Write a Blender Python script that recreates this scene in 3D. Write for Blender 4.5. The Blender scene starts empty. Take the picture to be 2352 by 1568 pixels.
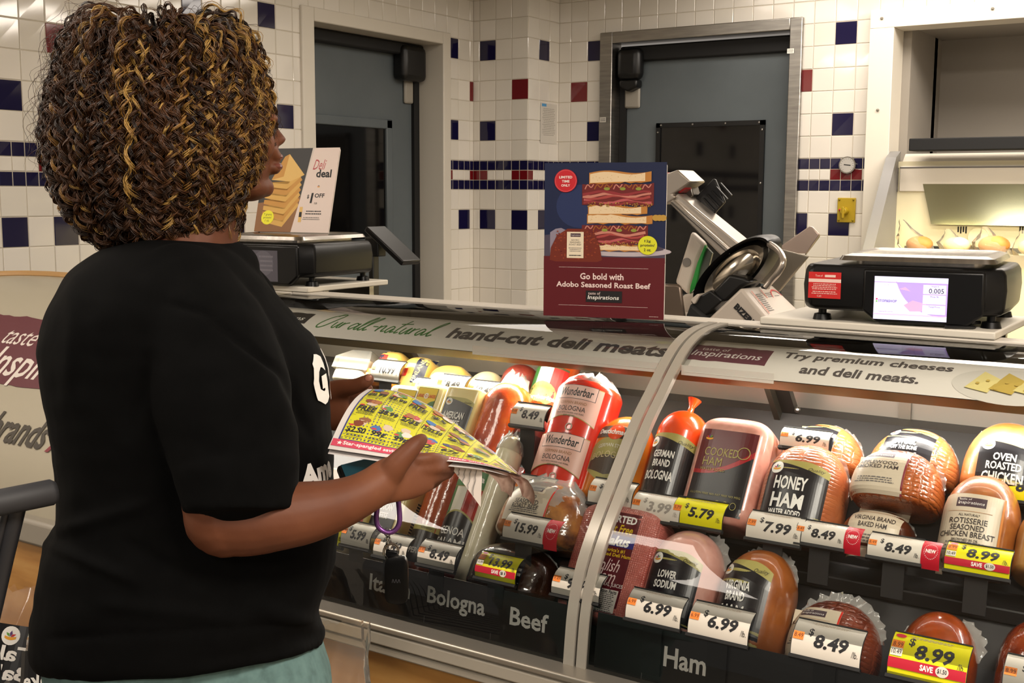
import bpy, bmesh, math, random
import numpy as np
from mathutils import Vector, Matrix, noise
random.seed(7); RNG = np.random.default_rng(7)
S = bpy.context.scene; COL = S.collection
# ------------------------------------------------------------------ camera, world, lights, exposure
CAMH = 1.5; FPX = 2684.0
_yaw, _pit, _rol = math.radians(33.5308), math.radians(7.288), math.radians(0.263)
_f = np.array([-math.sin(_yaw)*math.cos(_pit), math.cos(_yaw)*math.cos(_pit), -math.sin(_pit)])
_r = np.array([math.cos(_yaw), math.sin(_yaw), 0.]); _u = np.cross(_r, _f)
_r, _u = math.cos(_rol)*_r + math.sin(_rol)*_u, -math.sin(_rol)*_r + math.cos(_rol)*_u
CO = np.array([0, 0, CAMH])
cam = bpy.data.cameras.new('camera'); camo = bpy.data.objects.new('camera', cam); COL.objects.link(camo)
cam.sensor_width = 36.0; cam.lens = 36.0*FPX/2352.0; cam.clip_start = .05; cam.clip_end = 60
_m = Matrix(((_r[0], _u[0], -_f[0], 0), (_r[1], _u[1], -_f[1], 0), (_r[2], _u[2], -_f[2], CAMH), (0, 0, 0, 1)))
camo.matrix_world = _m; S.camera = camo
S.view_settings.view_transform = 'Standard'; S.view_settings.look = 'None'
S.view_settings.exposure = 0.22; S.view_settings.gamma = 1.0; S.view_settings.use_curve_mapping = False
try:
    S.cycles.max_bounces = 7; S.cycles.diffuse_bounces = 3; S.cycles.glossy_bounces = 3
    S.cycles.transparent_max_bounces = 16; S.cycles.transmission_bounces = 4
    S.cycles.caustics_reflective = False; S.cycles.caustics_refractive = False
    S.cycles.sample_clamp_indirect = 4.0
except Exception: pass
W = bpy.data.worlds.new('store_air'); S.world = W; W.use_nodes = True
W.node_tree.nodes['Background'].inputs[0].default_value = (1.0, .90, .80, 1)
W.node_tree.nodes['Background'].inputs[1].default_value = 0.20
def lin(h):
    if isinstance(h, (tuple, list)): return tuple(h)[:3]
    h = h.lstrip('#'); c = [int(h[i:i+2], 16)/255 for i in (0, 2, 4)]
    return tuple(v/12.92 if v <= .04045 else ((v+.055)/1.055)**2.4 for v in c)
def area(name, loc, size, power, color=(1, .90, .79), rot=(0, 0, 0), spread=math.pi):
    l = bpy.data.lights.new(name, 'AREA'); l.shape = 'RECTANGLE'; l.size, l.size_y = size
    l.energy = power; l.color = color; l.spread = spread
    o = bpy.data.objects.new(name, l); COL.objects.link(o); o.location = loc; o.rotation_euler = rot
    return o
CEIL = 2.76
# ceiling fluorescents, with unseen lamps added as fill on the shopping side
CEILING_AND_FILL = [(-.3, 5.0, 41, 1.2, .5), (-1.7, 5.25, 14, 1.2, .4), (-2.7, 4.0, 8, .5, 1.2), (-.9, 3.75, 26, 1.2, .4), (.65, .7, 80, .5, 1.2), (.5, -1.9, 75, .5, 1.2), (-1.95, .25, 18, .45, 1.2), (-3.4, .6, 27, .5, 1.2)]
for i, (x, y, p, a, b) in enumerate(CEILING_AND_FILL):
    area('ceiling_and_fill_lamp', (x, y, CEIL-.06), (a, b), p)
# fluorescent strips in the deli case under the header, and in the hot case
area('case_lamp', (-1.66, 2.145, 1.132), (1.15, .03), 32, (1, .92, .80), (math.radians(-62), 0, 0))
area('case_lamp', (-.35, 2.145, 1.132), (1.20, .03), 19, (1, .93, .85), (math.radians(-57), 0, 0))
area('case_lamp', (-1.66, 2.155, 1.132), (1.15, .03), 1.6, (1, .92, .80), (math.radians(30), 0, 0))
area('case_lamp', (-.35, 2.155, 1.132), (1.20, .03), 4, (1, .92, .83), (math.radians(30), 0, 0))
area('hot_case_lamp', (-.9, 5.0, 1.50), (1.3, .12), 15, (1, .84, .46))

# ------------------------------------------------------------------ pixel -> place helpers (photo frame 2352x1568)
def ray(px, py): return (px-1176)/FPX*_r - (py-784)/FPX*_u + _f
def at(px, py, ax, val):
    d = ray(px, py); return CO + d*((val-CO[ax])/d[ax])
def deep(px, py, depth): return CO + depth*ray(px, py)
def onplane(px, py, p0, n):
    d = ray(px, py); return CO + d*(np.dot(n, np.array(p0)-CO)/np.dot(n, d))
# ------------------------------------------------------------------ materials
MATS = {}
def M(key, col=None, rough=.5, metal=0., coat=0., spec=.5, emit=0., alpha=1., sss=0., sheen=0.):
    """plain principled material, cached by all its values"""
    k = (key, col, rough, metal, coat, spec, emit, alpha, sss, sheen)
    if k in MATS: return MATS[k]
    m = bpy.data.materials.new(str(key)); m.use_nodes = True
    b = m.node_tree.nodes['Principled BSDF']; c = lin(col if col else key)
    b.inputs['Base Color'].default_value = (*c, 1); b.inputs['Roughness'].default_value = rough
    b.inputs['Metallic'].default_value = metal; b.inputs['Coat Weight'].default_value = coat
    b.inputs['Coat Roughness'].default_value = .06
    b.inputs['Specular IOR Level'].default_value = spec
    if emit: b.inputs['Emission Color'].default_value = (*c, 1); b.inputs['Emission Strength'].default_value = emit
    if alpha < 1: b.inputs['Alpha'].default_value = alpha
    if sss: b.inputs['Subsurface Weight'].default_value = sss; b.inputs['Subsurface Radius'].default_value = (.02, .008, .004)
    if sheen: b.inputs['Sheen Weight'].default_value = sheen; b.inputs['Sheen Roughness'].default_value = .5
    MATS[k] = m; return m
def noisy(name, cols, scale=20., rough=.4, bump=.3, bscale=60., coat=0., detail=4., stretch=(1, 1, 1), metal=0., bdist=.003, pos=None, spec=.5):
    """principled with a noise colour ramp and noise bump in object space"""
    m = bpy.data.materials.new(name); m.use_nodes = True; nt = m.node_tree; N = nt.nodes; L = nt.links
    b = N['Principled BSDF']; b.inputs['Roughness'].default_value = rough; b.inputs['Metallic'].default_value = metal
    b.inputs['Coat Weight'].default_value = coat; b.inputs['Coat Roughness'].default_value = .08
    b.inputs['Specular IOR Level'].default_value = spec
    tc = N.new('ShaderNodeTexCoord'); mp = N.new('ShaderNodeMapping'); mp.inputs['Scale'].default_value = stretch
    L.new(tc.outputs['Object'], mp.inputs['Vector'])
    n = N.new('ShaderNodeTexNoise'); n.inputs['Scale'].default_value = scale; n.inputs['Detail'].default_value = detail
    L.new(mp.outputs['Vector'], n.inputs['Vector'])
    r = N.new('ShaderNodeValToRGB'); cr = r.color_ramp
    ps = pos or [.3+.4*i/(len(cols)-1) for i in range(len(cols))]
    while len(cr.elements) < len(cols): cr.elements.new(.5)
    for e, c, p in zip(cr.elements, cols, ps): e.position = p; e.color = (*lin(c), 1)
    L.new(n.outputs['Fac'], r.inputs['Fac']); L.new(r.outputs['Color'], b.inputs['Base Color'])
    if bump:
        n2 = N.new('ShaderNodeTexNoise'); n2.inputs['Scale'].default_value = bscale; n2.inputs['Detail'].default_value = 3
        L.new(mp.outputs['Vector'], n2.inputs['Vector'])
        bp = N.new('ShaderNodeBump'); bp.inputs['Strength'].default_value = bump; bp.inputs['Distance'].default_value = bdist
        L.new(n2.outputs['Fac'], bp.inputs['Height']); L.new(bp.outputs['Normal'], b.inputs['Normal'])
        if coat: L.new(bp.outputs['Normal'], b.inputs['Coat Normal'])
    return m
def clear(name, tint='#ffffff', alpha=.3, rough=.08, ior=1.45, white=.0):
    """thin clear sheet: transparent, with fresnel reflection and a little milk"""
    m = bpy.data.materials.new(name); m.use_nodes = True; nt = m.node_tree; N = nt.nodes; L = nt.links
    for n in list(N): N.remove(n)
    o = N.new('ShaderNodeOutputMaterial'); t = N.new('ShaderNodeBsdfTransparent'); g = N.new('ShaderNodeBsdfGlossy')
    t.inputs[0].default_value = (*lin(tint), 1); g.inputs['Roughness'].default_value = rough
    fr = N.new('ShaderNodeFresnel'); fr.inputs[0].default_value = ior
    mx = N.new('ShaderNodeMixShader'); L.new(fr.outputs[0], mx.inputs[0]); L.new(t.outputs[0], mx.inputs[1]); L.new(g.outputs[0], mx.inputs[2])
    last = mx
    if white > 0:
        d = N.new('ShaderNodeBsdfDiffuse'); d.inputs[0].default_value = (.8, .78, .74, 1)
        m2 = N.new('ShaderNodeMixShader'); m2.inputs[0].default_value = white
        L.new(mx.outputs[0], m2.inputs[1]); L.new(d.outputs[0], m2.inputs[2]); last = m2
    L.new(last.outputs[0], o.inputs[0]); return m
STEEL = noisy('brushed_steel', ['#9a9792', '#b5b1ab'], 6, .32, .08, 200, metal=1., stretch=(1, 1, 12))
STEEL_D = M('steel_dark', '#6f6b66', .35, 1.)
BLACK = M('black_plastic', '#0c0c0d', .38); BLACKM = M('black_matte', '#101011', .7)
WHITE = M('white_laminate', '#e9e4da', .4)
# ------------------------------------------------------------------ mesh builder
class MB:
    def __init__(s): s.v = []; s.f = []; s.m = []; s.mats = []
    def mi(s, mat):
        if mat not in s.mats: s.mats.append(mat)
        return s.mats.index(mat)
    def add(s, vs, fs, mat):
        k = len(s.v); i = s.mi(mat)
        s.v.extend([tuple(map(float, p)) for p in vs]); s.f.extend([tuple(k+j for j in f) for f in fs]); s.m.extend([i]*len(fs))
    def box(s, lo, hi, mat):
        x0, y0, z0 = lo; x1, y1, z1 = hi
        s.add([(x0,y0,z0),(x1,y0,z0),(x1,y1,z0),(x0,y1,z0),(x0,y0,z1),(x1,y0,z1),(x1,y1,z1),(x0,y1,z1)],
              [(3,2,1,0),(4,5,6,7),(0,1,5,4),(1,2,6,5),(2,3,7,6),(3,0,4,7)], mat)
    def quad(s, a, b, c, d, mat): s.add([a, b, c, d], [(0, 1, 2, 3)], mat)
    def prism(s, poly, axis_vec, mat, cap=True):
        n = len(poly); p = [np.array(q, float) for q in poly]; a = np.array(axis_vec, float)
        fs = [(i, (i+1) % n, n+(i+1) % n, n+i) for i in range(n)]
        if cap: fs += [tuple(range(n))[::-1], tuple(range(n, 2*n))]
        s.add(p+[q+a for q in p], fs, mat)
    def rings(s, rings, mat, cap=True, closed=True):
        n = len(rings[0]); vs = [p for r in rings for p in r]; fs = []
        for i in range(len(rings)-1):
            for j in range(n if closed else n-1):
                fs.append((i*n+j, i*n+(j+1) % n, (i+1)*n+(j+1) % n, (i+1)*n+j))
        if cap and closed: fs += [tuple(range(n))[::-1], tuple(range((len(rings)-1)*n, len(rings)*n))]
        s.add(vs, fs, mat)
    def tube(s, path, rad, mat, sides=10, cap=True, flat=None):
        P = [np.array(p, float) for p in path]; n = len(P)
        R_ = rad if hasattr(rad, '__len__') else [rad]*n
        t0 = P[1]-P[0]; a = np.array([0, 0, 1.]) if abs(t0[2]) < .9*np.linalg.norm(t0) else np.array([1., 0, 0])
        rs = []
        for i in range(n):
            t = P[min(i+1, n-1)]-P[max(i-1, 0)]; t = t/(np.linalg.norm(t)+1e-12)
            a = a-np.dot(a, t)*t; a /= np.linalg.norm(a)+1e-12; b = np.cross(t, a)
            ra = R_[i]; rb = ra if flat is None else ra*flat
            rs.append([P[i]+ra*math.cos(2*math.pi*k/sides)*a+rb*math.sin(2*math.pi*k/sides)*b for k in range(sides)])
        s.rings(rs, mat, cap)
    def sphere(s, c, r, mat, n=16, m=10, R3=None):
        r = r if hasattr(r, '__len__') else (r, r, r); rs = []
        for i in range(1, m):
            t = math.pi*i/m; q = []
            for k in range(n):
                a = 2*math.pi*k/n; p = np.array([r[0]*math.sin(t)*math.cos(a), r[1]*math.sin(t)*math.sin(a), -r[2]*math.cos(t)])
                if R3 is not None: p = R3 @ p
                q.append(np.array(c)+p)
            rs.append(q)
        s.rings(rs, mat, True)
    def build(s, name, parent=None, smooth=False, loc=None, mw=None, bevel=0., seg=2, sharp=40):
        me = bpy.data.meshes.new(name); me.from_pydata(s.v, [], s.f)
        for m in s.mats: me.materials.append(m)
        me.polygons.foreach_set('material_index', s.m)
        if smooth: me.polygons.foreach_set('use_smooth', [True]*len(me.polygons))
        me.update()
        bm = bmesh.new(); bm.from_mesh(me); bmesh.ops.recalc_face_normals(bm, faces=bm.faces); bm.to_mesh(me); bm.free()
        if smooth:
            try: me.set_sharp_from_angle(angle=math.radians(sharp))
            except Exception: pass
        o = bpy.data.objects.new(name, me); COL.objects.link(o)
        if parent is not None: o.parent = parent
        if mw is not None: o.matrix_local = mw
        elif loc is not None: o.location = loc
        if bevel:
            b = o.modifiers.new('bevel', 'BEVEL'); b.width = bevel; b.segments = seg; b.limit_method = 'ANGLE'; b.angle_limit = math.radians(35)
            if not smooth:
                me.polygons.foreach_set('use_smooth', [True]*len(me.polygons))
                try: me.set_sharp_from_angle(angle=math.radians(30))
                except Exception: pass
        return o
def tag(o, label, cat, group=None):
    o['label'] = label; o['category'] = cat
    if group: o['group'] = group
    return o
def struct(o): o['kind'] = 'structure'; return o
def empty(name, label, cat, loc=(0, 0, 0), mw=None, group=None):
    o = bpy.data.objects.new(name, None); COL.objects.link(o); o.empty_display_size = .05
    if mw is not None: o.matrix_world = mw
    else: o.location = tuple(loc)
    return tag(o, label, cat, group)
def subpart(child, part):
    child.parent = part; child.matrix_parent_inverse = Matrix.Identity(4)
def recenter(o):
    """move a world-space mesh's origin to its own base centre"""
    me = o.data; n = len(me.vertices); a = np.empty(n*3); me.vertices.foreach_get('co', a); a = a.reshape(-1, 3)
    c = (a.min(0)+a.max(0))/2; c[2] = a[:, 2].min(); a -= c; me.vertices.foreach_set('co', a.ravel()); o.location = c; me.update(); return o
def hang(root, *kids):
    """parent world-space parts to a root without moving them"""
    mi = Matrix.Translation(root.location).inverted() if root.rotation_euler[:] == (0, 0, 0) else root.matrix_basis.inverted()
    for k in kids: k.parent = root; k.matrix_parent_inverse = mi
# ------------------------------------------------------------------ lettering
TXT = {}
def glyphs(s, bold=0., shear=0., ls=1.0):
    k = (s, bold, shear, ls)
    if k in TXT: return TXT[k]
    cu = bpy.data.curves.new('lettering', 'FONT'); cu.body = s; cu.offset = bold; cu.shear = shear; cu.resolution_u = 2
    cu.size = 1.0; cu.space_character = ls; cu.align_x = 'CENTER'; cu.space_line = .95
    ob = bpy.data.objects.new('lettering', cu)
    me = bpy.data.meshes.new_from_object(ob)
    v = np.array([q.co[:2] for q in me.vertices]) if len(me.vertices) else np.zeros((0, 2)); f = [tuple(p.vertices) for p in me.polygons]
    bpy.data.meshes.remove(me); bpy.data.objects.remove(ob); bpy.data.curves.remove(cu)
    if len(v):
        v = v-(v.min(0)+v.max(0))/2; bm = bmesh.new(); vs = [bm.verts.new((q[0], q[1], 0)) for q in v]      # cut finely so the letters can follow curved labels
        for q in f:
            try: bm.faces.new([vs[i] for i in q])
            except ValueError: pass
        for ax in (0, 1):
            lo, hi = v[:, ax].min(), v[:, ax].max(); st = .16 if ax else .22
            for c in np.arange(lo+st, hi-.02, st):
                co = [0, 0, 0]; no = [0, 0, 0]; co[ax] = float(c); no[ax] = 1
                bmesh.ops.bisect_plane(bm, geom=bm.verts[:]+bm.edges[:]+bm.faces[:], plane_co=co, plane_no=no, dist=1e-5)
        bm.verts.index_update(); v = np.array([q.co[:2] for q in bm.verts]); f = [tuple(w.index for w in q.verts) for q in bm.faces]; bm.free()
    TXT[k] = (v, f); return TXT[k]
class Decal:
    """flat layout (x right, z up, metres) pushed onto a surface by mp(x, z, lift) -> point; layers stack by lift"""
    def __init__(s, mp, eps=.00012, base=.0006): s.mb = MB(); s.mp = mp; s.k = 0; s.eps = eps; s.b0 = base
    def _put(s, v2, f, mat): 
        l = s.b0+s.eps*s.k; s.mb.add([s.mp(x, z, l) for x, z in v2], f, mat)
    def nxt(s): s.k += 1; return s
    def rect(s, x0, z0, x1, z1, mat, nx=10, nz=6):
        v = [(x0+(x1-x0)*i/nx, z0+(z1-z0)*j/nz) for j in range(nz+1) for i in range(nx+1)]
        f = [(j*(nx+1)+i, j*(nx+1)+i+1, (j+1)*(nx+1)+i+1, (j+1)*(nx+1)+i) for j in range(nz) for i in range(nx)]
        s._put(v, f, mat); s.k += 1; return s
    def band(s, cols, mat, nz=4):
        v = [(x, lo+(hi-lo)*j/nz) for j in range(nz+1) for x, lo, hi in cols]; n = len(cols)
        f = [(j*n+i, j*n+i+1, (j+1)*n+i+1, (j+1)*n+i) for j in range(nz) for i in range(n-1)]
        s._put(v, f, mat); s.k += 1; return s
    def ell(s, cx, cz, rx, rz, mat, n=24, inner=0., m=3):
        v = []; f = []
        for j in range(m+1):
            q = inner+(1-inner)*j/m if inner else max(j/m, .02)
            v += [(cx+rx*q*math.cos(2*math.pi*i/n), cz+rz*q*math.sin(2*math.pi*i/n)) for i in range(n)]
        for j in range(m): f += [(j*n+i, j*n+(i+1) % n, (j+1)*n+(i+1) % n, (j+1)*n+i) for i in range(n)]
        if not inner: f.append(tuple(range(n)))
        s._put(v, f, mat); s.k += 1; return s
    def line(s, pts, w, mat):
        """a stroke of width w (number or list) along pts"""
        P = np.array(pts, float); n = len(P); Wd = w if hasattr(w, '__len__') else [w]*n; v = []; f = []
        for i in range(n):
            t = P[min(i+1, n-1)]-P[max(i-1, 0)]; t = t/(np.linalg.norm(t)+1e-9); q = np.array([-t[1], t[0]])*Wd[i]/2
            v += [tuple(P[i]+q), tuple(P[i]-q)]
        f = [(2*i, 2*i+1, 2*i+3, 2*i+2) for i in range(n-1)]
        s._put(v, f, mat); s.k += 1; return s
    def poly(s, pts, mat):
        c = np.mean(pts, axis=0); v = [tuple(c)]+[tuple(p) for p in pts]; n = len(pts)
        s._put(v, [(0, 1+i, 1+(i+1) % n) for i in range(n)], mat); s.k += 1; return s
    def txt(s, string, cx, cz, h, mat, w=None, bold=0., shear=0., ls=1.0, rot=0., ref=None, arc=0.):
        """lettering centred at cx, cz; h = height of the ink (or of ref's ink); w = ink width"""
        v, f = glyphs(string, bold, shear, ls)
        if not len(v): return s
        rv = glyphs(ref, bold, shear, ls)[0] if ref else v
        sc = h/max(np.ptp(rv[:, 1]), 1e-6); sx = sc if w is None else w/max(np.ptp(v[:, 0]), 1e-6)
        a = v*np.array([sx, sc])
        if arc: a[:, 1] -= arc*a[:, 0]**2
        if rot: c_, s_ = math.cos(rot), math.sin(rot); a = np.c_[a[:, 0]*c_-a[:, 1]*s_, a[:, 0]*s_+a[:, 1]*c_]
        s._put([(cx+x, cz+z) for x, z in a], f, mat); s.k += 1; return s
    def script(s, strokes, cx, cz, sc, mat, w, shear=.3):
        for st in strokes:
            P = spline(st, 8); s.line([(cx+sc*(x+shear*y), cz+sc*y) for x, y in P], w, mat); s.k -= 1
        s.k += 1; return s
    def small(s, cx, cz, w, h, mat, rows=3, seed=0, fill=.85):
        """lines of print too small to read: rows of short dashes"""
        rg = random.Random(seed); rh = h/rows
        for r in range(rows):
            x = -w/2*rg.uniform(.75, 1); e = -x
            while x < e:
                L = min(rg.uniform(.03, .11)*w, e-x); z = cz+h/2-(r+.5)*rh
                s._put([(cx+x, z-rh*.2), (cx+x+L, z-rh*.2), (cx+x+L, z+rh*.2), (cx+x, z+rh*.2)], [(0, 1, 2, 3)], mat); x += L+.02*w
        s.k += 1; return s
    def build(s, name, parent=None, **k): return s.mb.build(name, parent, **k)
def spline(pts, n=8):
    """Catmull-Rom through 2-D or 3-D points"""
    P = [np.array(p, float) for p in pts]; P = [2*P[0]-P[1]]+P+[2*P[-1]-P[-2]]; out = []
    for i in range(1, len(P)-2):
        for j in range(n):
            t = j/n; a, b, c, d = P[i-1], P[i], P[i+1], P[i+2]
            out.append(.5*((2*b)+(c-a)*t+(2*a-5*b+4*c-d)*t*t+(3*b-3*c+d-a)*t**3))
    out.append(P[-2]); return out
def flatmap(origin, xd, zd, nd):
    o, xd, zd, nd = [np.array(q, float) for q in (origin, xd, zd, nd)]
    return lambda x, z, l: o+x*xd+z*zd+l*nd
INK = M('ink_black', '#17171a', .6); INKW = M('ink_white', '#f2efe8', .55); INKR = M('ink_red', '#c3182a', .5)
MAROON = M('ink_maroon', '#5a1626', .55); PAPER = M('paper_white', '#f1ece2', .55); ORANGE = M('ink_orange', '#ef8431', .55)
YEL = M('ink_yellow', '#f2ea14', .5); GREYK = M('ink_grey', '#6a6664', .6); GOLD = M('ink_gold', '#b9a85a', .5); GREEN = M('ink_green', '#3c7a2e', .6)
def fruit(d, x, z, r, ring=True):
    """the round store emblem: a small bowl with red, purple and green leaves"""
    if ring: d.ell(x, z, r, r, INKW, 20)
    q = r*.62
    d.band([(x-q+2*q*i/8, z-q*.75+q*.28*(2*i/8-1)**2, z-q*.25+q*.2*(2*i/8-1)**2) for i in range(9)], M('bowl_orange', '#e8a32c', .5), 1)
    d.poly([(x-q*.9, z+q*.35), (x-q*.5, z-q*.15), (x-q*.05, z-q*.2), (x-q*.3, z+q*.25)], M('leaf_red', '#c2262e', .5))
    d.poly([(x-q*.1, z+q*.9), (x-q*.3, z+q*.35), (x, z-q*.15), (x+q*.2, z+q*.4)], M('leaf_purple', '#55306e', .5))
    d.poly([(x+q*.8, z+q*.5), (x+q*.25, z+q*.35), (x+q*.1, z-q*.15), (x+q*.6, z+q*.05)], M('leaf_green', '#5f9a3a', .5))
def inspirations(d, x, z, w, h, ground, shear=0., ink=None):
    """'taste of Inspirations' plate"""
    ink = ink or INKW; n = 12; rg = random.Random(3)
    d.band([(x-w/2+w*i/n+(.0), z-h/2+shear*0+rg.uniform(-.02, .02)*h, z+h/2+rg.uniform(-.03, .03)*h) for i in range(n+1)], ground, 14)
    d.txt('taste of', x-w*.16, z+h*.24, h*.2, ink, w=w*.34, shear=.12)
    d.txt('Inspirations', x, z-h*.12, h*.46, ink, w=w*.84, bold=.008, shear=.22)
# ------------------------------------------------------------------ the room
TILE_W = [M('tile_white%d' % i, c, .07) for i, c in enumerate(['#e8e2d8', '#e4ded3', '#ebe5db'])]
TILE_N = M('tile_navy', '#17133a', .06); TILE_R = M('tile_maroon', '#6f1218', .07); GROUT = M('grout', '#c9c0b0', .8)
Z_LO, Z_HI = 1.512, 1.674
def rows():
    z = Z_LO; out = []
    while z > .02: out.append((z-.1115, z, 0)); z -= .1115
    for k in range(3): out.append((Z_LO+.054*k, Z_LO+.054*(k+1), 2 if k == 1 else 1))
    z = Z_HI
    while z < CEIL-.02: out.append((z, z+.1103, 0)); z += .1103
    return out
def tilewall(name, mp, u0, u1, off, holes, navy, red, mred):
    """glazed tile wall: mp(u, z, h) -> point; small mosaic band in navy and maroon; coloured tiles by (u, z)"""
    mb = MB(); rg = random.Random(sum(map(ord, name)))
    def hit(lst, a, b, c, d): return any(a <= u < b and c <= z < d for u, z in lst)
    def free(a, b, c, d): return not any(a < h[1]-.004 and b > h[0]+.004 and c < h[3]-.004 and d > h[2]+.004 for h in holes)
    # grout sheet, cut round the openings
    us = sorted({u0, u1}|{min(max(q, u0), u1) for h in holes for q in h[:2]}); zs = sorted({0, CEIL}|{q for h in holes for q in h[2:]})
    for i in range(len(us)-1):
        for j in range(len(zs)-1):
            a, b, c, d = us[i], us[i+1], zs[j], zs[j+1]
            if not any(a >= h[0]-1e-6 and b <= h[1]+1e-6 and c >= h[2]-1e-6 and d <= h[3]+1e-6 for h in holes):
                mb.quad(mp(a, c, 0), mp(b, c, 0), mp(b, d, 0), mp(a, d, 0), GROUT)
    for z0, z1, kind in rows():
        p = .054 if kind else .108; u = off+math.floor((u0-off)/p)*p
        while u < u1-1e-4:
            a, b = max(u, u0), min(u+p, u1); u += p
            if b-a < .006: continue
            c, d = z0, min(z1, CEIL)
            for h in holes:                                    # cut the tile at the edge of an opening
                if c < h[3]-.004 and d > h[2]+.004:
                    if a < h[0] < b: b = h[0]
                    if a < h[1] < b: a = h[1]
                if a < h[1]-.004 and b > h[0]+.004 and c < h[3] < d: c = h[3]
            if b-a < .006 or d-c < .006 or not free(a, b, c, d): continue
            if kind == 1: m = TILE_N
            elif kind == 2: m = TILE_R if hit(mred, a, b, c, d) else TILE_W[0]
            else: m = TILE_N if hit(navy, a, b, c, d) else TILE_R if hit(red, a, b, c, d) else rg.choice(TILE_W)
            g = .0016; e = .0022; t = .0022
            hs = [t+rg.uniform(-.0006, .0006) for _ in range(4)]
            q = [(a+g, c+g), (b-g, c+g), (b-g, d-g), (a+g, d-g)]; q2 = [(a+g+e, c+g+e), (b-g-e, c+g+e), (b-g-e, d-g-e), (a+g+e, d-g-e)]
            vs = [mp(x, z, 0) for x, z in q]+[mp(x, z, h) for (x, z), h in zip(q2, hs)]
            mb.add(vs, [(4, 5, 6, 7), (0, 1, 5, 4), (1, 2, 6, 5), (2, 3, 7, 6), (3, 0, 4, 7)], m)
    return struct(mb.build(name))
XA, YB, Y1, X2 = -3.9, 5.8, 5.478, -3.531
def onA(l): return [(p[1], p[2]) for p in (at(x, y, 0, XA) for x, y in l)]
def onB(l, Y=YB): return [(p[0], p[2]) for p in (at(x, y, 1, Y) for x, y in l)]
def onC(l): return [(p[1], p[2]) for p in (at(x, y, 0, X2) for x, y in l)]
DA = (4.171, 5.177, 0, 2.29); DB = (-3.177, -2.165, 0, 2.312); AL = (-1.70, 1.2, 0, 2.30)
wallA = tilewall('wall_left', lambda u, z, h: (XA+h, u, z), -1.2, Y1, 2.743, [DA],
    onA([(22, 217), (630, 37), (642, 267), (455, 12), (30, 535), (155, 533), (558, 515), (1040, 110), (1040, 297), (1062, 506), (330, 215), (330, 520), (430, 40)]),
    onA([(132, 82), (1080, 210), (500, 140)]), onA([(100, 378), (1034.5, 403), (1083, 403)]))
col1 = tilewall('wall_column_front', lambda u, z, h: (u, Y1-h, z), XA, X2, X2, [], onB([(1120, 115), (1119, 300), (1118, 506), (1193, 506)], Y1),
    onB([(1193, 206)], Y1), onB([(1095, 403), (1110, 403), (1183, 403), (1202, 403)], Y1))
col2 = tilewall('wall_column_side', lambda u, z, h: (X2+h, u, z), Y1, YB, Y1, [], onC([(1257, 113), (1250, 500)]), [], onC([(1218, 403)]))
wallB = tilewall('wall_back', lambda u, z, h: (u, YB-h, z), X2, 2.2, -1.94, [DB, AL],
    onB([(1378, 118), (1376, 303), (1943, 73), (1935, 285), (1832, 516), (1927, 516)]), onB([(1318, 213), (1843, 184)]),
    onB([(1827, 403), (1917, 403), (1942, 403), (1968, 403)]))
def flat(name, lo, hi, mat, bev=0):
    mb = MB(); mb.box(lo, hi, mat); return struct(mb.build(name, bevel=bev))
floor_m = noisy('floor_vinyl', ['#6b6154', '#7d7264', '#8a7e6e'], 9, .35, .02, 80)
flat('floor', (-4.6, -2.5, -.06), (2.4, 7.0, 0), floor_m)
flat('ceiling', (-4.6, -2.5, CEIL), (2.4, 7.0, CEIL+.06), M('ceiling_board', '#d8d2c6', .9))
flat('wall_right', (2.2, -1.2, 0), (2.26, 7.0, CEIL), M('paint_cream', '#d9d1c2', .7))
# ceiling fixtures (housing round each lamp, added fill lamps included)
for (x, y, p, A_, B_) in CEILING_AND_FILL:
    mb = MB(); m = M('fixture_white', '#dcd8d0', .5)
    A_, B_ = A_/2, B_/2
    for a, b, c, d in ((-A_-.06, -A_-.02, -B_-.06, B_+.06), (A_+.02, A_+.06, -B_-.06, B_+.06), (-A_-.02, A_+.02, -B_-.06, -B_-.02), (-A_-.02, A_+.02, B_+.02, B_+.06)):
        mb.box((x+a, y+c, CEIL-.08), (x+b, y+d, CEIL-.001), m)
    o = mb.build('lamp_frame'); recenter(o); tag(o, 'white frame of an unseen recessed ceiling or fill light', 'ceiling light', 'ceiling lights')
# door 1 (left wall): white painted frame, deep reveal, dark grey sliding door
PAINT = M('frame_paint', '#dcd5c8', .45); DGREY = noisy('door_grey', ['#5b6367', '#646c70'], 3, .5, .05, 300); DARKWIN = M('window_dark', '#0b0a0a', .06)
XD = -4.07
mb = MB()
for lo, hi in (((XA-.2, 4.086, 0), (XA+.018, 4.171, 2.355)), ((XA-.2, 5.177, 0), (XA+.018, 5.245, 2.355)), ((XA-.2, 4.171, 2.29), (XA+.018, 5.177, 2.355))): mb.box(lo, hi, PAINT)
struct(mb.build('trim_1', bevel=.006))
root = empty('door_1', None, None, (XD, 4.67, 0)); del root['label']; del root['category']; struct(root)
mb = MB(); mb.box((XD-.05, 4.05, .01), (XD, 5.24, 2.26), DGREY); p = [mb.build('door_leaf')]
mb = MB(); w0, w1, z0, z1 = 4.20, 4.945, 1.2, 1.88
for lo, hi in (((XD, w0, z0), (XD+.02, w0+.05, z1)), ((XD, w1-.05, z0), (XD+.02, w1, z1)), ((XD, w0, z1-.05), (XD+.02, w1, z1)), ((XD, w0, z0), (XD+.02, w1, z0+.05))): mb.box(lo, hi, DGREY)
p.append(mb.build('window_rim', bevel=.006))
mb = MB(); mb.box((XD, w0+.05, z0+.05), (XD+.006, w1-.05, z1-.05), DARKWIN); p.append(mb.build('pane'))
mb = MB(); mb.box((XD, 5.13, .01), (XD+.02, 5.176, 2.1), BLACKM); p.append(mb.build('gasket'))
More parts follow.
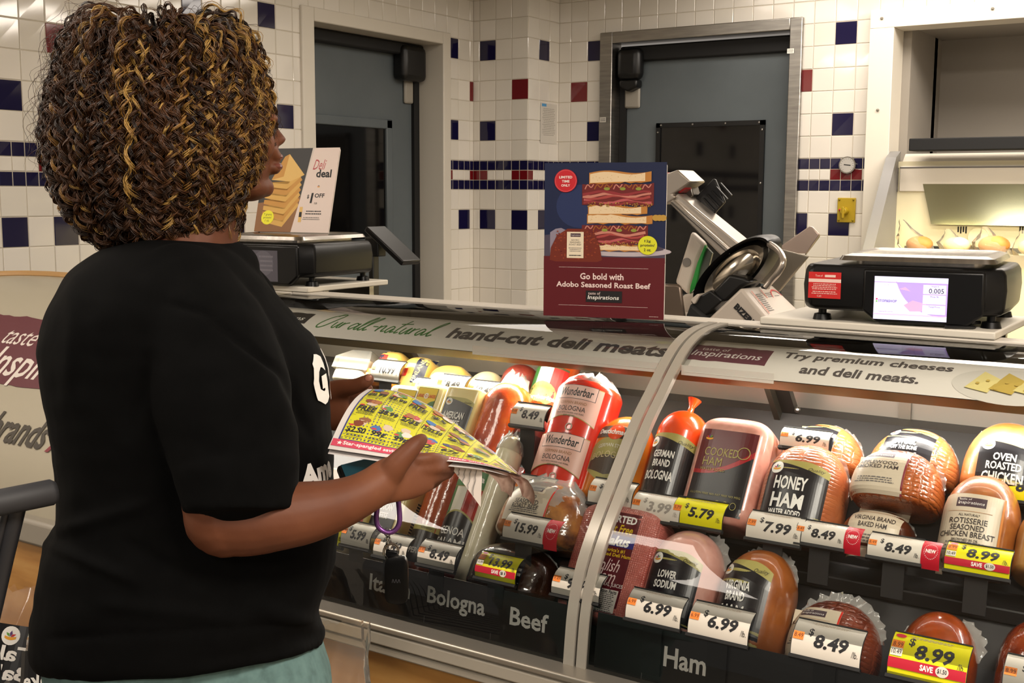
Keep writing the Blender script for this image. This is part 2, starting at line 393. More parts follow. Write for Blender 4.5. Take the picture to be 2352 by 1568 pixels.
mb = MB(); mb.box((XD, 4.1, 2.225), (XD+.06, 5.17, 2.288), BLACKM); p.append(mb.build('track_cover', bevel=.01))
mb = MB(); mb.box((XD, 4.965, 2.09), (XD+.09, 5.165, 2.275), BLACK); p.append(mb.build('roller_housing', bevel=.03, seg=3))
mb = MB(); mb.box((XD, 5.055, 1.975), (XD+.02, 5.128, 2.10), M('plate_grey', '#a39d92', .5)); p.append(mb.build('latch_plate', bevel=.012)); hang(root, *p)
# door 2 (back wall): stainless frame, grey sliding door with a bolted dark window
YD = 5.885
mb = MB()
for lo, hi in (((-3.254, YB-.025, 0), (-3.177, YD, 2.372)), ((-2.165, YB-.025, 0), (-2.10, YD, 2.372)), ((-3.177, YB-.025, 2.312), (-2.165, YD, 2.372))): mb.box(lo, hi, STEEL)
struct(mb.build('trim_2', bevel=.004))
root = empty('door_2', None, None, (-2.67, YD, 0)); del root['label']; del root['category']; struct(root)
mb = MB(); mb.box((-3.25, YD, .01), (-2.1, YD+.05, 2.28), DGREY); p = [mb.build('door_leaf')]
mb = MB(); a, b = at(1510, 285, 1, YD), at(1750, 565, 1, YD); x0, x1, z0, z1 = a[0], b[0], .95, a[2]+.004
for lo, hi in (((x0, YD-.016, z0), (x0+.025, YD, z1)), ((x1-.025, YD-.016, z0), (x1, YD, z1)), ((x0, YD-.016, z1-.025), (x1, YD, z1)), ((x0, YD-.016, z0), (x1, YD, z0+.025))): mb.box(lo, hi, BLACK)
p.append(mb.build('window_rim'))
mb = MB()
for i in range(4):
    for q in ((x0+.03+(x1-x0-.06)*i/3, z1-.012), (x0+.012, z0+.05+(z1-z0-.1)*i/3), (x1-.012, z0+.05+(z1-z0-.1)*i/3)): mb.sphere((q[0], YD-.017, q[1]), .006, STEEL, 8, 5)
p.append(mb.build('bolts'))
mb = MB(); mb.box((x0+.025, YD-.006, z0+.025), (x1-.025, YD, z1-.025), DARKWIN); p.append(mb.build('pane'))
mb = MB(); mb.box((-3.17, YD-.03, 2.215), (-2.17, YD, 2.30), BLACKM); p.append(mb.build('track_cover', bevel=.01))
mb = MB(); mb.box((-3.172, YD-.085, 2.11), (-3.02, YD-.002, 2.29), BLACK); p.append(mb.build('roller_housing', bevel=.04, seg=3))
mb = MB(); mb.prism([(-3.15, YD-.075, 2.115), (-3.04, YD-.075, 2.115), (-3.04, YD-.075, 2.075), (-3.095, YD-.075, 2.05), (-3.15, YD-.075, 2.075)], (0, .07, 0), BLACK); p.append(mb.build('roller_cover', bevel=.01))
mb = MB(); mb.box((-3.145, YD-.02, 1.965), (-3.05, YD, 2.08), M('plate_grey', '#a39d92', .5)); p.append(mb.build('latch_plate', bevel=.012))
mb = MB(); mb.box((-3.176, YD-.015, .01), (-3.135, YD, 2.1), BLACKM); p.append(mb.build('gasket')); hang(root, *p)
# alcove on the right: white moulded frame and grey lined recess
mb = MB(); FW = M('frame_white', '#ece5d6', .4)
for lo, hi in (((-1.755, YB-.05, 0), (-1.64, YB+.12, 2.285)), ((-1.755, YB-.05, 2.285), (1.25, YB+.12, 2.372))): mb.box(lo, hi, FW)
for x, z in ((-1.70, 2.33), (-1.70, 1.9), (-1.2, 2.335)): mb.sphere((x, YB-.052, z), .008, M('rivet', '#8d867a', .5), 8, 5)
struct(mb.build('trim_3', bevel=.01))
LIN = M('liner_grey', '#a19a90', .6)
mb = MB(); mb.box((-1.66, YB+.12, 0), (-1.60, 6.55, 2.32), LIN); mb.box((-1.66, 6.5, 0), (1.3, 6.56, 2.32), LIN); mb.box((-1.66, YB+.12, 2.30), (1.3, 6.56, 2.36), LIN)
mb.box((-1.612, 6.36, 0), (-1.60, 6.42, 2.3), M('liner_seam', '#857e74', .6)); struct(mb.build('wall_alcove'))
# wall fittings
def wallthing(name, label, cat): return empty(name, label, cat)
c = at(1948, 379, 1, YB-.004)
root = empty('wall_thermometer', 'round clear dial thermometer on the navy and maroon tile band', 'thermometer', c)
mb = MB(); mb.tube([(c[0], YB-.002, c[2]), (c[0], YB-.02, c[2])], .042, M('dial_chrome', '#a8a49c', .2, 1.), 24); p = [mb.build('case', smooth=True)]
d = Decal(flatmap((c[0], YB-.021, c[2]), (1, 0, 0), (0, 0, 1), (0, -1, 0))); d.ell(0, 0, .036, .036, M('dial_face', '#b9b5ae', .3)); d.line([(-.016, .002), (.018, -.002)], .005, INK)
for i in range(14):
    t = math.radians(-50+i*280/13); d.line([(.028*math.cos(t), .028*math.sin(t)), (.033*math.cos(t), .033*math.sin(t))], .0015, INK); d.k -= 1
p.append(d.build('dial')); hang(root, *p)
a, b = at(1926, 454, 1, YB), at(1965, 511, 1, YB)
root = empty('switch_plate', 'yellow emergency switch plate with a knob on the tiled back wall', 'switch', ((a[0]+b[0])/2, YB-.004, b[2]))
YP = M('plate_yellow', '#b79a1e', .45); mb = MB(); mb.box((a[0], YB-.014, b[2]), (b[0], YB-.003, a[2]), YP); p = [mb.build('plate', bevel=.003)]
cx, cz = (a[0]+b[0])/2-.004, (a[2]+b[2])/2-.005; mb = MB(); mb.tube([(cx, YB-.014, cz), (cx, YB-.05, cz)], [.02, .016], YP, 14); mb.box((cx-.006, YB-.055, cz-.035), (cx+.006, YB-.04, cz+.022), YP); p.append(mb.build('knob', bevel=.003))
for x, z in ((a[0]+.01, a[2]-.01), (b[0]-.01, a[2]-.01), (a[0]+.01, b[2]+.01), (b[0]-.01, b[2]+.01)): mb = MB(); mb.sphere((x, YB-.015, z), .005, M('screw', '#8a7a20', .4, .8), 8, 5); p.append(mb.build('screw'))
mb = MB(); mb.sphere((a[0]+.014, YB-.016, cz+.006), .006, INKR, 8, 5); p.append(mb.build('pilot_lamp')); hang(root, *p)
a, b = at(1240, 236, 0, X2), at(1277, 331, 0, X2)
root = empty('notice_sheet', 'white printed notice taped to the tiled column side', 'notice', (X2+.005, a[1], b[2]))
d = Decal(flatmap((X2+.0045, (a[1]+b[1])/2, (a[2]+b[2])/2), (0, 1, 0), (0, 0, 1), (1, 0, 0))); w, h = b[1]-a[1], a[2]-b[2]
d.rect(-w/2, -h/2, w/2, h/2, M('paper_laminated', '#d6d0c6', .2)); d.rect(-w*.42, h*.42, -w*.15, h*.49, M('ink_blue', '#4f9ad0', .5)); d.small(0, .04*h, w*.8, h*.7, M('ink_faint', '#a39d94', .6), 16, 3); o = d.build('sheet'); hang(root, o)
c = at(1816, 117, 1, YB-.027); d = Decal(flatmap(c, (1, 0, 0), (0, 0, 1), (0, -1, 0))); d.rect(-.018, -.012, .018, .012, PAPER, 1, 1); d.small(0, 0, .03, .018, GREYK, 3, 5); o = d.build('sticker'); recenter(o); tag(o, 'small white barcode sticker on the steel door frame, upper right', 'sticker')
c = at(1385, 275, 1, YB-.027); d = Decal(flatmap(c, (1, 0, 0), (0, 0, 1), (0, -1, 0))); d.rect(-.02, -.014, .02, .014, M('paper_grey', '#c9c4ba', .4), 1, 1); d.small(0, 0, .03, .018, GREYK, 2, 6); o = d.build('sticker'); recenter(o); tag(o, 'small pale sticker at the left edge of the steel door frame', 'sticker')
# ------------------------------------------------------------------ lit self-service case in front of the alcove
HX0, HX1 = -1.62, .3
t0, t1, t2 = at(2052, 347, 0, HX0), at(1994, 590, 0, HX0), at(2030, 347, 0, HX0)
root = empty('lit_bread_case', 'lit display case with a white header and cream back, under the grey alcove', 'display case', (HX0, 5.0, 0))
p = []
GR = M('end_panel_grey', '#8c8a88', .45); CREAM = M('case_cream', '#efe6c4', .5)
yf, zt = t0[1], t0[2]; yb = 5.78
mb = MB(); prof = [(yf+.02, zt), (yf-.05, zt-.03), (t1[1]-.05, t1[2]), (t1[1]-.2, .25), (t1[1]-.2, .02), (yb, .02), (yb, zt)]
mb.prism([(HX0-.02, y, z) for y, z in prof], (.05, 0, 0), GR); p.append(mb.build('end_panel', bevel=.008))
za, zb2 = at(2100, 352, 1, yf)[2], at(2100, 440, 1, yf)[2]; zm = at(2100, 385, 1, yf)[2]
mb = MB(); mb.prism([(HX0+.04, yf-.02, zb2), (HX0+.04, yf-.02, zm), (HX0+.04, yf+.06, za), (HX0+.04, yf+.24, za), (HX0+.04, yf+.24, zb2)], (HX1-HX0-.04, 0, 0), M('header_white', '#e6ded0', .35)); p.append(mb.build('header', bevel=.004))
mb = MB(); mb.box((HX0+.01, yf-.024, zb2), (HX0+.035, yf-.016, zm), STEEL); mb.box((HX0+.04, yf-.0215, zm-.003), (HX1, yf-.0195, zm+.003), GREYK); p.append(mb.build('trim_strip'))
mb = MB(); mb.box((HX0+.03, yb-.03, .9), (HX1, yb, zt-.05), CREAM); p.append(mb.build('back_panel'))
mb = MB(); mb.box((HX0+.03, yf-.25, .02), (HX1, yb-.03, 1.235), CREAM); mb.box((HX0+.1, yb-.12, 1.235), (HX1, yb-.03, 1.255), BLACKM); p.append(mb.build('shelf'))
zq0, zq1 = at(2150, 515, 1, yb-.06)[2], at(2150, 440, 1, yb-.06)[2]+.06
xg = at(2110, 500, 1, yb-.06)[0]
mb = MB(); mb.prism([(xg+.06, yb-.06, zq0), (HX1, yb-.06, zq0), (HX1, yb-.03, zq1), (xg, yb-.03, zq1)], (0, -.006, 0), M('mirror_strip', '#c2c4a4', .12, 1.)); p.append(mb.build('mirror'))
for px in (2210, 2352):
    for py, n in ((527, 4), (565, 4)):
        mb = MB()
        for k in range(n): q = at(px+(k-1.5)*6, py, 1, yb-.031); mb.box((q[0]-.003, yb-.033, q[2]-.012-.006*(k % 2)), (q[0]+.003, yb-.03, q[2]+.014), BLACKM)
        p.append(mb.build('vent_slot'))
mb = MB(); q = at(2248, 545, 1, yb-.03); mb.tube([(q[0], yb-.03, q[2]), (q[0], yb-.045, q[2])], .045, CREAM, 20); p.append(mb.build('outlet', smooth=True)); hang(root, *p)
mb = MB(); a = at(2088, 318, 1, 5.62); b = at(2088, 345, 1, 5.62); mb.box((a[0], 5.62, zt-.005), (HX1+.3, 5.76, a[2]), BLACKM); o = mb.build('ledge_bar', bevel=.004); recenter(o); tag(o, 'long black bar lying on top of the lit display case', 'bar')
BAG = clear('bag_film', '#fffaf0', rough=.2, ior=1.22, white=.12); BREAD = noisy('bread_crust', ['#a5662a', '#c08440', '#d2a060'], 9, .6, .3, 60)
for i, (px, py, r, col) in enumerate(((2112, 560, .062, 0), (2197, 585, .062, 1), (2283, 570, .07, 0), (2370, 590, .062, 1))):
    c = at(px, py, 1, 5.42); root = empty('bagged_loaf', ['round roll in a tall clear bag, leftmost in the lit case', 'pale loaf in clear wrap, second from left in the lit case', 'golden crusted loaf in a clear bag, third from left in the lit case', 'wrapped loaf at the far right of the lit case'][i], 'bread', (c[0], 5.42, 1.2365), group='bagged breads in the lit case')
    mb = MB(); zc = 1.2365+r*.62; mb.sphere((c[0], 5.42, zc), (r*.95, r*.8, r*.6), BREAD if i % 2 == 0 else M('pale_loaf', '#ecdcae', .6), 20, 12); b1 = mb.build('loaf', smooth=True)
    mb = MB(); pr = [(0, 1.02), (.5, 1.1), (.95, .98), (1.25, .72), (1.5, .5), (1.75, .34), (2.0, .26), (2.15, .16)]
    rg = random.Random(i); mb.rings([[(c[0]+(.02 if i == 0 else .01)*-h_*2+r*q*(1+.2*rg.uniform(-1, 1))*math.cos(k*math.pi/9), 5.42+r*.85*q*math.sin(k*math.pi/9), 1.239+r*.62*h_*(1.75 if i == 0 else 1.3)) for k in range(18)] for h_, q in pr], BAG, False)
    b2 = mb.build('bag', smooth=True); hang(root, b1, b2)
# ------------------------------------------------------------------ the deli case
GP = [(1.751, .640), (1.758, .70), (1.765, .745), (1.779, .79), (1.802, .835), (1.846, .892), (1.91, .962), (1.995, 1.055), (2.055, 1.105), (2.11, 1.150), (2.16, 1.183), (2.211, 1.203), (2.273, 1.214), (2.372, 1.218)]
GPS = spline(GP, 5); _a = [0.]
for i in range(1, len(GPS)): _a.append(_a[-1]+float(np.linalg.norm(GPS[i]-GPS[i-1])))
GARC = np.array(_a); GYZ = np.array(GPS)
def gpt(s, lift=0.):
    y = np.interp(s, GARC, GYZ[:, 0]); z = np.interp(s, GARC, GYZ[:, 1])
    e = .012; dy = np.interp(s+e, GARC, GYZ[:, 0])-np.interp(s-e, GARC, GYZ[:, 0]); dz = np.interp(s+e, GARC, GYZ[:, 1])-np.interp(s-e, GARC, GYZ[:, 1])
    L = math.hypot(dy, dz)+1e-9; return y-dz/L*lift, z+dy/L*lift
def s_of_z(z): return float(np.interp(z, GYZ[:, 1], GARC))
def gsheet(mb, x0, x1, s0, s1, lift, thick, mat, n=40):
    ss = np.linspace(s0, s1, n+1); A = [gpt(s, lift) for s in ss]; B = [gpt(s, lift-thick) for s in ss]
    loop = A+B[::-1]; mb.prism([(x0, y, z) for y, z in loop], (x1-x0, 0, 0), mat, cap=False)
    for i in range(n): 
        for x in (x0, x1): mb.add([(x, *A[i]), (x, *A[i+1]), (x, *B[i+1]), (x, *B[i])], [(0, 1, 2, 3)], mat)
CX0, CXM, CX1 = -2.30, -1.02, .75
GLASS = clear('case_glass', '#fbfdfb', rough=.0, ior=1.5)
SMAX = float(GARC[-1])
LAMIN = noisy('tan_laminate', ['#a8763c', '#b98647', '#c39455'], 5, .4, .02, 50, stretch=(1, 6, 6))
RAILM = M('rail_aluminium', '#b9b2a6', .34, .75); RAILW = M('rail_putty', '#aaa294', .45)
STEELF = M('case_steel', '#a39d94', .42, .6)
root = empty('deli_case', 'long curved glass deli case full of meats and cheeses', 'display case', ((CX0+CX1)/2, 2.1, 0)); P = []
mb = MB(); mb.box((CX0, 1.80, .10), (CX1, 2.42, .56), LAMIN); mb.box((CX0, 1.745, .12), (CX1, 1.80, .585), LAMIN); P.append(mb.build('base', bevel=.012, seg=3))
mb = MB(); mb.box((CX0, 1.84, 0), (CX1, 2.40, .10), BLACKM); P.append(mb.build('kick_plate'))
mb = MB(); mb.box((CX0, 1.705, .636), (CX1, 1.775, .650), RAILM); mb.box((CX0, 1.708, .607), (CX1, 1.77, .634), RAILW); mb.box((CX0, 1.715, .585), (CX1, 1.77, .602), RAILW); mb.box((CX0, 1.73, .58), (CX1, 1.765, .64), GREYK)
P.append(mb.build('front_rail', bevel=.004))
# stepped black deck
T1, T2, T3 = (1.90, .66), (2.075, .825), (2.235, .975); LEAN = math.radians(33)
DECK = M('deck_black', '#0d0c0c', .5); DECKP = M('deck_panel', '#161415', .55)
mb = MB(); deck = [(1.775, .640), (1.775, .655), (1.90, .66), (2.004, .82), (2.070, .823), (2.075, .825), (2.170, .97), (2.230, .973), (2.235, .975), (2.292, 1.05), (2.372, 1.05), (2.372, .60), (1.80, .60)]
mb.prism([(CX0+.005, y, z) for y, z in deck], (CX1-CX0-.01, 0, 0), DECKP); P.append(mb.build('stepped_deck'))
mb = MB()
for y0, z0 in ((1.996, .812), (2.162, .962)): mb.box((CX0+.01, y0-.012, z0-.012), (CX1-.01, y0+.006, z0+.014), DECK)
for X in (-1.02, -.385, .3):
    mb.box((X-.003, 1.9, .665), (X+.003, 1.93, .70), BLACKM)
P.append(mb.build('shelf_lip', bevel=.003))
mb = MB(); mb.box((CX0, 2.374, .56), (CX1, 2.41, 1.205), M('case_back_steel', '#98928a', .35, .3))
P.append(mb.build('back_wall'))
mb = MB()
for X in (-1.9, -1.33, -.62, .05):
    mb = MB(); mb.box((X-.012, 2.368, 1.05), (X+.012, 2.374, 1.2), M('door_stile', '#8b857c', .35, .7)); P.append(mb.build('door_stile'))
mb = MB(); mb.box((CX0, 2.362, 1.2085), (CX1, 2.425, 1.222), M('top_rail_white', '#d2cabe', .35)); mb.box((CX0, 2.355, 1.2005), (CX1, 2.43, 1.2085), BLACKM); P.append(mb.build('top_rail', bevel=.003))
mb = MB(); mb.box((CX0-.01, 1.77, .56), (CX0, 2.41, 1.05), STEELF); mb.prism([(CX0-.01, y, z) for y, z in [gpt(s, -.03) for s in np.linspace(0, SMAX-.05, 30)]+[(2.41, 1.19), (2.41, .6)]], (.01, 0, 0), STEELF); P.append(mb.build('end_wall'))
for a, b in ((CX0, CXM-.012), (CXM+.012, CX1)):
    mb = MB(); ss = np.linspace(0, SMAX, 70); mb.rings([[(a, *gpt(s)), (b, *gpt(s))] for s in ss], GLASS, False, False); P.append(mb.build('glass_pane', smooth=True, sharp=80))
SEAM = M('seam_clear_plastic', '#b5aea2', .22, .35)
for a, b in ((CXM-.024, CXM-.003), (CXM+.003, CXM+.022)):
    mb = MB(); gsheet(mb, a, b, 0, SMAX-.02, .004, .012, SEAM, 60); P.append(mb.build('seam_strip', smooth=True))
# header canopy with its two printed strips, lamp trough underneath
sA, sB = s_of_z(1.158), s_of_z(1.2075); BRONZE = M('header_bronze', '#5c5138', .35, .5)
mb = MB(); gsheet(mb, CX0+.02, CX1-.02, sA, sB, -.012, .006, M('header_card', '#cfc8bd', .5), 12); P.append(mb.build('header_card'))
mb = MB(); ya, za = gpt(sA, -.014); mb.prism([(CX0+.02, ya-.006, za-.004), (CX0+.02, ya+.004, za-.022), (CX0+.02, ya+.018, za-.024), (CX0+.02, ya+.016, za+.004)], (CX1-CX0-.04, 0, 0), BRONZE)
mb.box((CX0+.02, ya+.016, za-.012), (CX1-.02, ya+.03, za+.0), BRONZE); mb.box((CX0+.02, ya+.03, za-.008), (CX1-.02, 2.36, za-.002), M('canopy_under', '#8e8878', .4, .4)); P.append(mb.build('lamp_canopy'))
BR = M('bracket_bronze', '#4a453c', .35, .7)
for X in (-1.83, -.86, .1):
    mb = MB(); mb.prism([(X, 2.20, 1.13), (X, 2.26, 1.13), (X, 2.372, 1.00), (X, 2.372, .93)], (.012, 0, 0), BR); mb.prism([(X+.012, 2.225, 1.13), (X+.012, 2.245, 1.13), (X+.012, 2.372, .98), (X+.012, 2.372, .957)], (.03, 0, 0), STEEL_D)
    mb.sphere((X+.045, 2.29, 1.06), .007, STEEL, 8, 6); P.append(mb.build('canopy_bracket'))
hang(root, *P)
HN = np.array([0, -.44, .898]); HT = np.array([0, .898, .44])
def hx(px, py): 
    q = onplane(px, py, (0, 2.182, 1.180), HN); return q[0]
sH = s_of_z(1.185)-.002
def hmap(x, z, l): y, zz = gpt(sH+z, -.0115+l); return (x, y, zz)
def hdecal(): return Decal(hmap, .00012, .0004)
HW = sB-sA-.006; CARDW = M('strip_white', '#e9e2d8', .5)
def hrow(px, py): # strip coordinate (x, s) of a photo pixel
    q = onplane(px, py, (0, 2.182, 1.180), HN); return q[0], float(np.dot(q-np.array([0, 2.182, 1.180]), HT))
LNK = M('ink_warm_grey', '#57504e', .6)
# left strip
d = hdecal(); x0, x1 = CX0+.03, CXM-.03; d.rect(x0, -HW/2, x1, HW/2, CARDW, 10, 40)
a = hrow(600, 712)[0]; b = hrow(725, 722)[0]; inspirations(d, (a+b)/2, .012, b-a, .052, M('plate_black', '#1c191a', .6))
def between(d, s, p0, p1, h, mat, dz=0., **k):
    (a, za), (b, zb_) = hrow(*p0), hrow(*p1); d.txt(s, (a+b)/2, (za+zb_)/2+dz, h, mat, w=b-a, **k)
G1 = M('ink_leaf_green', '#3f7a35', .6)
OUR = [[(.62, 1.0), (.25, .75), (.0, .2), (.12, -.02), (.45, .15), (.72, .7), (.72, .98), (.5, 1.02), (.42, .8)], [(.85, .42), (.86, .1), (1.0, .05), (1.15, .42), (1.15, .08), (1.25, .05)], [(1.3, .4), (1.3, .05), (1.36, .32), (1.55, .42)]]
ALL = [[(2.15, .35), (1.95, .42), (1.8, .2), (1.9, .02), (2.1, .2), (2.18, .42), (2.15, .08), (2.3, .1), (2.55, .8), (2.5, 1.0), (2.38, .6), (2.38, .08), (2.55, .1), (2.85, .8), (2.8, 1.0), (2.66, .6), (2.66, .06), (2.85, .1)], [(2.98, .32), (3.25, .32)]]
NAT = [[(3.35, .42), (3.35, .05), (3.4, .3), (3.6, .42), (3.65, .08), (3.8, .1)], [(4.15, .35), (3.95, .42), (3.85, .15), (3.98, .02), (4.15, .3), (4.15, .06), (4.3, .12)], [(4.45, .95), (4.38, .3), (4.4, .04), (4.55, .1)], [(4.2, .62), (4.75, .7)], [(4.68, .42), (4.66, .1), (4.8, .04), (4.98, .42), (4.98, .06), (5.1, .1)], [(5.15, .42), (5.15, .05), (5.2, .3), (5.4, .42)], [(5.78, .35), (5.6, .42), (5.48, .15), (5.6, .02), (5.78, .3), (5.8, .06), (6.0, .2), (6.28, .9), (6.2, 1.02), (6.06, .5), (6.1, .04), (6.3, .12)]]
a, za = hrow(733, 742); b, zb_ = hrow(1014, 755); k = (b-a)/6.5
d.script([[(x*k, y*.068) for x, y in st] for st in OUR+ALL+NAT], a, -.022, 1., G1, .0042, shear=.25)
between(d, 'hand-cut deli meats', (1036, 762), (1550, 792), .046, LNK, dz=.0, bold=.035, shear=.12)
left_strip = d.build('header_sign'); recenter(left_strip); tag(left_strip, 'white header strip reading Our all-natural hand-cut deli meats', 'sign')
d = hdecal(); x0, x1 = CXM+.03, CX1-.03; d.rect(x0, -HW/2, x1, HW/2, CARDW, 10, 40)
a = hrow(1590, 790)[0]; b = hrow(1778, 806)[0]; inspirations(d, (a+b)/2, .012, b-a, .060, M('plate_maroon', '#6b3a45', .6), ink=M('ink_cream', '#efe6e0', .6))
d.txt('Try premium cheeses', (hrow(1812, 800)[0]+hrow(2198, 832)[0])/2, .024, .032, LNK, w=hrow(2198, 832)[0]-hrow(1812, 800)[0], bold=.03, shear=.1)
d.txt('and deli meats.', (hrow(1850, 828)[0]+hrow(2122, 852)[0])/2, -.018, .027, LNK, w=hrow(2122, 852)[0]-hrow(1850, 828)[0], bold=.03, shear=.1)
cx = hrow(2330, 870)[0]; CH = M('print_cheese', '#e6d68e', .5); CH2 = M('print_cheese_shade', '#c9ad55', .5)
d.ell(cx, -.012, .10, .052, M('print_plate', '#d9d3c9', .5), 40, m=10)
d.eps = .0005
for i in range(4): d.poly([(cx-.075+.04*i, -.03), (cx-.035+.04*i, -.04), (cx-.02+.04*i, .0), (cx-.05+.04*i, .022)], CH if i % 2 == 0 else CH2)
for i in range(9): d.ell(cx-.055+.016*i, -.018+.012*math.sin(i*2.3), .0035, .003, CH2, 8, m=1); d.k -= 1
d.k += 1; d.poly([(cx+.035, -.02), (cx+.085, -.025), (cx+.08, .005), (cx+.045, .01)], M('print_ham', '#d98a86', .5))
o = d.build('header_sign'); recenter(o); tag(o, 'white header strip reading Try premium cheeses and deli meats', 'sign')
# loose white under-strip peeking out below each header
for (p0, p1, lab) in (((1093, 792), (1560, 825), 'thin white paper strip hanging below the left header sign'), ((1575, 832), (1782, 858), 'thin white paper strip hanging below the maroon header plate')):
    x0, x1 = hrow(*p0)[0], min(hrow(*p1)[0], CXM-.03) if p0[0] < 1500 else hrow(*p1)[0]; mb = MB(); y, z = gpt(sA, -.008); mb.box((x0, y-.004, z-.014), (x1, y-.0025, z+.006), PAPER); o = mb.build('paper_strip'); recenter(o); tag(o, lab, 'paper strip')
# category signs along the foot of the glass
sg0, sg1 = s_of_z(.652), s_of_z(.752)
def smap(x, z, l): y, zz = gpt((sg0+sg1)/2+z, -.014+l); return (x, y, zz)
SGN = M('sign_black_lit', '#211b1a', .5); SGK = M('sign_black', '#0b0a0b', .45); SW = sg1-sg0  # left signs' brown-black has its lit look put into the colour
def sx(px, py): return onplane(px, py, (0, 1.775, .70), np.array([0, -1, .2]))[0]
def sz(px, py): return onplane(px, py, (0, 1.775, .70), np.array([0, -1, .2]))[2]-.702
def catsign(x0, x1, mat, label, word=None, p0=None, p1=None, h=.034):
    mb = MB(); ss = np.linspace(sg0, sg1, 8); mb.prism([(x0, *gpt(s, -.014)) for s in ss]+[(x0, *gpt(s, -.018)) for s in ss[::-1]], (x1-x0, 0, 0), mat)
    root = empty('category_sign', label, 'sign', ((x0+x1)/2, gpt(sg0, -.016)[0], gpt(sg0)[1]), group=None); q = [mb.build('panel')]
    d = Decal(smap, .0003, .0004)
    d.line([(x1-.0012, -SW/2), (x1-.0012, SW/2)], .0012, GREYK)
    if word: a, b = sx(*p0), sx(*p1); d.txt(word, (a+b)/2, (sz(*p0)+sz(*p1))/2, h, INKW, w=b-a, bold=.022)
    q.append(d.build('lettering')); hang(root, *q)
e1, e2 = sx(983, 1350), sx(1134, 1398)
catsign(CX0+.03, e1, SGN, 'dark sign lettered Italian, behind the hanging car key', 'Italian', (852, 1333), (945, 1352), .034)
catsign(e1, e2, SGN, 'dark sign lettered Bologna along the foot of the glass', 'Bologna', (984, 1368), (1117, 1396), .044)
catsign(e2, CXM-.03, SGN, 'dark sign lettered Beef, left of the glass seam', 'Beef', (1174, 1412), (1262, 1428), .035)
e3, e4 = sx(1482, 1480), sx(1688, 1520)
catsign(CXM+.03, e3, SGK, 'blank black sign panel just right of the glass seam')
catsign(e3, e4, SGK, 'black sign lettered Ham along the foot of the glass', 'Ham', (1527, 1502), (1624, 1526), .036)
catsign(e4, CX1-.05, SGK, 'blank black sign panel at the lower right, beyond the Ham sign')
# ------------------------------------------------------------------ left service section with the curved graphic panel
PX0 = -3.62; root = empty('service_panel', 'curved pale graphic panel with tan rim, behind the shopper at the left', 'panel', ((PX0+CX0)/2, 2.0, 0)); P = []
PANEL = M('panel_graphic', '#a79f8c', .38)
mb = MB(); s0 = s_of_z(.66); ss = np.linspace(s0, SMAX, 40); r = .22
def xl(s): 
    t = (SMAX-s); return PX0+(r-math.sqrt(max(r*r-(r-t)**2, 0)) if t < r else 0)
for lift in (0, -.006): mb.rings([[(xl(s), *gpt(s, lift)), (CX0-.004, *gpt(s, lift))] for s in ss], PANEL, False, False)
P.append(mb.build('graphic_sheet', smooth=True, sharp=80))
mb = MB(); mb.tube([(xl(s)-.004, *gpt(s, .004)) for s in np.linspace(s0, SMAX, 60)]+[(x, *gpt(SMAX, .004)) for x in np.linspace(PX0+r+.02, PX0+r+.18, 6)], .012, M('rim_tan', '#b58d5a', .4), 8); mb.tube([(x, *gpt(SMAX, .003)) for x in (PX0+r+.1, CX0)], .006, M('rim_grey', '#8c877c', .4), 8); P.append(mb.build('rim', smooth=True))
mb = MB(); mb.box((PX0, 1.72, .605), (CX0, 1.80, .672), M('bumper_grey', '#8f887c', .4)); P.append(mb.build('front_rail', bevel=.01))
mb = MB(); mb.box((PX0, 1.745, .10), (CX0, 2.42, .604), LAMIN); P.append(mb.build('base', bevel=.012))
mb = MB(); mb.box((PX0+.2, 2.362, 1.2085), (CX0-.001, 2.425, 1.222), M('top_rail_white', '#d2cabe', .35)); P.append(mb.build('top_rail', bevel=.003))
mb = MB(); mb.box((PX0, 2.376, .60), (CX0, 2.42, 1.208), STEELF); P.append(mb.build('back_wall'))
sP = float(np.mean([s_of_z(.9)]))
def pmap(x, z, l): y, zz = gpt(sP+z, .001+l); return (x, y, zz)
def prow(px, py):
    best = None
    for s in np.linspace(s0, SMAX-.02, 220):
        y, z = gpt(s, .001); q = at(px, py, 1, y); e = abs(q[2]-z)
        if best is None or e < best[0]: best = (e, q[0], s-sP)
    return best[1:]
d = Decal(pmap, .0003, .001)
(xa, za), (xb, zb_), (xc, zc), (xd, zd) = prow(35, 725), prow(150, 745), prow(0, 880), prow(150, 900)
xl_, xr_ = xa-.14, xb+.44; n = 30; rg = random.Random(2)
d.band([(xl_+(xr_-xl_)*i/n, zc+.004*rg.uniform(-1, 1), za+.004*rg.uniform(-1, 1)) for i in range(n+1)], M('panel_maroon', '#5c2630', .5), 10)
INKP = M('panel_ink_pale', '#d9cfc6', .5)
t0, t1 = prow(18, 768), prow(138, 784); d.txt('taste of', (t0[0]+t1[0])/2, (t0[1]+t1[1])/2, .066, INKP, w=(t1[0]-t0[0]), shear=.2)
t0, t1 = prow(0, 835), prow(120, 850); kx = (t1[0]-t0[0]); d.txt('Inspirations', t0[0]+kx*.98, (t0[1]+t1[1])/2-.004, .125, INKP, w=kx*2.35, bold=.012, shear=.25)
t0, t1 = prow(0, 982), prow(112, 998); kx = t1[0]-t0[0]; d.txt('brands', t0[0]+kx*.42, (t0[1]+t1[1])/2+.002, .088, M('panel_ink_brown', '#3d372f', .5), w=kx*1.2, bold=.02, shear=.22)
t0 = prow(120, 1000); d.txt('A', t0[0]+.045, t0[1], .09, M('panel_ink_wine', '#7a2733', .5), w=.085, shear=.35, bold=.01)
P.append(d.build('lettering')); hang(root, *P)
